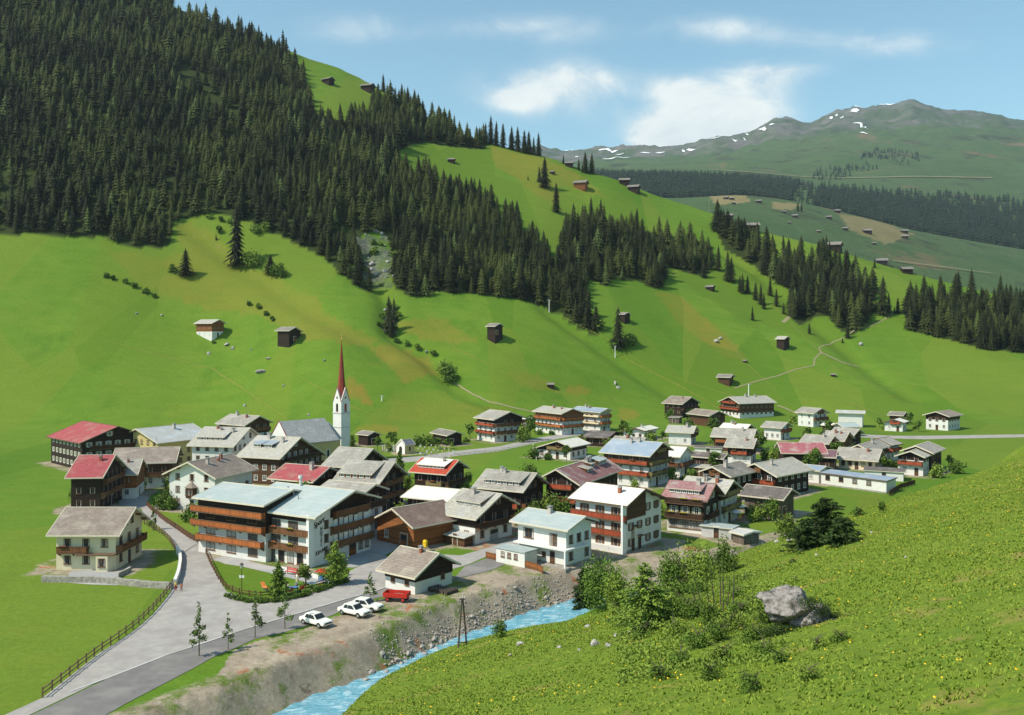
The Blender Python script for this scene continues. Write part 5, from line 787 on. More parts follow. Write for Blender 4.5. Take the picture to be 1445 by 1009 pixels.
# --- extra parts of single houses
def hotel_details():
    Q=HS['hotel_main']; X,A,B=Q.X,Q.A,Q.B; rt=Q.root; pl=Q.place; S=Q.s
    zt=Q.he-.1
    # dark attic strip under the front eave
    b=MB(); b.box(-X+.3,X-1.1,S*(A+.03)-.02,S*(A+.03)+.02,6.95,zt+.05); b.obj('attic_boarding',WM['dark'],rt)
    for f in range(2):
        z=2.75+f*2.2
    nb=3
    for f in (0,1):
        z0=2.35+f*2.45
        for i in range(nb):
            xx=-X+1.1+(2*X-3.2)*(i+.5)/nb
            pl('E',xx+(.0),z0+1.2,WINX,'window')
        me=balcony_mesh(-X+.15,X-.6,.75,BM['brown']); o=pl('E',0,z0,me,'balcony')
        for fx in (-.45,.05,.55,.8): link('flower_box',flower_box(1.3,'y' if fx<0 else 'r'),o,(fx*X,.75,.98))
    for i in range(6):
        xx=-X+.9+(2*X-2.4)*(i+.5)/6; pl('E',xx,1.1,make_window('window',1.35,1.8,FRAME_W,None,False,False) if i==0 else bpy.data.meshes['window_tall'],'window') if i else HOTW(pl,xx)
    # corner pilaster at the right end of the front, white party wall at the left
    b=MB(); b.box(X-.5,X+.02,S*A-.35 if S>0 else S*A-.75,S*A+.75 if S>0 else S*A+.35,-.3,Q.he+.15); b.obj('corner_pier',WHITE,rt)
    b=MB(); b.box(-X-.3,-X+.1,min(S*(A-.2),S*(A+.95)),max(S*(A-.2),S*(A+.95)),-.3,Q.he+.05); b.obj('party_wall',WHITE,rt)
    # right gable side: dark boarding towards the back, balconies, white screens
    y0=-B+.1; y1=A-4.2
    me=balcony_mesh(-(y1-y0)/2,(y1-y0)/2,.9,BM['brown'])
    for z in (2.3,4.75,7.1): 
        w=(y1-y0)
        o=pl('G',(y0+y1)/2+(0 if z<7 else .2),z,me if z<7 else balcony_mesh(-w*.42,w*.42,.8,BM['brown']),'balcony')
        for i in range(4 if z<7 else 0):
            b=MB(); q=-w/2+w*(i+.35)/4; b.box(q,q+.9,.06,.13,.0,1.9,0); b.obj('screen_wall',WHITE,o)
    b=MB(); pts=[(y0,7.0),(y1,7.0),(y1,Q.roofz(y1)-.3),(0,Q.rz-.3),(y0,Q.roofz(y0)-.3)]
    b.hexa([(X+.02,S*p,q) for p,q in pts],[(X+.07,S*p,q) for p,q in pts]); b.obj('gable_boarding',WM['dark'],rt)
    for i,(yy,zz) in enumerate([(A-3.4,1.5),(A-3.3,4.0),(A-3.3,6.2)]): pl('G',yy,zz,WIN['b'],'window')
    for z in (3.6,6.0):
        for i in range(4): pl('G',y0+(y1-y0)*(i+.6)/4.2,z,bpy.data.meshes['window_tall'],'window')
    for i in range(2): pl('G',y0+.9+i*1.6,1.3,WIN['b'],'window')
    pl('G',y0+4.6,0,DOORW,'door')
    for yy in (-1.5,1.2): pl('G',yy,8.3,WIN['w'],'window')
    # painted lettering
    def text(s,size,yy,zz,rot=0,shear=0):
        cu=bpy.data.curves.new('lettering','FONT'); cu.body=s; cu.size=size; cu.extrude=.02; cu.offset=.018; cu.shear=shear; cu.align_x='CENTER'
        tmp=bpy.data.objects.new('lettering',cu); COL.objects.link(tmp); dg=bpy.context.evaluated_depsgraph_get(); me=bpy.data.meshes.new_from_object(tmp.evaluated_get(dg)); me.name='lettering'
        bpy.data.objects.remove(tmp); me.materials.clear(); me.materials.append(INK)
        o=link('lettering',me,rt,(X+.03,S*yy,zz),rot=None); o.rotation_euler=Matrix(((0,0,1),(1 if S<0 else -1,0,0),(0,1,0))).to_euler() if False else (Matrix.Rotation(math.pi/2,3,'Z')@Matrix.Rotation(math.pi/2,3,'X')@Matrix.Rotation(rot,3,'Z')).to_euler()
        return o
    text('Sport',1.15,A-1.6,6.35,R(18),.4)
    for i,chh in enumerate('HOTEL'): text(chh,.74,A-2.1,5.45-i*.62)
    text('Kirchler',.9,A-2.2,1.95,R(14),.4)
    # roof furniture
    for fx,fy in ((-.55,.25),(-.15,.45),(.1,.55)):
        link('vent_pipe',VENT,Q.roof,(fx*X,S*fy*A,Q.roofz(fy*A)))
    link('flue',FLUE,Q.roof,(-.38*X,S*.05*A,Q.roofz(.05*A)))
INK=mk('dark_lettering',(.035,.03,.03),(.05,.04,.04))
_b=MB(); _b.tube((0,0,-.1),(0,0,.55),.09,.09,8); _b.tube((0,0,.55),(0,0,.62),.15,.15,8); VENT=_b.mesh('vent_pipe',METAL)
_b=MB(); _b.tube((0,0,-.3),(0,0,1.3),.22,.22,10); _b.tube((0,0,1.3),(0,0,1.7),.42,.36,10); _b.tube((0,0,1.7),(0,0,1.8),.3,.3,10); FLUE=_b.mesh('flue',[mk('pale_metal',(.6,.6,.58),(.5,.5,.48),rough=.5)])
_m=make_window('window_tall',1.15,1.75,FRAME_B,None,False,False)
def HOTW(pl,xx): pl('E',xx,1.1,bpy.data.meshes['window_tall'],'window')
hotel_details()
def white_three_details():
    Q=HS['white_three']; X,A,B,S=Q.X,Q.A,Q.B,Q.s
    b=MB(); pts=[(A+.0,5.4),(A,Q.roofz(A)-.3),(0,Q.rz-.3),(-1.6,Q.roofz(1.6)-.3),(-1.6,5.4)]
    b.hexa([(X+.02,S*p,q) for p,q in pts],[(X+.08,S*p,q) for p,q in pts]); b.obj('gable_boarding',WM['brown'],Q.root)
    b=MB(); b.box(X-.15,X+.2,min(S*(A-.1),S*(A+1.1)),max(S*(A-.1),S*(A+1.1)),-.4,Q.he); b.obj('corner_pier',WHITE,Q.root)
    b=MB(); b.box(-X,X,min(S*(A+.02),S*(A+.9)),max(S*(A+.02),S*(A+.9)),-.4,1.0); b.obj('terrace_wall',WM['plaster'],Q.root)
    b=MB(); b.box(X+.01,X+.9,min(S*(A-3.5),S*(A-2.0)),max(S*(A-3.5),S*(A-2.0)),4.1,4.2); b.box(X+.01,X+.9,min(S*(A-5),S*(A-3.8)),max(S*(A-5),S*(A-3.8)),2.3,2.4); b.obj('canopy',VERGE['dark'],Q.root)
    link('chimney',CHM[2],Q.roof,(X*.45,S*A*.45,Q.roofz(A*.45)))
    Q.place('G',A-2.4,0,DOOR,'door'); Q.place('G',A-2.4,2.8,WIN['h'],'window')
    b=MB(); b.box(-X-.05,X+.05,-S*B-.05 if S>0 else S*A-.05,S*A+.05 if S>0 else -S*B+.05,-.9,.35); b.obj('plinth',WM['stone'],Q.root)
white_three_details()
def villa_details():
    Q=HS['light_blue_white']; X,A,B,S=Q.X,Q.A,Q.B,Q.s
    Q.place('E',-X*.55,4.35,WIN['l'],'window'); Q.place('E',X*.42,3.9,WIN['h'],'window'); Q.place('E',X*.55,3.9,WIN['h'],'window')
    Q.place('E',X*.45,0.1,DOOR,'door'); Q.place('E',X*.1,1.4,WIN['k'],'window')
    lo,hi=sorted((S*(A-.02),S*(A+1.25)))
    b=MB(); b.box(-X,X+.9,lo,hi,2.72,2.95); lo2,hi2=sorted((S*(-B*.4),S*(A))); b.box(X+.01,X+.9,lo2,hi2,2.72,2.95); b.obj('balcony_slab',WM['plaster'],Q.root)
    b=MB(); yy=S*(A+1.1); b.box(X+.5,X+.75,yy-.12,yy+.12,-.4,2.72); b.obj('post',WHITE,Q.root)
    lo3,hi3=sorted((S*A,S*(A+1.6))); b=MB(); b.box(-.5,X+1.1,lo3,hi3,-.6,.12); b.obj('terrace',WM['stone'],Q.root)
    b=MB(); b.box(-X-.04,X+.04,min(S*A,-S*B)-.04,max(S*A,-S*B)+.04,-1.2,.3); b.obj('plinth',WM['stone'],Q.root)
    link('chimney',chimney_mesh(.8,False,.6),Q.roof,(-X*.15,S*.7,Q.roofz(.7)))
    # flat roofed annexe in front
    lo,hi=sorted((S*(A+1.3),S*(A+4.4)))
    b=MB(); b.box(-X-.9,-X+5.0,lo,hi,-.8,2.25); an=b.obj('annexe',WM['plaster'],Q.root)
    b=MB(); b.box(-X-1.05,-X+5.15,lo-.15,hi+.15,2.25,2.45); b.obj('annexe_roof',[RM['bluegrey']],an)
    for i in range(3): link('window',WIN['k'],an,(-X+.5+i*1.35,S*(A+4.41),1.45),rot=0 if S>0 else math.pi)
villa_details()
def oriel():
    Q=HS['oriel_house']; X,S=Q.X,Q.s; c=(Q.A-Q.B)/2
    def ring(r,z,y0=0): return [(X-.05,S*(c-r),z),(X+.75*r,S*(c-r*.62),z),(X+.75*r,S*(c+r*.62),z),(X-.05,S*(c+r),z)]
    b=MB(); b.hexa(ring(1.3,2.55),ring(1.3,4.7)); o=b.obj('oriel',WM['brown'],Q.root)
    b=MB(); b.hexa(ring(1.65,4.7),[(X-.05,S*(c-.1),5.9),(X+.1,S*(c-.1),5.9),(X+.1,S*(c+.1),5.9),(X-.05,S*(c+.1),5.9)]); b.obj('oriel_roof',[RM['greybrown']],o)
    for yy in (-.45,.45): link('window',WIN['b'],o,(X+.99,S*(c+yy),3.75),rot=-math.pi/2,scale=(.85,1,1))
oriel()
def left_house_bay():
    Q=HS['left_house']; X,A,S=Q.X,Q.A,Q.s
    cx=X-1.6
    def ring(z): return [(cx-1.4,S*(A-.02),z),(cx-.9,S*(A+1.3),z),(cx+.9,S*(A+1.3),z),(cx+1.4,S*(A-.02),z)]
    b=MB(); b.hexa(ring(-.6),ring(2.45)); o=b.obj('bay',WM['cream'],Q.root); link('window',WIN['b'],o,(cx,S*(A+1.31),1.4),rot=0 if S>0 else math.pi)
    b=MB(); b.box(-X*.2,X+.3,min(S*(A+.01),S*(A+1.35)),max(S*(A+.01),S*(A+1.35)),2.46,2.62); b.obj('balcony_slab',VERGE['dark'],Q.root)
left_house_bay()
def chapel_arch():
    Q=HS['chapel']; X,S=Q.X,Q.s; c=(Q.A-Q.B)/2
    b=MB(); n=10; w=.75
    pts=[(c-w,0)]+[(c-w*math.cos(math.pi*i/n),1.5+w*math.sin(math.pi*i/n)) for i in range(n+1)]+[(c+w,0)]
    b.hexa([(X+.03,S*p,q) for p,q in pts],[(X+.06,S*p,q) for p,q in pts]); b.obj('arched_opening',BLACKW,Q.root)
    b=MB(); hw=min(Q.A,Q.B)
    sec=[(-Q.B,-.3),(Q.A,-.3),(Q.A,Q.roofz(Q.A)+.25),(0,Q.rz+.35),(-Q.B,Q.roofz(Q.B)+.25)]
    b.hexa([(X+.00,S*p,q) for p,q in sec],[(X+.022,S*p,q) for p,q in sec]); b.obj('front_wall',WHITE,Q.root)
    b=MB(); b.box(-.3,.3,S*Q.A-.02 if S>0 else S*Q.A-.02,S*Q.A+.02,.9,2.1); b.obj('window',BLACKW,Q.root)
BLACKW=mk('dark_opening',(.02,.018,.016),(.03,.026,.02))
chapel_arch()
def church():
    x,y,th,Lr,Wv,zg,he,rise,W2,s=FIT['nave']
    root=empty('church',(x,y,zg),th,'white village church with steep grey shingle nave roof and tall red pointed spire','church')
    X=Lr/2; S=lambda v:v*s; rz=he+rise
    b=MB(); sec=[(-Wv+.4,-.6),(Wv-.4,-.6),(Wv-.4,he+.2),(0,rz-.15),(-Wv+.4,he+.2)]
    b.hexa([(-X,S(p),q) for p,q in sec],[(X,S(p),q) for p,q in sec]); nave=b.obj('nave_wall',[WM['ochre']],root)
    b=MB(); sec2=[(-Wv+.35,-.6),(Wv-.35,-.6),(Wv-.35,he+.1),(0,rz+.15),(-Wv+.35,he+.1)]
    b.hexa([(X,S(p),q) for p,q in sec2],[(X+.35,S(p),q) for p,q in sec2]); b.obj('gable_wall',WM['plaster'],root)
    b=MB()
    for q in (1,-1): b.hexa([(X+.3,S(q*(Wv-.1)),he-.1),(X+.48,S(q*(Wv-.1)),he-.1),(X+.48,S(q*(Wv+.05)),he-.1),(X+.3,S(q*(Wv+.05)),he-.1)],[(X+.3,0,rz+.1),(X+.48,0,rz+.1),(X+.48,0,rz+.3),(X+.3,0,rz+.3)])
    b.obj('gable_trim',REDT,root)
    b=MB()
    for q in (1,-1):
        top=[(-X,0,rz),(X+.3,0,rz),(X+.3,S(q*Wv),he),(-X-1.0,S(q*Wv),he)]; b.hexa([(p[0],p[1],p[2]-.25) for p in top],top)
    b.hexa([(-X-4,S(2.9),he-.1),(-X-.2,S(Wv-.6),he-.1),(-X-.2,S(-Wv+.6),he-.1),(-X-4,S(-2.9),he-.1)],[(-X-1.6,S(.05),rz-1.3),(-X+.2,S(.05),rz-1.25),(-X+.2,S(-.05),rz-1.25),(-X-1.6,S(-.05),rz-1.3)])
    b.obj('nave_roof',RM['church'],root)
    b=MB(); b.hexa([(-X-3.6,S(2.5),-.6),(-X,S(Wv-1),-.6),(-X,S(-Wv+1),-.6),(-X-3.6,S(-2.5),-.6)],[(-X-3.6,S(2.5),he-.1),(-X,S(Wv-1),he-.1),(-X,S(-Wv+1),he-.1),(-X-3.6,S(-2.5),he-.1)]); b.obj('choir_wall',WM['ochre'],root)
    def arch(w,hh,mat,nm,par,p,rot):
        b=MB(); n=8; pts=[(-w,-hh)]+[(-w*math.cos(math.pi*i/n),hh*.5+w*math.sin(math.pi*i/n)*1.25) for i in range(n+1)]+[(w,-hh)]
        b.hexa([(q[0],.0,q[1]) for q in pts],[(q[0],.05,q[1]) for q in pts]); o=link(nm,b.mesh(nm,mat),par,p,rot=rot)
        b=MB(); pts2=[(q[0]*1.35,q[1]*1.12) for q in pts]; b.hexa([(q[0],.0,q[1]) for q in pts2],[(q[0],.03,q[1]) for q in pts2]); link('surround',b.mesh('surround',WHITE),o)
        return o
    for i in range(4): arch(.38,1.5,GLASS,'window',root,(X-2.2-i*3.2,S(Wv-.4),he*.52),0 if s>0 else math.pi)
    arch(.55,1.3,WM['brown'],'door',root,(X+.35,0,1.1),-math.pi/2)
    for yy in (-1.6,1.6): arch(.25,.6,GLASS,'window',root,(X+.35,S(yy),he*.75),-math.pi/2)
    # tower (placed in world coordinates, then made relative)
    tx,ty=-49.6,268.; a=1.72
    mi=Matrix.Translation((x,y,zg))@Matrix.Rotation(th,4,'Z'); loc=mi.inverted()@Vector((tx,ty,FLOOR)); rt=R(45+math.degrees(math.atan2(-tx,ty))*1)-th+R(-2)
    H=13.9
    def part(b,nm,mat): return link(nm,b.mesh(nm,mat),root,loc,rot=rt)
    b=MB(); b.box(-a,a,-a,a,-1,H+.0); tw=part(b,'tower_wall',WM['plaster'])
    b=MB(); b.box(-a-.12,a+.12,-a-.12,a+.12,9.7,9.9); b.box(-a-.15,a+.15,-a-.15,a+.15,H-.12,H+.12); part(b,'cornice',WM['grey'])
    b=MB(); g=a-.02; zt=H+.12; zb=zt+3.2; pk=zb+4.1
    b.box(-g,g,-g,g,zt,zb)
    for ax in (0,1):
        for q in (1,-1):
            A_=[(-g,zb),(g,zb),(0,pk)]
            if ax==0: b.hexa([(q*g,p,z) for p,z in A_],[(q*(g-.3),p,z) for p,z in A_])
            else: b.hexa([(p,q*g,z) for p,z in A_],[(p,q*(g-.3),z) for p,z in A_])
    part(b,'belfry_wall',WM['plaster'])
    b=MB(); tip=zt+21.2; n=8; rb=a*1.02
    ring=[(rb*math.cos(R(22.5+45*i)),rb*math.sin(R(22.5+45*i)),zb+.6) for i in range(8)]
    r2=[(p[0]*.62,p[1]*.62,pk+1.0) for p in ring]; b.hexa(ring,r2); b.hexa(r2,[(p[0]*.02,p[1]*.02,tip) for p in ring])
    sp=part(b,'spire',SPIRE)
    b=MB(); b.ellipsoid((0,0,tip+.15),(.2,.2,.2),8,5); b.box(-.05,.05,-.05,.05,tip,tip+1.9); b.box(-.45,.45,-.04,.04,tip+1.15,tip+1.27); link('cross',b.mesh('cross',mk('gilt',(.6,.45,.15),(.5,.36,.1),rough=.4,metal=.6)),sp)
    for q in range(4):
        ang=q*math.pi/2; cz=zt+1.55
        e=empty('belfry_opening_tmp',(0,0,0)); bpy.data.objects.remove(e)
        b=MB(); n=8; w=.42
        pts=[(-w,-1.15)]+[(-w*math.cos(math.pi*i/n),.6+w*math.sin(math.pi*i/n)*1.2) for i in range(n+1)]+[(w,-1.15)]
        b.hexa([(t,g+.0,cz+z) for t,z in pts],[(t,g+.05,cz+z) for t,z in pts])
        ds=[(.3*math.cos(2*math.pi*i/8),.36*math.sin(2*math.pi*i/8)) for i in range(8)]; b.hexa([(t,g+.0,cz+2.75+z) for t,z in ds],[(t,g+.05,cz+2.75+z) for t,z in ds])
        o=link('belfry_opening',b.mesh('belfry_opening',REDT if q in(0,2) else BLACKW),tw,(0,0,0),rot=ang)
        b=MB(); b.box(-.6,.6,g+.0,g+.09,cz-1.35,cz-1.22); link('sill',b.mesh('sill',REDT),o)
    b=MB()
    for q in range(4):
        for sgn in (-1,1):
            c,s_=math.cos(q*math.pi/2),math.sin(q*math.pi/2)
            P=lambda t,d,z:(t*c-d*s_,t*s_+d*c,z)
            b.hexa([P(sgn*(g+.06),g+.0,zb-.1),P(sgn*(g+.06),g+.08,zb-.1),P(sgn*(g-.08),g+.08,zb-.1),P(sgn*(g-.08),g,zb-.1)],[P(0,g,pk+.12),P(0,g+.08,pk+.12),P(0,g+.08,pk-.1),P(0,g,pk-.1)])
    part(b,'belfry_trim',REDT)
REDT=mk('red_brown_trim',(.34,.08,.05),(.28,.06,.04))
church()
def workshop():
    P=[px2w(1156.2,666.7,FLOOR+3.0),px2w(1251.6,678.6,FLOOR+3.0),px2w(1261.4,670.7,FLOOR+3.3),px2w(1164.7,661.4,FLOOR+3.3)]
    a,b_,c_,d_=[Vector(p) for p in P]; ex=(b_-a).normalized(); th=math.atan2(ex.y,ex.x); L=(b_-a).length; ey=Vector((-ex.y,ex.x)); Wd=max(4.,(d_-a).dot(ey))
    root=empty('workshop',(a.x,a.y,FLOOR),th,'long low white workshop with four dark square windows and narrow blue roof','workshop')
    b=MB(); b.box(.3,L-.3,.3,Wd-.3,-.6,2.95); b.obj('wall',WM['plaster'],root)
    b=MB(); b.hexa([(0,0,2.75),(L,0,2.75),(L,Wd,3.1),(0,Wd,3.1)],[(0,0,3.0),(L,0,3.0),(L,Wd,3.35),(0,Wd,3.35)],0,1); b.obj('roof',[RM['blue'],VERGE['dark']],root)
    for i in range(4): 
        m=MB(); m.box(-.55,.55,-.02,.04,-.45,.45); link('window',WINSQ,root,(L*(.12+.205*i),.29,1.95),rot=math.pi)
    b=MB(); b.box(.25,L-.25,.25,.32,-.3,.35); b.obj('plinth',WM['stone'],root)
WINSQ=make_window('window_square',1.05,.95,FRAME_B,None,False,False)
workshop()
def shed(name,label,u,v,w,d,hh,th,wall,roof,cat='shed',lean=.25,z=None):
    p=px2w(u,v,FLOOR); root=empty(name,(p[0],p[1],FLOOR),th,label,cat)
    b=MB(); b.hexa([(-w/2,-d/2,-.4),(w/2,-d/2,-.4),(w/2,d/2,-.4),(-w/2,d/2,-.4)],[(-w/2,-d/2,hh),(w/2,-d/2,hh),(w/2,d/2,hh+lean),(-w/2,d/2,hh+lean)]); b.obj('wall',WM[wall],root)
    b=MB(); e=.35; b.hexa([(-w/2-e,-d/2-e,hh),(w/2+e,-d/2-e,hh),(w/2+e,d/2+e,hh+lean*1.1),(-w/2-e,d/2+e,hh+lean*1.1)],[(-w/2-e,-d/2-e,hh+.14),(w/2+e,-d/2-e,hh+.14),(w/2+e,d/2+e,hh+lean*1.1+.14),(-w/2-e,d/2+e,hh+lean*1.1+.14)],0,1); b.obj('roof',[RM[roof],VERGE['white']],root)
    link('door',DOOR,root,(0,-d/2-.01,0),rot=math.pi); return root
shed('shed','low shed with dark striped flat roof behind the right end of the workshop',1248,676,9,5,2.2,R(-25),'plaster','darkgrey')
shed('shed','lean to of loose grey boards at the foot of the tumbledown barn',1098,724,3.2,2.4,1.7,R(-35),'oldgrey','pale')
shed('garage','small plain white garage behind the low dark roofed barn',1000,640,8,3,1.8,R(-20),'plaster','darkgrey','garage')
shed('shed','tiny weathered shed below the dark chalet with the patched roof',953,597,4.5,3.5,2.4,R(-30),'oldgrey','greyd')
shed('shed','small white roofed hut behind the leftmost pension',744,604,4.5,4,3.6,R(-30),'dark','white')
shed('porch','little white porch hut at the right end of the long lodge',1097,583,3.4,3,3.0,R(20),'plaster','white','hut')
shed('garage','low grey roofed garage between the grey chalet and the pink roof',993,671,6,4,2.2,R(-30),'brown','beige','garage')
shed('garage','garage block with flat terrace roof beside the speckled pink roof chalet',1015,757,5.5,3.2,1.9,R(-32),'grey','bluegrey','garage',lean=0)
shed('shed','lean to store with pale board roof against the brown barn',648,768,4.5,2.,1.5,R(-42),'brown','pale',lean=.3)
# small huts out on the slopes
def hut_mesh(w,red=False):
    b=MB(); L_=w*.62; D=w*.42; hh=w*.34; b.hexa([(-L_+.1*w,-D,-w*.4),(L_-.1*w,-D,-w*.4),(L_-.1*w,D,-w*.4),(-L_+.1*w,D,-w*.4)],[(-L_+.1*w,-D,hh),(L_-.1*w,-D,hh),(L_-.1*w,D,hh),(-L_+.1*w,D,hh)])
    b.hexa([(L_-.1*w,-D,hh),(L_-.1*w,D,hh),(L_-.1*w,0,hh+.17*w)],[(-L_+.1*w,-D,hh),(-L_+.1*w,D,hh),(-L_+.1*w,0,hh+.17*w)])
    me1=b.mesh('wall',WM['orange'] if red else WM['dark'])
    b=MB()
    for q in (1,-1):
        top=[(-L_,0,hh+.22*w),(L_,0,hh+.22*w),(L_,q*D*1.3,hh-.03*w),(-L_,q*D*1.3,hh-.03*w)]; b.hexa([(p[0],p[1],p[2]-.05*w) for p in top],top)
    me2=b.mesh('roof',RM['greyd']); return me1,me2
HM=hut_mesh(1.0); HMR=hut_mesh(1.0,True)
HL={'up':'dark hay hut on the high pasture above the forest','slope':'small hay hut near the ridge on the right','mid':'hay hut on the ridge behind the right hand trees','far':'tiny dark hay hut on the far hillside pasture','tiny':'tiny hay stack hut on the lower meadow slope'}
SINGLE={('up',0):'dark hut on the bare high pasture at the very top left',('up',1):'low dark hut near the skyline left of the highest spruces',('up',5):'red walled hut on the high pasture just above the right forest edge',('mid',0):'long dark hut on the ridge behind the right hand spruces',('mid',1):'farm hut with pale roof on the ridge at the right',('mid',2):'dark hut with a light step before it at the right edge ridge',('slope',1):'hut on the skyline where the forest strip begins',('slope',0):'tiny brown hut on the open slope beside the row of single spruces',('slope',2):'brown hut on the skyline behind the forest strip'}
def huts():
    cnt={}
    for k,x,y,w in HUTS:
        i=cnt.get(k,0) if True else 0; cnt[k]=i+1
        lab=SINGLE.get((k,i)) if k!='up' else SINGLE.get((k,i))
        red=(k=='up' and i==5)
        o=empty('hay_hut',(x,y,g1(x,y)+w*.1),R(-30+ (i*37)%25),lab or HL[k],'hut',None if lab else 'hay huts: '+k.replace('up','high pasture').replace('far','far hillside').replace('tiny','lower slope').replace('slope','ridge slope').replace('mid','ridge'))
        a,b=(HMR if red else HM)
        link('wall',a,o,scale=w); link('roof',b,o,scale=w)
huts()
# ---------------------------------------------------------------- spruces and the forest
def spruce_arr(h,r,layers,tips,seed):
    rs=np.random.RandomState(seed); V=[];Fc=[]
    lean=(rs.rand(2)-.5)*.03*h
    for k in range(layers):
        t=k/(layers-1.); z=h*(.05+.90*t**.92); rr=r*((1-t)**.78*.97+.05)*(.82+.36*rs.rand())
        dz=h/layers*1.55+.25*rr; off=np.array([lean[0]*t,lean[1]*t])+(rs.rand(2)-.5)*.10*r*(1-t)
        n=max(5,int(tips*(1-.45*t))); a0=rs.rand()*6.28; base=len(V)
        V.append((off[0],off[1],z+dz*.72))
        for i in range(2*n):
            a=a0+math.pi*i/n+(rs.rand()-.5)*.25
            q=rr*((.78+.42*rs.rand()) if i%2==0 else (.34+.2*rs.rand())); zz=z-(.16*rr+.10*rs.rand()*rr if i%2==0 else -dz*.16)
            V.append((off[0]+q*math.cos(a),off[1]+q*math.sin(a),zz))
        for i in range(2*n): Fc.append((base,base+1+i,base+1+(i+1)%(2*n)))
    # trunk
    base=len(V)
    for i in range(4): V.append((.02*h*math.cos(i*1.57)*.6,.02*h*math.sin(i*1.57)*.6,-.08*h))
    V.append((lean[0],lean[1],h*.99))
    for i in range(4): Fc.append((base+i,base+(i+1)%4,base+4))
    return np.array(V),np.array(Fc),4
def spruce_mesh(h,r,layers,tips,seed):
    V,Fc,nt_=spruce_arr(h,r,layers,tips,seed); me=npmesh('spruce',V,Fc,[SPM,BARK]); mi=np.zeros(len(Fc),np.int32); mi[-nt_:]=1; me.polygons.foreach_set('material_index',mi); return me
SPH=[spruce_mesh(1.,.195+.03*(i%3),15,14,100+i) for i in range(8)]
def forest():
    rs=np.random.RandomState(5); P=[]
    for poly,kind in FOREST:
        A=np.array(poly); x0,y0=A.min(0); x1,y1=A.max(0); x0=max(x0,-420)
        d={'main':4.9,'right':5.4,'edge':5.2}[kind]
        gx,gy=np.meshgrid(np.arange(x0,x1,d),np.arange(y0,y1,d)); gx=gx.ravel()+(rs.rand(gx.size)-.5)*d*1.15; gy=gy.ravel()+(rs.rand(gy.size)-.5)*d*1.15
        m=inpoly(gx,gy,[(a,b) for a,b in poly]); gx=gx[m]; gy=gy[m]
        th=wob(gx,gy,26,6.); keep=rs.rand(len(gx))<np.where(th<-.6,.35,1.0 if kind=='main' else .92); gx=gx[keep]; gy=gy[keep]
        hh=(6.8+9.5*rs.rand(len(gx))**1.2+2.2*wob(gx,gy,33,8.)+ (5.5 if kind!='main' else 0)); big=rs.rand(len(gx))<.12; hh=np.where(big,hh*1.35,hh)
        P.append(np.stack([gx,gy,hh],1))
    P=np.concatenate(P); u=CU+F*P[:,0]/P[:,1]; P=P[(u>-90)&(u<1540)&(P[:,1]>150)]
    # a tree on the line of sight of the pictured frame, apparent size decides which are built one by one
    v=HV-F*gz(P[:,0],P[:,1])/P[:,1]; u=CU+F*P[:,0]/P[:,1]; infr=(u>0)&(u<1445)&(v>10)
    app=P[:,2]/P[:,1]*infr
    # open crown trees on the lower edge of the wood show whole: favour them
    o=np.argsort(-app); return P[o[:300-len(SPR)-6]],P[o[300-len(SPR)-6:]]
FNEAR,FREST=forest()
print('forest',len(FNEAR),len(FREST))
def plant(x,y,h,me,name,label,cat,group=None,w=None,sink=.12):
    o=link(name,me,None,(x,y,g1(x,y)-sink*h*.2),rot=random.random()*6.28); w=w or h*(.85+.4*random.random()); o.scale=(w,w,h); return tag(o,label,cat,group)
for i,(x,y,h_) in enumerate(FNEAR): plant(float(x),float(y),float(h_),SPH[i%8],'spruce_tree','dark spruce in the front rows of the forest on the mountainside','tree','spruces of the mountain forest')
SPL={7:None}
def single_label(i,x,y):
    if i<10: return 'slender dark spruce of the open row on the skyline','spruces on the skyline'
    if i<15: return 'small spruce beside the huts on the high ridge','spruces on the high ridge'
    if i<18: return 'lone spruce on the high pasture between the woods','spruces on the high pasture'
    if i<29: return 'single spruce standing clear below the right hand forest strip','single spruces on the right slope'
    if i<33: return 'little spruce near the footpath on the right slope','spruces near the footpath'
    return None,None
UNI={33:'broad bushy spruce alone on the left meadow below the wood',34:'very small spruce left of the broad bushy one',35:'tallest lone spruce standing in the left meadow below the wood',36:'small pointed spruce with a bush at its foot on the left meadow',37:'spruce at the forest corner on the left meadow',38:'full spruce beside the hay hut on the right slope',39:'tall spruce in the rocky gully above the church',40:'short spruce high in the rocky gully',41:'spruce leaning over the lower end of the rocky gully'}
for i,(x,y,h_) in enumerate(SPR):
    if y>1000: h_=min(h_,18)
    l,gp=single_label(i,x,y)
    if i in UNI: l,gp=UNI[i],None
    elif l is None: l,gp=('spruce standing up above the forest edge','spruces at the forest edge')
    plant(x,y,h_*1.05,SPH[(i*3)%8],'spruce_tree',l,'tree',gp,w=h_*(1.0 if i not in (33,36) else 2.0))
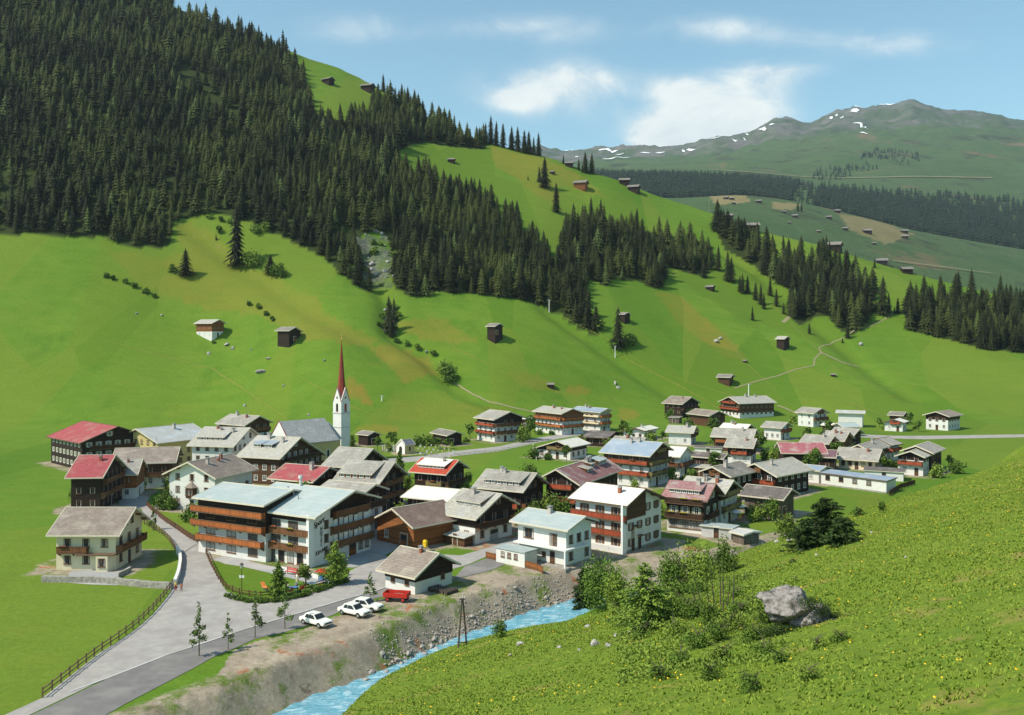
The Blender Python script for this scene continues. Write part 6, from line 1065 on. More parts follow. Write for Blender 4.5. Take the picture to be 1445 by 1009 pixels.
def merged(name,P,tmpl,mat,label,cat,wf=(.85,.45)):
    rs=np.random.RandomState(9); Vs=[];Fs=[];off=0
    ti=rs.randint(0,len(tmpl),len(P)); z=gz(P[:,0],P[:,1])
    for k,(V,Fc,_) in enumerate(tmpl):
        Q=P[ti==k]; zq=z[ti==k]; n=len(Q)
        if not n: continue
        a=rs.rand(n)*6.28; w=Q[:,2]*(wf[0]+wf[1]*rs.rand(n)); c,s_=np.cos(a),np.sin(a)
        X=(V[None,:,0]*c[:,None]-V[None,:,1]*s_[:,None])*w[:,None]+Q[:,0:1]; Y=(V[None,:,0]*s_[:,None]+V[None,:,1]*c[:,None])*w[:,None]+Q[:,1:2]; Z=V[None,:,2]*Q[:,2:3]+zq[:,None]
        Vs.append(np.stack([X,Y,Z],-1).reshape(-1,3)); Fs.append((Fc[None]+(np.arange(n)*len(V))[:,None,None]).reshape(-1,3)+off); off+=n*len(V)
    o=link(name,npmesh(name,np.concatenate(Vs),np.concatenate(Fs),mat)); return tag(o,label,cat,None,'stuff')
# tone varies from tree to tree through a patchy noise in the needle material
def forest_mat():
    m=mk('forest_needles',(.023,.029,.009),(.010,.015,.005),scale=.35,rough=.8,spec=.12,detail=2); t=m.node_tree; L=t.links.new; b=t.nodes['Principled BSDF']; src=b.inputs['Base Color'].links[0].from_socket
    tc=N(t,'ShaderNodeTexCoord'); n1=N(t,'ShaderNodeTexNoise'); n1.inputs['Scale'].default_value=.02; n1.inputs['Detail'].default_value=5; L(tc.outputs['Object'],n1.inputs[0])
    r=N(t,'ShaderNodeMapRange'); L(n1.outputs[0],r.inputs[0]); r.inputs[1].default_value=.42; r.inputs[2].default_value=.62
    mx=N(t,'ShaderNodeMix',data_type='RGBA'); L(r.outputs[0],mx.inputs[0]); L(src,mx.inputs[6])
    n2=N(t,'ShaderNodeTexNoise'); n2.inputs['Scale'].default_value=.28; n2.inputs['Detail'].default_value=2; L(tc.outputs['Object'],n2.inputs[0])
    m2=N(t,'ShaderNodeMix',data_type='RGBA'); L(n2.outputs[0],m2.inputs[0]); m2.inputs[6].default_value=(.030,.040,.010,1); m2.inputs[7].default_value=(.075,.092,.022,1); L(m2.outputs[2],mx.inputs[7]); L(mx.outputs[2],b.inputs['Base Color']); return m
TM=[spruce_arr(1.,.235+.03*(i%3),9,11,200+i) for i in range(6)]
_lt=np.random.RandomState(2).rand(len(FREST))<.06
merged('light_conifers',FREST[_lt],TM,mk('larch_needles',(.085,.12,.028),(.05,.075,.018),scale=.3),'lighter green conifers scattered through the dark forest','trees')
merged('forest',FREST[~_lt],TM,forest_mat(),'dense dark spruce forest covering the upper mountainside','forest')
def far_forest():
    rs=np.random.RandomState(3); T=[spruce_arr(1.,.2,4,6,300+i) for i in range(3)]
    n=11500; y=1900+rs.rand(n)*760; u=780+rs.rand(n)*760; x=(u-CU)/F*y
    k=rs.rand(n); gap=(np.abs(u-1137-(y-2200)*.02)<16)&(k<.85); top=2560+120*wob(x,y,120,2.)*.5
    m=(~gap)&(y<top)&~((u>1150)&(u<1445)&(y>2380)&(k<.75)); P=np.stack([x,y,13+9*rs.rand(n)],1)[m]
    merged('far_forest',P,T,FARM,'dark forest band across the far hillside','forest',(1.3,.6))
    Q=[]
    for poly in ALPT:
        A=np.array(poly); x0,y0=A.min(0); x1,y1=A.max(0); m_=1500; X=x0+rs.rand(m_)*(x1-x0); Y=y0+rs.rand(m_)*(y1-y0); k=inpoly(X,Y,poly)&(wob(X,Y,140,5.)>-.2); Q.append(np.stack([X,Y,11+8*rs.rand(m_)],1)[k])
    merged('alpine_scrub_trees',np.concatenate(Q),T,FARM,'scattered small conifers on the high far slope','trees',(1.2,.5))
FARM=mk('far_needles',(.026,.042,.024),(.014,.025,.014),scale=.02,rough=.9,spec=.1)
far_forest()
# ---------------------------------------------------------------- broadleaf trees and shrubs
def leaf_mesh(name,blobs,n,size,mat,seed,flat=.5):
    """crown of single leaf-clump faces spread through several ellipsoids"""
    rs=np.random.RandomState(seed); B=np.array(blobs,float); vol=(B[:,3]*B[:,4]*B[:,5]); pi=rs.choice(len(B),n,p=vol/vol.sum())
    d=rs.normal(size=(n,3)); d/=np.linalg.norm(d,axis=1)[:,None]; rad=(rs.rand(n)**.42); c=B[pi,:3]+d*B[pi,3:6]*rad[:,None]*(1+.16*rs.normal(size=n))[:,None]
    nv=d*.7+rs.normal(size=(n,3))*.75; nv[:,2]+=flat*.5; nv/=np.linalg.norm(nv,axis=1)[:,None]
    up=rs.normal(size=(n,3)); t=np.cross(nv,up); t/=np.linalg.norm(t,axis=1)[:,None]; b=np.cross(nv,t); s=size*(.55+.9*rs.rand(n))[:,None]
    q=np.stack([c-t*s*.5,c-b*s*.32,c+t*s*.5,c+b*s*.38],1); return npmesh(name,q.reshape(-1,3),np.arange(4*n).reshape(-1,4),mat)
def twig_mesh(h,w,seed,trunk_r,kind):
    rs=random.Random(seed); b=MB(); b.tube((0,0,-.3),(0,0,h*.55),trunk_r,trunk_r*.55,7); b.tube((0,0,h*.55),(.03*h,0,h*.93),trunk_r*.55,trunk_r*.12,6)
    for i in range(9):
        a=rs.random()*6.28; z=h*(.28+.55*rs.random()); L_=w*.5*(.5+.5*rs.random()); b.tube((0,0,z),(math.cos(a)*L_,math.sin(a)*L_,z+L_*.8),trunk_r*.35,trunk_r*.08,5)
    return b.mesh('trunk',BARK if kind!='sap' else BARKG)
def tree_thing(x,y,h,w,kind,label,seed,cat=None,group=None):
    nm={'tall':'birch_tree','small':'garden_tree','tree':'leafy_tree','sap':'sapling','bush':'shrub','dark':'dark_conifer_shrub','fir':'young_fir','yfir':'young_spruce'}[kind]
    o=empty(nm,(x,y,g1(x,y)-.05),0,label,cat or ('shrub' if kind in('bush','dark') else 'tree'),group); px=921./y
    size=max(.045,2.0/px); rs=random.Random(seed)
    if kind in('fir','yfir','dark'):
        conifer(o,h,w,kind,size,seed); return o
    bl=[]
    if kind=='bush':
        w=max(w,h*.9)
        nb=6+int(w*1.5)
        for i in range(nb):
            a=rs.random()*6.28; q=w*.40*rs.random(); r_=w*(.17+.14*rs.random()); hz=h*(.22+.5*rs.random()*(1-q/w)); bl.append((math.cos(a)*q,math.sin(a)*q,hz,r_,r_,min(hz,h-hz)*.8+.1*h))
        mat=FO['leaf' if seed%3 else 'yleaf']; cov=9
    elif kind=='sap':
        for i in range(12):
            t=.35+.62*i/8; a=rs.random()*6.28; q=w*.42*(1.1-t); bl.append((math.cos(a)*q,math.sin(a)*q,h*t,w*.30*(1.15-t*.7),w*.30*(1.15-t*.7),h*.075))
        mat=FO['sapl']; cov=3.
    elif kind=='tall':
        for i in range(20):
            t=.16+.80*i/19; a=rs.random()*6.28; rr=w*.5*math.sin(math.pi*min(1,(t+.1)**.7))**.8; q=rr*.55*rs.random(); bl.append((math.cos(a)*q,math.sin(a)*q,h*t,rr*.55,rr*.55,h*.07))
        mat=FO['yleaf']; cov=7
    else:
        for i in range(11):
            a=rs.random()*6.28; q=w*.28*rs.random(); z=h*(.42+.42*rs.random()); bl.append((math.cos(a)*q,math.sin(a)*q,z,w*(.18+.1*rs.random()),w*(.18+.1*rs.random()),h*.13))
        mat=FO['leaf' if kind=='tree' else 'yleaf']; cov=6.5
    n=int(min(14000,max(160,cov*(w*h)/(size*size)*1.0)))
    link('trunk',twig_mesh(h,w,seed,max(.04,h*.018) if kind!='bush' else .06,kind),o); link('crown',leaf_mesh('crown',bl,n,size,mat,seed),o); return o
def conifer(o,h,w,kind,size,seed):
    rs=np.random.RandomState(seed); b=MB(); b.tube((0,0,-.3),(0,0,h*.97),h*.022,h*.004,7); C=[]; D=[]
    nlay=int(h*3.2)+7; mat={'fir':'nleaf','yfir':'nleaf','dark':'dleaf'}[kind]
    for k in range(nlay):
        t=(k+.4)/nlay; z=h*(.04+.93*t); L_=w*.5*((1-t)**(.72 if kind!='dark' else .42))*(.75+.4*rs.rand()); nbr=max(4,int(9*(1-t*.4)))
        for j in range(nbr):
            a=rs.rand()*6.28; l=L_*(.7+.5*rs.rand()); e=np.array([math.cos(a)*l,math.sin(a)*l,z-.10*l+.05*h*(rs.rand()-.4)])
            b.tube((0,0,z),tuple(e),h*.006,h*.002,4); m=max(4,int(l/size*5.5))
            for q in range(m):
                s=(q+rs.rand())/m; sd=(1-s)*.34*l+.04*l; off=rs.normal(size=3)*np.array([sd,sd,sd*.28])*.6; C.append(np.array([0,0,z])*(1-s)+e*s+off); D.append((math.cos(a),math.sin(a),-.15))
    C=np.array(C); n=len(C); D=np.array(D)+rs.normal(size=(n,3))*.45; D/=np.linalg.norm(D,axis=1)[:,None]; up=np.array([0,0,1.])+rs.normal(size=(n,3))*.5; sd=np.cross(D,up); sd/=np.linalg.norm(sd,axis=1)[:,None]; s=size*(.8+.9*rs.rand(n))[:,None]
    q=np.stack([C-D*s*.6,C-sd*s*.3,C+D*s*.8,C+sd*s*.3],1)
    link('trunk',b.mesh('trunk',BARK),o); link('crown',npmesh('crown',q.reshape(-1,3),np.arange(4*n).reshape(-1,4),FO[mat]),o)
TL={'hotel_birch':'tall light green tree at the road corner of the hotel','hotel_small':'small round tree on the hotel lawn by the red benches','garden_fir':'young fir on the hotel lawn above the road','sap1':'staked sapling nearest the bottom left, by the road','sap2':'shortest roadside sapling, second from the left','sap3':'thin roadside sapling, third from the left','sap4':'roadside sapling left of the parked cars','sap5':'small roadside tree beside the red trailer','lane_sapling':'little tree by the lane lamp near the cream house','or1':'bright shrub at the bend of the garden fence','or2':'leafy shrub before the white house with the oriel','or3':'round garden tree left of the hotel wing','or4':'wide shrub in the garden below the oriel house','or5':'small shrub by the door of the oriel house','fir_roof':'dark little fir between the roofs left of the church','larch':'bare yellowish larch in front of the church roof','chapel_conifer':'narrow conifer left of the red roofed chalet','ch_tree':'round tree left of the chapel','barn_tree1':'left tree before the hay barn by the graveyard','barn_tree2':'right tree before the hay barn by the graveyard','red_tree':'round tree right of the red roofed chalet','pen_tree1':'tree between the two left pensions','pen_tree2':'shrub under the tree between the pensions','mead_bush':'shrub on the meadow edge behind the chimneys of the dormer chalet','mid1':'leftmost shrub behind the pale blue roof','mid2':'largest shrub behind the pale blue roof','mid3':'rightmost shrub behind the pale blue roof','mid4':'low shrub left of the pale blue roof','yard1':'shrub between the long dormer chalet and the red roof','tow_tree':'small shrub at the foot of the church tower','e1':'left shrub in the garden below the half red chalet','e2':'right shrub in the garden below the half red chalet','e3':'shrub before the mossy barn','e4':'shrub left of the dark chalet with patched roof','e5':'shrub right of the white gabled bungalow','e6':'small tree between the two dark buildings on the slope','e7':'shrub below the tumbledown barn','e8':'shrub beside the parasol terrace','e9':'long hedge like shrub below the parasol terrace','h1':'tiny shrub under the mossy barn','e10':'tiny shrub by the row of grey roofs','bank1':'dark narrow conifer at the river bend','bank2':'large dense bush at the river bend','bank3':'bush behind the large one at the river bend','spruce_big':'big light green young spruce on the foreground slope','shr1':'leafy shrub right behind the big young spruce','shr2':'loose leafy shrub in front of the gravel yard','shr3':'leafy shrub below the terrace garage','dk1':'tallest dark conifer of the clump on the foreground ridge','dk2':'left dark conifer of the clump on the foreground ridge','dk3':'right rounder conifer of the clump on the foreground ridge','dk4':'small shrub at the top of the foreground ridge','dk5':'shrub by the stones left of the conifer clump','riv1':'willow shrub at the near edge of the river','dk6':'shrub right of the conifer clump','hb':'tiny shrub by the small white gabled house'}
for i,(k,x,y,h_,w,kd) in enumerate(TREES): tree_thing(x,y,h_,w,kd,TL[k],50+i)
BL=['bush right of the tallest lone spruce on the left meadow','wide bush at the foot of the small pointed spruce','low bush beside the wide bush on the left meadow','upper of two round bushes on the middle slope','lower of two round bushes on the middle slope','round bush right of the slope hut spruce','bush at the lower tip of the middle forest','small bush at the foot of the slope hut spruce','outer bush right of the slope hut spruce','small bush left of the broad bushy spruce']
for i,(x,y,s) in enumerate(BUSH): tree_thing(x,y,max(1.5,s),max(1.6,s*1.15),'bush',BL[i] if i<len(BL) else 'low bush along the stream line or at the forest foot',300+i,group=None if i<len(BL) else 'bushes along the gully')
for i,(x,y,w) in enumerate(SCRUB): tree_thing(x,y,w*.62,w*1.05,'bush','low leafy scrub on the foreground slope around the bare stems and boulder',400+i,group='scrub on the foreground slope')
def village_shrubs():
    rs=np.random.RandomState(31); k=0
    R_=[(v[0],v[1],v[2],v[3]/2+.3,max(v[4],v[8])+.3) for q,v in FIT.items()]
    while k<150:
        i=rs.randint(len(R_)); a=rs.rand()*6.28; x=R_[i][0]+math.cos(a)*(6+6*rs.rand()); y=R_[i][1]+math.sin(a)*(6+6*rs.rand())
        if not(175<y<385) or any(abs((x-q[0])*math.cos(q[2])+(y-q[1])*math.sin(q[2]))<q[3] and abs(-(x-q[0])*math.sin(q[2])+(y-q[1])*math.cos(q[2]))<q[4] for q in R_): continue
        if any(inpoly(np.array([x]),np.array([y]),P)[0] for P in ROAD+LANE): continue
        s=1.3+2.6*rs.rand()**1.5; tl=k%4==0
        if tl: tree_thing(x,y,s*1.3+2.2,s*.7+1.8,'tree','leafy garden tree rising in the gaps between the village houses',900+k,group='garden trees among the village houses')
        else: tree_thing(x,y,s,s*(1.0+.5*rs.rand()),'bush','garden shrub growing in the gaps between the village houses',900+k,group='garden shrubs among the village houses')
        k+=1
village_shrubs()
def stems():
    for i,(x,y,h_,dx) in enumerate(STEM):
        o=empty('bare_sapling',(x,y,g1(x,y)-.05),0,'thin almost bare sapling among the scrub left of the boulder','sapling','bare saplings left of the boulder')
        rs=random.Random(i); b=MB(); b.tube((0,0,-.1),(dx*.6,0,h_*.55),.045,.032,6); b.tube((dx*.6,0,h_*.55),(dx,0,h_),.032,.012,5)
        for k in range(8):
            t=.45+.5*rs.random(); a=rs.random()*6.28; l=.18+.3*rs.random(); p=(dx*t,0,h_*t); b.tube(p,(p[0]+math.cos(a)*l,math.sin(a)*l,p[2]+l*.9),.008,.003,4)
        link('trunk',b.mesh('trunk',BARK),o); bl=[(dx*t,0,h_*t,.22,.22,.14) for t in (.62,.74,.86,.97)]; link('crown',leaf_mesh('crown',bl,90,.10,FO['leaf'],i+70),o)
stems()
def undergrowth():
    rs=np.random.RandomState(61); n=26000; u=870+rs.rand(n)*240; v=815+rs.rand(n)*150; h_=np.array([[0,0,0]],float)
    y=38+rs.rand(n)*42; x=(u-CU)/F*y; k=wob(x,y,1.6,3.)+wob(x,y,4,5.)*.8>.05; x=x[k]; y=y[k]; n=len(x); z=gz(x,y)+.08+.32*rs.rand(n)*np.clip(.6+wob(x,y,1.6,3.),0,1.4)
    C=np.stack([x,y,z],1); d=rs.normal(size=(n,3)); d/=np.linalg.norm(d,axis=1)[:,None]; e=np.cross(d,rs.normal(size=(n,3))); e/=np.linalg.norm(e,axis=1)[:,None]; s=(.05+.06*rs.rand(n))[:,None]
    q=np.stack([C-d*s,C-e*s*.6,C+d*s,C+e*s*.6],1); tag(link('undergrowth',npmesh('undergrowth',q.reshape(-1,3),np.arange(4*n).reshape(-1,4),FO['yleaf'])),'low leafy undergrowth below the bare saplings','undergrowth',None,'stuff')
undergrowth()
# ---------------------------------------------------------------- grass, flowers, stones
def near_grass():
    rs=np.random.RandomState(11); n=230000
    y=24+rs.rand(n)**.75*120; u=330+rs.rand(n)*1180; x=(u-CU)/F*y; Yc=interp(u,CRESTF,1); m=(y<Yc+14)&(y<150); x=x[m];y=y[m]; u=u[m]
    cl=rs.rand(len(x))<(.55+.22*wob(x,y,2.1,2.)+.22*wob(x,y,9.,3.)); x=x[cl]; y=y[cl]; n=len(x)
    z=gz(x,y)-.02; hgt=(.035+.11*rs.rand(n))*(1+.3*wob(x,y,5,4.)); V=[];
    for k in range(3):
        a=rs.rand(n)*6.28; w=.025+.025*rs.rand(n)+y*.0005; lx=(rs.rand(n)-.5)*.22; ly=(rs.rand(n)-.5)*.22; c,s=np.cos(a),np.sin(a)
        V.append(np.stack([np.stack([x-c*w,y-s*w,z],1),np.stack([x+c*w,y+s*w,z],1),np.stack([x+lx,y+ly,z+hgt],1)],1))
    V=np.concatenate(V).reshape(-1,3); tag(link('meadow_grass',npmesh('meadow_grass',V,np.arange(len(V)).reshape(-1,3),mk('grass_blades',(.16,.245,.026),(.24,.285,.045),scale=.6,rough=.8,spec=.1,detail=6))),'tufted grass on the foreground slope','grass',None,'stuff')
    n=2300; y=24+rs.rand(n)**.85*115; u=360+rs.rand(n)*1130; x=(u-CU)/F*y; Yc=interp(u,CRESTF,1); m=(y<Yc+6)&(rs.rand(n)<(.4+.45*wob(x,y,6,5.)+.25*(u>1150)));x=x[m];y=y[m]; n=len(x); z=gz(x,y)+.10+.12*rs.rand(n); r=.018+.02*rs.rand(n)+y*.00022
    V=[];Fq=[]
    ang=np.arange(5)*2*math.pi/5
    tx=(rs.rand(n)-.5)*.8; ty=-.35+(rs.rand(n)-.5)*.6
    ring=np.stack([x[:,None]+r[:,None]*np.cos(ang),y[:,None]+r[:,None]*np.sin(ang),z[:,None]+r[:,None]*(np.cos(ang)*tx[:,None]+np.sin(ang)*-ty[:,None])],-1)
    ctr=np.stack([x,y,z+r*.35],-1)[:,None,:]; A=np.concatenate([ctr,ring],1).reshape(-1,3); base=np.arange(n)[:,None]*6
    Fq=np.concatenate([np.concatenate([base,base+1+k,base+1+(k+1)%5],1) for k in range(5)])
    tag(link('yellow_meadow_flowers',npmesh('yellow_meadow_flowers',A,Fq,mk('dandelion_yellow',(.80,.56,.02),(.72,.42,.02),scale=.4))),'yellow flowers scattered over the foreground slope','flowers',None,'stuff')
near_grass()
def rock_mesh(seed,sub=2,amp=.28,mat=None,name='rock'):
    rs=random.Random(seed); bm=bmesh.new(); bmesh.ops.create_icosphere(bm,subdivisions=sub,radius=.5)
    ph=[(Vector((rs.uniform(-1,1),rs.uniform(-1,1),rs.uniform(-1,1))).normalized(),rs.uniform(.22,.46)) for _ in range(9)]
    for v in bm.verts:
        for n_,d in ph:
            t=v.co.dot(n_)
            if t>d: v.co-=n_*(t-d)*.85
        v.co*=1+amp*.3*(rs.random()-.5)
    me=bpy.data.meshes.new(name); bm.to_mesh(me); bm.free(); me.materials.append(mat or ROCK); return me
RKM=[rock_mesh(i,2) for i in range(6)]; RKP=[rock_mesh(20+i,1,.3,PEB) for i in range(5)]
def bank_stones():
    rs=np.random.RandomState(21); k=0
    pts=[]
    for _ in range(6000):
        i=rs.randint(3,10); t=rs.rand(); p=RIVW[i]*(1-t)+RIVW[i+1]*t; T=RIVW[i+1]-RIVW[i]; T/=np.hypot(*T); nn=np.array([-T[1],T[0]]); 
        q=p+nn*(4.2+abs(rs.normal())*1.3); 
        if rs.rand()<.12: q=p-nn*(4.2+rs.rand()*.8)
        pts.append(q)
        if len(pts)>=140: break
    for q in pts:
        s=.25+.75*rs.rand()**2.2; z=g1(*q)
        if z<WATER-.3: z=WATER-.15
        o=link('bank_stone',RKP[k%5],None,(q[0],q[1],z+s*.1),rot=rs.rand()*6.28,scale=(s*1.3,s,s*.8)); tag(o,'pale stone on the gravel bank of the river','stone','stones on the river bank'); k+=1
bank_stones()
def pebbles():
    rs=np.random.RandomState(44); V=[];Fq=[];off=0; base=[(1,0,0),(0,1,0),(-1,0,0),(0,-1,0),(0,0,1),(0,0,-1)]; B_=np.array(base,float); T=np.array([(0,1,4),(1,2,4),(2,3,4),(3,0,4),(1,0,5),(2,1,5),(3,2,5),(0,3,5)])
    n=3600; i=rs.randint(4,10,n); t=rs.rand(n)[:,None]; P0=RIVW[i]; P1=RIVW[i+1]; p=P0*(1-t)+P1*t; D=P1-P0; D/=np.linalg.norm(D,axis=1)[:,None]; nn=np.stack([-D[:,1],D[:,0]],1)
    q=p+nn*(4.2+np.abs(rs.normal(size=n))*2.0)[:,None]; z=gz(q[:,0],q[:,1]); s=.04+.15*rs.rand(n)**3
    c=np.stack([q[:,0],q[:,1],z+s*.3],1); J=B_[None]*s[:,None,None]*(.6+.8*rs.rand(n,6,1)); V=(c[:,None]+J).reshape(-1,3); Fq=(T[None]+(np.arange(n)*6)[:,None,None]).reshape(-1,3)
    tag(link('bank_gravel',npmesh('bank_gravel',V,Fq,PEB)),'small stones strewn over the river bank','gravel',None,'stuff')
pebbles()
for i,(x,y,w,h_) in enumerate(SROCK):
    o=link('rock',RKM[i%6],None,(x,y,g1(x,y)+h_*.15),rot=i*1.7,scale=(w,w*.7,h_*1.3)); tag(o,'grey rock lying on the mountain meadow','rock','rocks on the mountain meadow')
for i,(x,y,w,h_) in enumerate(HROCK):
    o=link('rock',RKM[(i+2)%6],None,(x,y,g1(x,y)+h_*.1),rot=i*2.1,scale=(w,w*.8,h_*1.3)); tag(o,'small grey rock in the grass of the foreground slope','rock','rocks on the foreground slope')
rsG=np.random.RandomState(77)
for P in ROCKP[:2]:
    A=np.array(P); x0,y0=A.min(0); x1,y1=A.max(0); c=0
    while c<34:
        x=x0+rsG.rand()*(x1-x0); y=y0+rsG.rand()*(y1-y0)
        if inpoly(np.array([x]),np.array([y]),P)[0]:
            s=.8+2.6*rsG.rand()**2; o=link('rock',RKM[c%6],None,(x,y,g1(x,y)+s*.1),rot=c*1.3,scale=(s*1.2,s,s*.9)); tag(o,'grey block of scree in the rocky gully','rock','scree blocks in the gully'); c+=1
    for c in range(26):
        x=x0+rsG.rand()*(x1-x0); y=y0+rsG.rand()*(y1-y0); s=1.5+2.5*rsG.rand(); tree_thing(x,y,s,s*1.3,'bush','bush growing between the scree blocks of the gully',700+c,group='bushes in the rocky gully') if c<13 else None
def boulder():
    x,y=PT['boulder']; z=g1(x,y); o=empty('boulder',(x,y,z),0,'big pale overhanging boulder with dark mossy hollows on the foreground slope','boulder')
    rs=random.Random(4)
    def lump(c,r,seed,sub=4,cut=()):
        rs=random.Random(seed); bm=bmesh.new(); bmesh.ops.create_icosphere(bm,subdivisions=sub,radius=1.)
        ph=[(Vector((rs.uniform(-1,1),rs.uniform(-1,1),rs.uniform(-.9,1))).normalized(),rs.uniform(.55,.85)) for _ in range(12)]
        from mathutils import noise as mn
        for v in bm.verts:
            for n_,d in ph:
                t=v.co.dot(n_)
                if t>d: v.co-=n_*(t-d)*.9
            q=mn.fractal(v.co*1.9+Vector((seed,0,0)),1.,2.1,5); v.co*=1+.26*q
            v.co=Vector((c[0]+v.co.x*r[0],c[1]+v.co.y*r[1],c[2]+v.co.z*r[2]))
        me=bpy.data.meshes.new('rock'); bm.to_mesh(me); bm.free(); me.materials.append(ROCKB); me.polygons.foreach_set('use_smooth',[sub>3]*len(me.polygons)); return me
    link('block',lump((-.2,.6,.78),(1.42,1.15,.82),3),o); link('block',lump((1.35,-.3,.10),(1.2,.6,.42),8),o); link('block',lump((.45,.3,.35),(1.05,.8,.72),12),o)
    o.scale=(1.22,1.1,1.04)
    link('moss_hollow_shade',leaf_mesh('moss_hollow_shade',[(.35,-.35,1.30,.5,.28,.22),(.80,-.42,.95,.40,.26,.42),(-.9,-.75,.0,.9,.35,.28),(.2,-.6,1.15,.4,.2,.3),(1.3,.0,.5,.5,.3,.22),(1.75,-.2,.3,.4,.3,.3),(-1.1,-.35,-.05,.8,.35,.3)],5200,.06,FO['dleaf'],5),o)  # dark leaves: moss above, low left clumps imitate shade under the overhang
boulder()
# ---------------------------------------------------------------- cars, people, furniture, fences
def loft(b,secs,mi=0):
    """secs: list of (x,[(y,z)...]) half rings mirrored"""
    rings=[]
    for x,pr in secs:
        ring=[(x,y,z) for y,z in pr]+[(x,-y,z) for y,z in reversed(pr)]; n=len(b.v); b.v+=ring; rings.append((n,len(ring)))
    for (a,k),(c,_) in zip(rings[:-1],rings[1:]):
        for i in range(k): j=(i+1)%k; b.f.append((a+i,a+j,c+j,c+i)); b.m.append(mi)
    for n,k in (rings[0],rings[-1]): b.f.append(tuple(range(n,n+k))); b.m.append(mi)
def make_car(label,est=False):
    root=empty('parked_car',(0,0,0),0,label,'car')
    b=MB(); W_=.80
    def sec(x,zt,w,zl=.28): return (x,[(w*.80,zl),(w,zl+.10),(w*1.02,(zl+zt)/2),(w*.97,zt-.06),(w*.86,zt)])
    loft(b,[sec(-2.12,.70,.72,.42),sec(-2.05,.80,.78),sec(-1.3,.86,W_+.02),sec(-.5,.88,W_+.03),sec(.75,.86,W_+.03),sec(1.4,.82,W_+.01),sec(1.98,.76,.78),sec(2.08,.66,.74,.40)])
    body=b.obj('body',CARP,root,smooth=False)
    b=MB(); rx=-1.1 if not est else -1.75
    loft(b,[(rx-.42 if not est else rx-.15,[(.70,.84),(.69,.87)]),(rx,[(.74,.84),(.60,1.36)]),(.25,[(.76,.84),(.62,1.38)]),(.82,[(.72,.84),(.69,.87)])])
    cab=b.obj('cabin',CARP,root)
    # windows
    b=MB()
    b.quad([(.79,-.66,.90),(.79,.66,.90),(.30,.57,1.33),(.30,-.57,1.33)]); b.quad([(.80,-.66,.905),(.80,.66,.905),(.31,.57,1.335),(.31,-.57,1.335)])
    link('windscreen',b.mesh('windscreen',GLASS),root,(.035,0,.02))
    b=MB(); x1=rx-.36 if not est else rx-.13; b.quad([(x1,-.62,.92),(x1,.62,.92),(rx-.04,.54,1.31),(rx-.04,-.54,1.31)]); link('rear_window',b.mesh('rear_window',GLASS),root,(-.03,0,.02))
    for sgn in (-1,1):
        for xa,xb,xc,xd in (((-.45,.62,.22,-.38)),((rx-.02,-.53,-.46,rx+.16))):
            b=MB(); b.quad([(xa,sgn*.765,.90),(xb,sgn*.765,.90),(xc,sgn*.655,1.30),(xd,sgn*.655,1.30)]); link('side_window',b.mesh('side_window',GLASS),root,(0,sgn*.012,0))
    wb=MB(); wb.tube((0,-.09,0),(0,.09,0),.30,.30,14); tyre=wb.mesh('tyre',BLACK); wb=MB(); wb.tube((0,-.10,0),(0,.10,0),.17,.17,10); rim=wb.mesh('rim',STEEL)
    for sx in (-1.32,1.30):
        for sy in (-1,1):
            wh=empty('wheel',(sx,sy*.74,.30)); wh.parent=root; link('tyre',tyre,wh); link('rim',rim,wh)
            b=MB(); n=10; pts=[(sx+.37*math.cos(math.pi*i/n),.30+.37*math.sin(math.pi*i/n)) for i in range(n+1)]
            b.hexa([(p,sy*.835,q) for p,q in pts],[(p,sy*.80,q) for p,q in pts]); link('wheel_arch',b.mesh('wheel_arch',BLACK),root)
    for sx,nm in ((2.10,'bumper'),(-2.14,'bumper')): b=MB(); b.box(sx-.05,sx+.05,-.76,.76,.36,.46); link(nm,b.mesh(nm,CHROME),root)
    b=MB(); b.box(2.06,2.10,-.50,.50,.50,.64); link('grille',b.mesh('grille',BLACK),root)
    for sy in (-1,1):
        b=MB(); b.tube((2.02,sy*.60,.58),(2.12,sy*.60,.58),.085,.085,10); link('headlight',b.mesh('headlight',mk('lamp_glass',(.7,.7,.66),(.6,.6,.58),rough=.1)),root)
        b=MB(); b.box(-2.12,-2.07,sy*.66-.09,sy*.66+.09,.56,.68); link('tail_light',b.mesh('tail_light',REDP),root)
    return root
def put(o,x,y,rz,sc=1.,dz=0): o.location=(x,y,g1(x,y)+.04+dz); o.rotation_euler=(0,0,rz); o.scale=(sc,)*3; return o
c=make_car('cream white car parked alone on the gravel, leftmost of three'); put(c,*PT['car1'],R(-36),1.06)
c=copy_tree(c); c['label']='cream white car in the front of the close pair on the gravel'; put(c,*PT['car2'],R(-33),1.06)
c=make_car('white car with higher rounded roof at the back of the close pair'); put(c,*PT['car3'],R(-22),1.10)
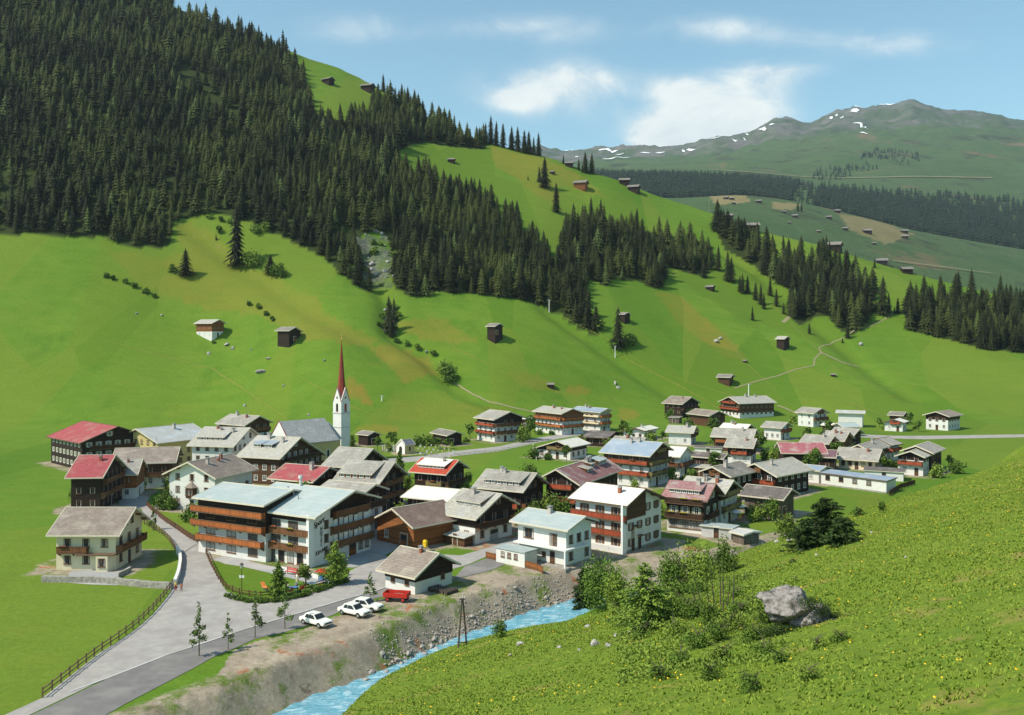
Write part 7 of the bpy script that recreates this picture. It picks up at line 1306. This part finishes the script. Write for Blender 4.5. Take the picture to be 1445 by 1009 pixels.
def trailer():
    x,y=PT['trailer']; o=empty('trailer',(x,y,g1(x,y)+.02),R(-12),'open red farm trailer parked beside the roadside barn','trailer')
    b=MB()
    for s in (-1,1): b.box(-1.7,1.7,s*.85-.04,s*.85+.04,.65,1.25)
    for s in (-1,1): b.box(s*1.66-.04,s*1.66+.04,-.81,.81,.65,1.25)
    b.obj('side_boards',REDP,o); b=MB(); b.box(-1.62,1.62,-.81,.81,.58,.66); b.obj('floor',WM['oldgrey'],o)
    b=MB(); b.ellipsoid((0,0,.72),(1.5,.75,.3),10,6,0,.2); b.obj('load',MGRAV,o)
    b=MB(); b.tube((0,-.1,0),(0,.1,0),.36,.36,14); t=b.mesh('tyre',BLACK); b=MB(); b.tube((0,-.11,0),(0,.11,0),.18,.18,10); r_=b.mesh('rim',REDP)
    for sx in (-1.1,1.1):
        for sy in (-1,1): w=empty('wheel',(sx,sy*.78,.36)); w.parent=o; link('tyre',t,w); link('rim',r_,w)
    b=MB(); b.tube((1.7,0,.6),(3.1,0,.45),.05); b.obj('drawbar',METAL,o)
trailer()
def person(x,y,h,rz,label,shirt,trous,hair,pose='stand',dress=False):
    s=h/1.7; o=empty('person',(x,y,g1(x,y)+.04),rz,label,'person')
    SK=mk('skin',(.55,.33,.23),(.50,.29,.20),rough=.6)
    sit=pose=='sit'; st=.12 if pose=='walk' else .0
    if sit: J={'pel':(0,0,.48),'lk':(.10,.42,.50),'la':(.11,.44,.08),'lt':(.11,.58,.04),'rk':(-.10,.42,.50),'ra':(-.11,.40,.08),'rt':(-.11,.54,.04)}
    else: J={'pel':(0,0,.90),'lk':(.10,.03+st,.50),'la':(.10,st*1.4,.08),'lt':(.11,.14+st*1.4,.03),'rk':(-.10,.03-st*.4,.50),'ra':(-.10,-st*1.6,.09),'rt':(-.11,.14-st*1.6,.03)}
    z0=J['pel'][2]
    J.update(ch=(0,-.01,z0+.38),nk=(0,0,z0+.56),hd=(0,.02,z0+.66),tp=(0,.02,z0+.78),ls=(.18,0,z0+.48),le=(.24,.02,z0+.20),lw=(.22,.14,z0-.02),lh=(.21,.17,z0-.09),rs=(-.18,0,z0+.48),re=(-.24,.02,z0+.20),rw=(-.22,.16,z0+.0),rh=(-.21,.20,z0-.07),lhp=(.09,0,z0-.02),rhp=(-.09,0,z0-.02))
    def skin(nm,edges,rad,mat,par=None):
        ks=[]; 
        for a,b in edges:
            for q in (a,b):
                if q not in ks: ks.append(q)
        me=bpy.data.meshes.new(nm); me.from_pydata([tuple(c*s for c in J[q]) for q in ks],[(ks.index(a),ks.index(b)) for a,b in edges],[]); me.materials.append(mat)
        ob=link(nm,me,par or o); md=ob.modifiers.new('skin','SKIN'); md.use_smooth_shade=True
        for i,q in enumerate(ks): r_=rad.get(q,.05)*s; me.skin_vertices[0].data[i].radius=(r_,r_)
        me.skin_vertices[0].data[0].use_root=True; ob.modifiers.new('sub','SUBSURF').levels=1; ob.modifiers[-1].render_levels=1; return ob
    body=[('pel','ch'),('ch','nk'),('nk','hd'),('hd','tp'),('ch','ls'),('ls','le'),('le','lw'),('lw','lh'),('ch','rs'),('rs','re'),('re','rw'),('rw','rh'),('pel','lhp'),('lhp','lk'),('lk','la'),('la','lt'),('pel','rhp'),('rhp','rk'),('rk','ra'),('ra','rt')]
    rad=dict(pel=.12,ch=.13,nk=.055,hd=.095,tp=.07,ls=.06,le=.042,lw=.03,lh=.035,rs=.06,re=.042,rw=.03,rh=.035,lhp=.09,rhp=.09,lk=.06,rk=.06,la=.038,ra=.038,lt=.035,rt=.035)
    skin('body',body,rad,SK)
    skin('shirt',[('pel','ch'),('ch','ls'),('ls','le'),('ch','rs'),('rs','re')],dict(pel=.145,ch=.155,ls=.078,rs=.078,le=.056,re=.056),shirt)
    if dress and not sit:
        b=MB(); n=12; lo=[(.27*math.cos(i*6.283/n)*s,.22*math.sin(i*6.283/n)*s,.45*s) for i in range(n)]; hi=[(.15*math.cos(i*6.283/n)*s,.13*math.sin(i*6.283/n)*s,.95*s) for i in range(n)]; b.hexa(lo,hi); b.obj('skirt',trous,o)
    else: skin('trousers',[('pel','lhp'),('lhp','lk'),('lk','la'),('pel','rhp'),('rhp','rk'),('rk','ra')],dict(pel=.135,lhp=.105,rhp=.105,lk=.075,rk=.075,la=.056,ra=.056),trous)
    hx,hy,hz=J['hd']; b=MB(); b.ellipsoid((hx*s,(hy-.025)*s,(hz+.06)*s),(.105*s,.115*s,.115*s),10,7); b.obj('hair',hair,o,smooth=True)
    b=MB(); b.ellipsoid((0,(hy+.105)*s,(hz+.01)*s),(.014*s,.02*s,.022*s),6,4); b.obj('nose',SK,o)
    for q in (-1,1): b=MB(); b.ellipsoid((q*.035*s,(hy+.088)*s,(hz+.04)*s),(.012*s,.01*s,.01*s),6,4); b.obj('eye',BLACK,o)
    for q in (-1,1):
        hh=J['lh' if q>0 else 'rh']; b=MB()
        for k,l in enumerate((.055,.062,.058,.046)): xx=hh[0]-.024+.016*k; b.tube((xx*s,hh[1]*s,(hh[2]-.02)*s),(xx*s,(hh[1]+.012)*s,(hh[2]-.02-l)*s),.0085*s,.006*s,5)
        b.tube((hh[0]*s-q*.03*s,hh[1]*s,hh[2]*s),((hh[0]-q*.05)*s,(hh[1]+.02)*s,(hh[2]-.04)*s),.009*s,.007*s,5)
        b.obj('fingers',SK,o)
    return o
CL=lambda n,c: mk('cloth_'+n,c,tuple(v*.8 for v in c),scale=5)
HAIRB=mk('hair_brown',(.09,.05,.03),(.06,.035,.02)); HAIRY=mk('hair_fair',(.45,.33,.15),(.36,.26,.11))
person(*PT['kid1'],1.35,R(200),'child in yellow top and red shorts walking on the road by the white wall',CL('yellow',(.75,.55,.12)),CL('red',(.45,.06,.04)),HAIRY,'walk')
person(*PT['kid2'],1.25,R(190),'smaller child in reddish clothes walking at the right of the other child',CL('rust',(.42,.14,.08)),CL('brown',(.25,.13,.08)),HAIRB,'walk')
person(PT['woman'][0],PT['woman'][1]+1.5,1.68,R(150),'woman in white blouse standing on the hotel lawn',CL('white',(.8,.8,.77)),CL('cream',(.55,.48,.3)),HAIRB,'stand',True)
person(PT['tab1'][0]-.9,PT['tab1'][1]+.6,1.7,R(-60),'seated guest in light shirt at the blue garden table',CL('pale',(.6,.62,.6)),CL('dark',(.06,.06,.08)),HAIRB,'sit')
person(PT['tab2'][0]-.9,PT['tab2'][1]+.2,1.7,R(-80),'seated guest in dark shirt beside the round hotel tree',CL('navy',(.07,.08,.14)),CL('dark',(.06,.06,.08)),HAIRB,'sit')
def bench(x,y,rz,label,mat):
    o=empty('garden_bench',(x,y,g1(x,y)+.02),rz,label,'bench'); b=MB()
    for i in range(4): b.box(-1.1,1.1,-.22+.12*i,-.13+.12*i,.42,.46)
    b.obj('seat',mat,o); b=MB()
    for i in range(3): b.box(-1.1,1.1,.27,.31,.55+.15*i,.66+.15*i)
    b.obj('backrest',mat,o)
    for s in (-1,1):
        for yy in (-.2,.26): b=MB(); b.box(s*.95-.04,s*.95+.04,yy-.03,yy+.03,0,.42 if yy<0 else .98); b.obj('leg',VERGE['dark'],o)
bench(*PT['bench1'],R(-28),'red garden bench against the hotel front, left one',REDP); bench(*PT['bench2'],R(-28),'red garden bench against the hotel front, right one',REDP)
def swing():
    x,y=PT['bench3']; o=empty('swing_seat',(x,y,g1(x,y)+.02),R(-20),'garden swing seat with red canopy near the tall tree','swing seat'); b=MB(); b.hexa([(-1.1,-.7,1.75),(1.1,-.7,1.75),(1.1,.7,1.9),(-1.1,.7,1.9)],[(-1.1,-.7,1.82),(1.1,-.7,1.82),(1.1,.7,1.97),(-1.1,.7,1.97)]); b.obj('canopy',REDP,o)
    b=MB(); b.box(-.9,.9,-.25,.3,.5,.58); b.box(-.9,.9,.28,.36,.58,1.1); b.obj('seat',BLUEP,o)
    for sx in (-1,1):
        b=MB(); b.tube((sx*1.05,-.6,0),(sx*1.05,0,1.8),.03); b.tube((sx*1.05,.6,0),(sx*1.05,0,1.8),.03); b.obj('frame',WHITE,o)
swing()
def table(x,y,label,mat):
    o=empty('garden_table',(x,y,g1(x,y)+.02),.3,label,'table'); b=MB(); n=12; r=.62; b.hexa([(r*math.cos(i*6.283/n),r*math.sin(i*6.283/n),.70) for i in range(n)],[(r*math.cos(i*6.283/n),r*math.sin(i*6.283/n),.75) for i in range(n)]); b.obj('tabletop',mat,o)
    for q in (-1,1):
        for r_ in (-1,1): b=MB(); b.tube((q*.38,r_*.38,0),(q*.3,r_*.3,.7),.022); b.obj('leg',WHITE,o)
table(*PT['tab1'],'round blue garden table by the hedge of the hotel lawn',BLUEP); table(*PT['tab2'],'round white garden table beside the round hotel tree',WHITE)
def chair(x,y,rz,label,mat,group=None):
    o=empty('garden_chair',(x,y,g1(x,y)+.02),rz,label,'chair',group); b=MB(); b.box(-.24,.24,-.24,.24,.42,.46); b.obj('seat',mat,o); b=MB(); b.hexa([(-.24,-.24,.46),(.24,-.24,.46),(.24,-.2,.46),(-.24,-.2,.46)],[(-.24,-.36,.95),(.24,-.36,.95),(.24,-.32,.95),(-.24,-.32,.95)]); b.obj('backrest',mat,o)
    for q in (-1,1):
        for r_ in (-1,1): b=MB(); b.tube((q*.2,r_*.2,0),(q*.2,r_*.2,.42),.015); b.obj('leg',METAL,o)
sx,sy=PT['swing']; 
b_=empty('sun_lounger',(sx,sy,g1(sx,sy)+.02),R(40),'orange sun lounger on the hotel lawn beside the young fir','sun lounger')
b=MB(); b.hexa([(-.3,-.9,.32),(.3,-.9,.32),(.3,.3,.32),(-.3,.3,.32)],[(-.3,-.9,.38),(.3,-.9,.38),(.3,.3,.38),(-.3,.3,.38)]); b.obj('seat',ORP,b_); b=MB(); b.hexa([(-.3,.3,.32),(.3,.3,.32),(.3,.95,.85),(-.3,.95,.85)],[(-.3,.3,.38),(.3,.3,.38),(.3,.92,.91),(-.3,.92,.91)]); b.obj('backrest',ORP,b_); b=MB(); b.box(-.28,.28,-.8,-.76,0,.32); b.box(-.28,.28,.25,.29,0,.32); b.obj('frame',WHITE,b_)
for i,(dx,dy,m,l) in enumerate(((1.1,.4,REDP,'red garden chair right of the blue table'),(-.2,-1.1,REDP,'red garden chair in front of the blue table'),(.3,1.2,WHITE,'white garden chair behind the blue table'))): chair(PT['tab1'][0]+dx,PT['tab1'][1]+dy,R(90*i+40),l,m)
chair(PT['tab2'][0]+1.,PT['tab2'][1]+.2,R(90),'orange garden chair beside the white table',ORP)
chair(PT['tab1'][0]-.9,PT['tab1'][1]+.5,R(-60),'wooden garden chair under the guest at the blue table',WM['brown']); chair(PT['tab2'][0]-.9,PT['tab2'][1]+.1,R(-80),'wooden garden chair under the guest at the white table',WM['brown'])
def parasol(x,y,label,mat,hh=2.3,r=1.35,mat2=None,z=None):
    o=empty('parasol',(x,y,(g1(x,y) if z is None else z)),0,label,'parasol'); b=MB(); b.tube((0,0,0),(0,0,hh+.1),.03); b.obj('pole',WHITE,o); b=MB(); n=8
    for i in range(n):
        a,c=i*6.283/n,(i+1)*6.283/n; p=[(0,0,hh),(r*math.cos(a),r*math.sin(a),hh-.45),(r*math.cos(c),r*math.sin(c),hh-.45)]; b.hexa([(q[0],q[1],q[2]-.02) for q in p],p,i%2 if mat2 else 0)
    b.obj('canopy',[mat]+([mat2] if mat2 else []),o); b=MB(); b.tube((0,0,0),(0,0,.12),.25,.25,10); b.obj('base',METAL,o)
parasol(*PT['umb1'],'red parasol on the terrace beside the speckled pink roof',REDP); parasol(*PT['umb2'],'white parasol next to the red one on the terrace',WHITE,r=1.7); parasol(*PT['umb3'],'white parasol farthest back, beside orange chairs on the terrace',WHITE)
parasol(*PT['par_y'],'yellow parasol in the yard of the red roofed chalet',YELP,r=1.3); parasol(*PT['par_r'],'red and white parasol beside the yellow one',REDP,r=1.1,mat2=WHITE)
for i,(dx,dy) in enumerate(((-1.4,.3),(-.6,-1.2),(1.5,.5),(2.6,1.2),(3.2,-.4),(-2.6,.8))): chair(PT['umb2'][0]+dx,PT['umb2'][1]+dy,i*1.3,'small terrace chair between the parasols',(REDP,ORP,YELP)[i%3],'chairs on the parasol terrace')
def lamp(x,y,label,hh=3.6):
    o=empty('street_lamp',(x,y,g1(x,y)),0,label,'street lamp'); b=MB(); b.tube((0,0,-.1),(0,0,hh),.06,.045,8); b.obj('post',WM['brown'],o); b=MB(); n=6
    b.hexa([(.14*math.cos(i*1.047),.14*math.sin(i*1.047),hh) for i in range(n)],[(.24*math.cos(i*1.047),.24*math.sin(i*1.047),hh+.5) for i in range(n)]); b.obj('lamp_glass',CURT,o)
    b=MB(); b.hexa([(.34*math.cos(i*1.047),.34*math.sin(i*1.047),hh+.5) for i in range(n)],[(.03*math.cos(i*1.047),.03*math.sin(i*1.047),hh+.8) for i in range(n)]); b.obj('lamp_roof',BARK,o)
    b=MB(); b.box(-.35,.35,-.03,.03,hh*.62,hh*.72); b.obj('sign_board',WHITE,o)
lamp(*PT['lamp1'],'lantern on a wooden post on the hotel lawn'); lamp(*PT['lamp2'],'tall lane lantern beside the cream house at the left',3.9)
def apole():
    (xa,ya),(xb,yb)=PT['pole_l'],PT['pole_r']; xa,ya=-4.6,78.5; xb,yb=-3.9,79.3; za,zb=g1(xa,ya),g1(xb,yb); o=empty('power_pole',((xa+xb)/2,(ya+yb)/2,(za+zb)/2),0,'wooden A shaped power pole at the near river bank','pole'); hx,hy=(xa+xb)/2,(ya+yb)/2; top=4.1
    for xx,yy,zz in ((xa,ya,za),(xb,yb,zb)): b=MB(); b.tube((xx-hx,yy-hy,zz-(za+zb)/2-.3),((xx-hx)*.12,0,top),.085,.06,8); b.obj('leg',BARK,o)
    b=MB(); b.box(-.45,.45,-.04,.04,.3,.38); b.obj('brace',BARK,o); b=MB(); b.box(-.25,.25,-.05,.05,top-.1,top+.02)
    b.obj('crossarm',BARK,o)
    for s in (-1,0,1): b=MB(); b.tube((s*.2,0,top+.02),(s*.2,0,top+.16),.035,.03,6); b.obj('insulator',WHITE,o)
apole()
def postbox():
    x,y=PT['postbox']; o=empty('yellow_post_box',(x,y,FLOOR+.05),R(-45),'yellow post box in front of the brown barn','post box'); b=MB(); b.box(-.05,.05,-.05,.05,0,.7); b.obj('post',METAL,o); b=MB(); b.box(-.38,.38,-.22,.22,.7,1.65); b.hexa([(-.38,-.22,1.65),(.38,-.22,1.65),(.38,.22,1.65),(-.38,.22,1.65)],[(-.25,-.14,1.85),(.25,-.14,1.85),(.25,.14,1.85),(-.25,.14,1.85)]); b.obj('box',YELP,o); b=MB(); b.box(-.22,.22,-.235,-.22,1.35,1.42); b.obj('slot',BLACK,o)
postbox()
for i,(x,y,h_) in enumerate(POLES):
    o=empty('cable_pylon' if h_>4 else 'post',(x,y,g1(x,y)),0,['white lift mast at the lower edge of the middle forest','white mast below the spruce on the right slope','thin post in the meadow right of the church'][i],'mast'); b=MB(); b.tube((0,0,-.5),(0,0,h_),.22,.16,8); b.obj('post',WHITE,o); b=MB(); b.box(-.9,.9,-.1,.1,h_-.25,h_-.05); b.obj('crossarm',METAL,o)
xm,ym=PT['mast']; 
o=empty('lift_mast',(xm,ym,g1(xm,ym)),0,'tall white lift mast with T top behind the long lodge','mast'); zt=(475-542)/1300*(ym)-g1(xm,ym); b=MB(); b.tube((0,0,-.5),(0,0,zt),.28,.2,8); b.obj('post',WHITE,o); b=MB(); b.box(-1.3,1.3,-.12,.12,zt-.3,zt-.05); b.obj('crossarm',METAL,o)
# log pile and boards by the roadside barn
x,y=px2w(622,834,FLOOR); o=empty('log_pile',(x,y,g1(x,y)),R(-38),'stack of logs and brushwood along the river side of the roadside barn','log pile')
rs=random.Random(3)
for i in range(26): b=MB(); r_=.10+.07*rs.random(); xx=-2.2+.36*(i%13); b.tube((xx,-1.0-.3*rs.random(),.12+.27*(i//13)),(xx+.1*rs.random(),.9+.3*rs.random(),.12+.27*(i//13)),r_,r_,7); b.obj('log',WM['oldgrey'] if i%2 else BARK,o)
# graveyard
def grave_mesh(k):
    b=MB()
    if k==0: b.box(-.3,.3,-.08,.08,-.2,.75); b.hexa([(-.3,-.08,.75),(.3,-.08,.75),(.3,.08,.75),(-.3,.08,.75)],[(-.1,-.08,1.),(.1,-.08,1.),(.1,.08,1.),(-.1,.08,1.)])
    elif k==1: b.box(-.06,.06,-.05,.05,-.2,1.5); b.box(-.38,.38,-.045,.045,.95,1.08); b.box(-.25,.25,-.12,.12,-.2,.28)
    else: b.box(-.45,.45,-.1,.1,-.2,.85); b.box(-.5,.5,-.14,.14,.85,.95)
    return b.mesh('gravestone',[WM['grey'] if k!=1 else VERGE['white']])
GM=[grave_mesh(k) for k in range(3)]
for i,(x,y) in enumerate(GRAVES):
    o=link('gravestone',GM[i%3],None,(x,y,FLOOR),rot=R(-20+ (i*17)%15),scale=.72); tag(o,'small pale gravestone in the churchyard beside the chapel','gravestone','gravestones in the churchyard')
    if i%3==0: link('grave_flowers',flower_box(.8),o,(0,-.3,.1))
# fences and walls
def posts_fence(name,P,label,hh=1.0,rails=2,step=1.9,mat=None,solid=False,group=None,zf=None):
    mat=mat or WOODF; P=[Vector(p) for p in P]; L_=[0]
    for a,b in zip(P[:-1],P[1:]): L_.append(L_[-1]+(b-a).length)
    tot=L_[-1]; step=max(step,tot/98.)
    def at(s):
        for i in range(len(P)-1):
            if s<=L_[i+1]+1e-6: t=(s-L_[i])/max(1e-6,L_[i+1]-L_[i]); return P[i].lerp(P[i+1],t)
        return P[-1]
    o=empty(name,(P[0].x,P[0].y,g1(P[0].x,P[0].y)),0,label,'fence' if 'fence' in name else 'wall',group); org=Vector(o.location); n=max(2,int(tot/step)); b=MB(); pm=MB(); pm.box(-.06,.06,-.06,.06,-.3,hh+.12); pm=pm.mesh('post',mat)
    pts=[at(tot*i/n) for i in range(n+1)]; g=[Vector((p.x,p.y,g1(p.x,p.y)))-org for p in pts]
    for q in g: link('post',pm,o,q)
    for r_ in range(rails):
        b=MB(); z=hh*(r_+1)/(rails+.25); hb=.06 if not solid else hh*.5/rails
        for p,q in zip(g[:-1],g[1:]): d=(q-p); nn=Vector((-d.y,d.x,0)).normalized()*.03; b.hexa([p+nn+Vector((0,0,z-hb)),q+nn+Vector((0,0,z-hb)),q-nn+Vector((0,0,z-hb)),p-nn+Vector((0,0,z-hb))],[p+nn+Vector((0,0,z+hb)),q+nn+Vector((0,0,z+hb)),q-nn+Vector((0,0,z+hb)),p-nn+Vector((0,0,z+hb))])
        b.obj('rail',mat,o)
posts_fence('wooden_fence',FENCE['rail_left'],'post and rail fence curving along the road round the left meadow')
posts_fence('wooden_fence',FENCE['top_left'],'short post fence beside the lane above the cream house',step=1.6)
posts_fence('wooden_fence',FENCE['garden'],'brown board fence along the lane garden left of the hotel',hh=1.0,rails=3,mat=WM['brown'],solid=True)
posts_fence('wooden_fence',FENCE['hotel'],'low brown fence round the curved end of the hotel lawn',hh=.8,rails=2,mat=WM['brown'])
posts_fence('wooden_fence',FENCE['hotel2'],'low dark fence between the hotel lawn and the road',hh=.8,rails=2,mat=WM['brown'])
posts_fence('wooden_fence',FENCE['white'],'reddish brown fence along the gravel in front of the white villa',hh=1.0,rails=3,mat=WM['orange'],solid=True)
posts_fence('wooden_fence',FENCE['meadow'],'pale fence along the lane below the pensions',hh=.9,mat=VERGE['white'])
posts_fence('wooden_fence',FENCE['meadow2'],'brown garden fence right of the long workshop',hh=1.1,rails=3,mat=WM['brown'],solid=True)
def stone_wall(P,label,w,hh,mat):
    P=[Vector(p) for p in P]; o=empty('stone_wall',(P[0].x,P[0].y,FLOOR),0,label,'wall'); org=Vector(o.location); b=MB(); Q=[]
    for a,c in zip(P[:-1],P[1:]):
        n=max(1,int((c-a).length/1.0)); Q+=[a.lerp(c,i/n) for i in range(n)]
    Q.append(P[-1]); rs=random.Random(len(Q)); n=len(Q); A=[];B=[];C=[];D=[]
    for i,p in enumerate(Q):
        d=(Q[min(i+1,n-1)]-Q[max(i-1,0)]); nn=Vector((-d.y,d.x)).normalized()*w*.5; z=hh*(1+.12*(rs.random()-.5)); g=g1(p.x,p.y)-org.z
        q=Vector((p.x-org.x,p.y-org.y)); A.append((q.x+nn.x,q.y+nn.y,g-.3)); B.append((q.x-nn.x,q.y-nn.y,g-.3)); C.append((q.x+nn.x,q.y+nn.y,g+z)); D.append((q.x-nn.x,q.y-nn.y,g+z))
    k=len(b.v); b.v+=A+B+C+D
    for i in range(n-1):
        for f in ((i,i+1,2*n+i+1,2*n+i),(n+i+1,n+i,3*n+i,3*n+i+1),(2*n+i,2*n+i+1,3*n+i+1,3*n+i)): b.f.append(f); b.m.append(0)
    b.f.append((0,n,3*n,2*n)); b.m.append(0); b.f.append((n-1,3*n-1,4*n-1,2*n-1)); b.m.append(0); b.obj('masonry',mat,o)
stone_wall(WALL['dry'],'dry stone wall across the lower left meadow',.7,.85,WM['stone']); stone_wall(WALL['curve'],'curved white kerb wall between road and left garden',.45,.9,WM['plaster']); stone_wall(WALL['curb'],'low stone kerb beside the paving of the cream house',.4,.7,WM['stone']); stone_wall(WALL['patio'],'low white wall round the hotel patio',.35,.55,WM['plaster'])
ribbon('kerb',KERB,.28,MATS['plaster_grey'],.075)
def gutter():
    P=WALL['gate']; ribbon('drain_strip',P,.35,MATS['asphalt_dark'],.055)
gutter()
def hedge():
    P=fl_hedge; o=empty('hedge',(P[0][0],P[0][1],FLOOR),0,'leafy hedge bank between the hotel lawn and the main road','hedge'); bl=[]; rs=random.Random(8)
    for a,b in zip(P[:-1],P[1:]):
        n=max(1,int(math.dist(a,b)/.7))
        for i in range(n): t=i/n; bl.append((a[0]+(b[0]-a[0])*t-P[0][0]+(rs.random()-.5)*.5,a[1]+(b[1]-a[1])*t-P[0][1]+(rs.random()-.5)*.5,.28,.6,.5,.32+.2*rs.random()))
    link('foliage',leaf_mesh('foliage',bl,7000,.2,FO['leaf'],12),o); b=MB()
    for q in bl[::3]: b.tube((q[0],q[1],-.1),(q[0],q[1],.3),.03,.01,4)
    b.obj('stems',BARK,o)
fl_hedge=[px2w(u,v,FLOOR) for u,v in [(322,843),(345,849),(370,851),(395,849),(425,842),(455,833),(480,824),(494,818)]]
hedge()
# faint haze over the valley
def haze(d=4.8e-5):
    m=bpy.data.materials.new('valley_haze'); m.use_nodes=True; t=m.node_tree; t.nodes.clear(); out=N(t,'ShaderNodeOutputMaterial'); v=N(t,'ShaderNodeVolumePrincipled'); v.inputs['Color'].default_value=(.72,.84,1,1); v.inputs['Density'].default_value=d; v.inputs['Anisotropy'].default_value=.2; t.links.new(v.outputs[0],out.inputs['Volume'])
    b=MB(); zt=float(ZZ.max())+40; b.box(-8000,16000,-60,9700,float(ZZ.min())-1.5,zt); o=b.obj('haze',m); tag(o,'thin pale blue haze filling the valley','haze',None,'stuff')
haze()
SC.cycles.volume_bounces=0
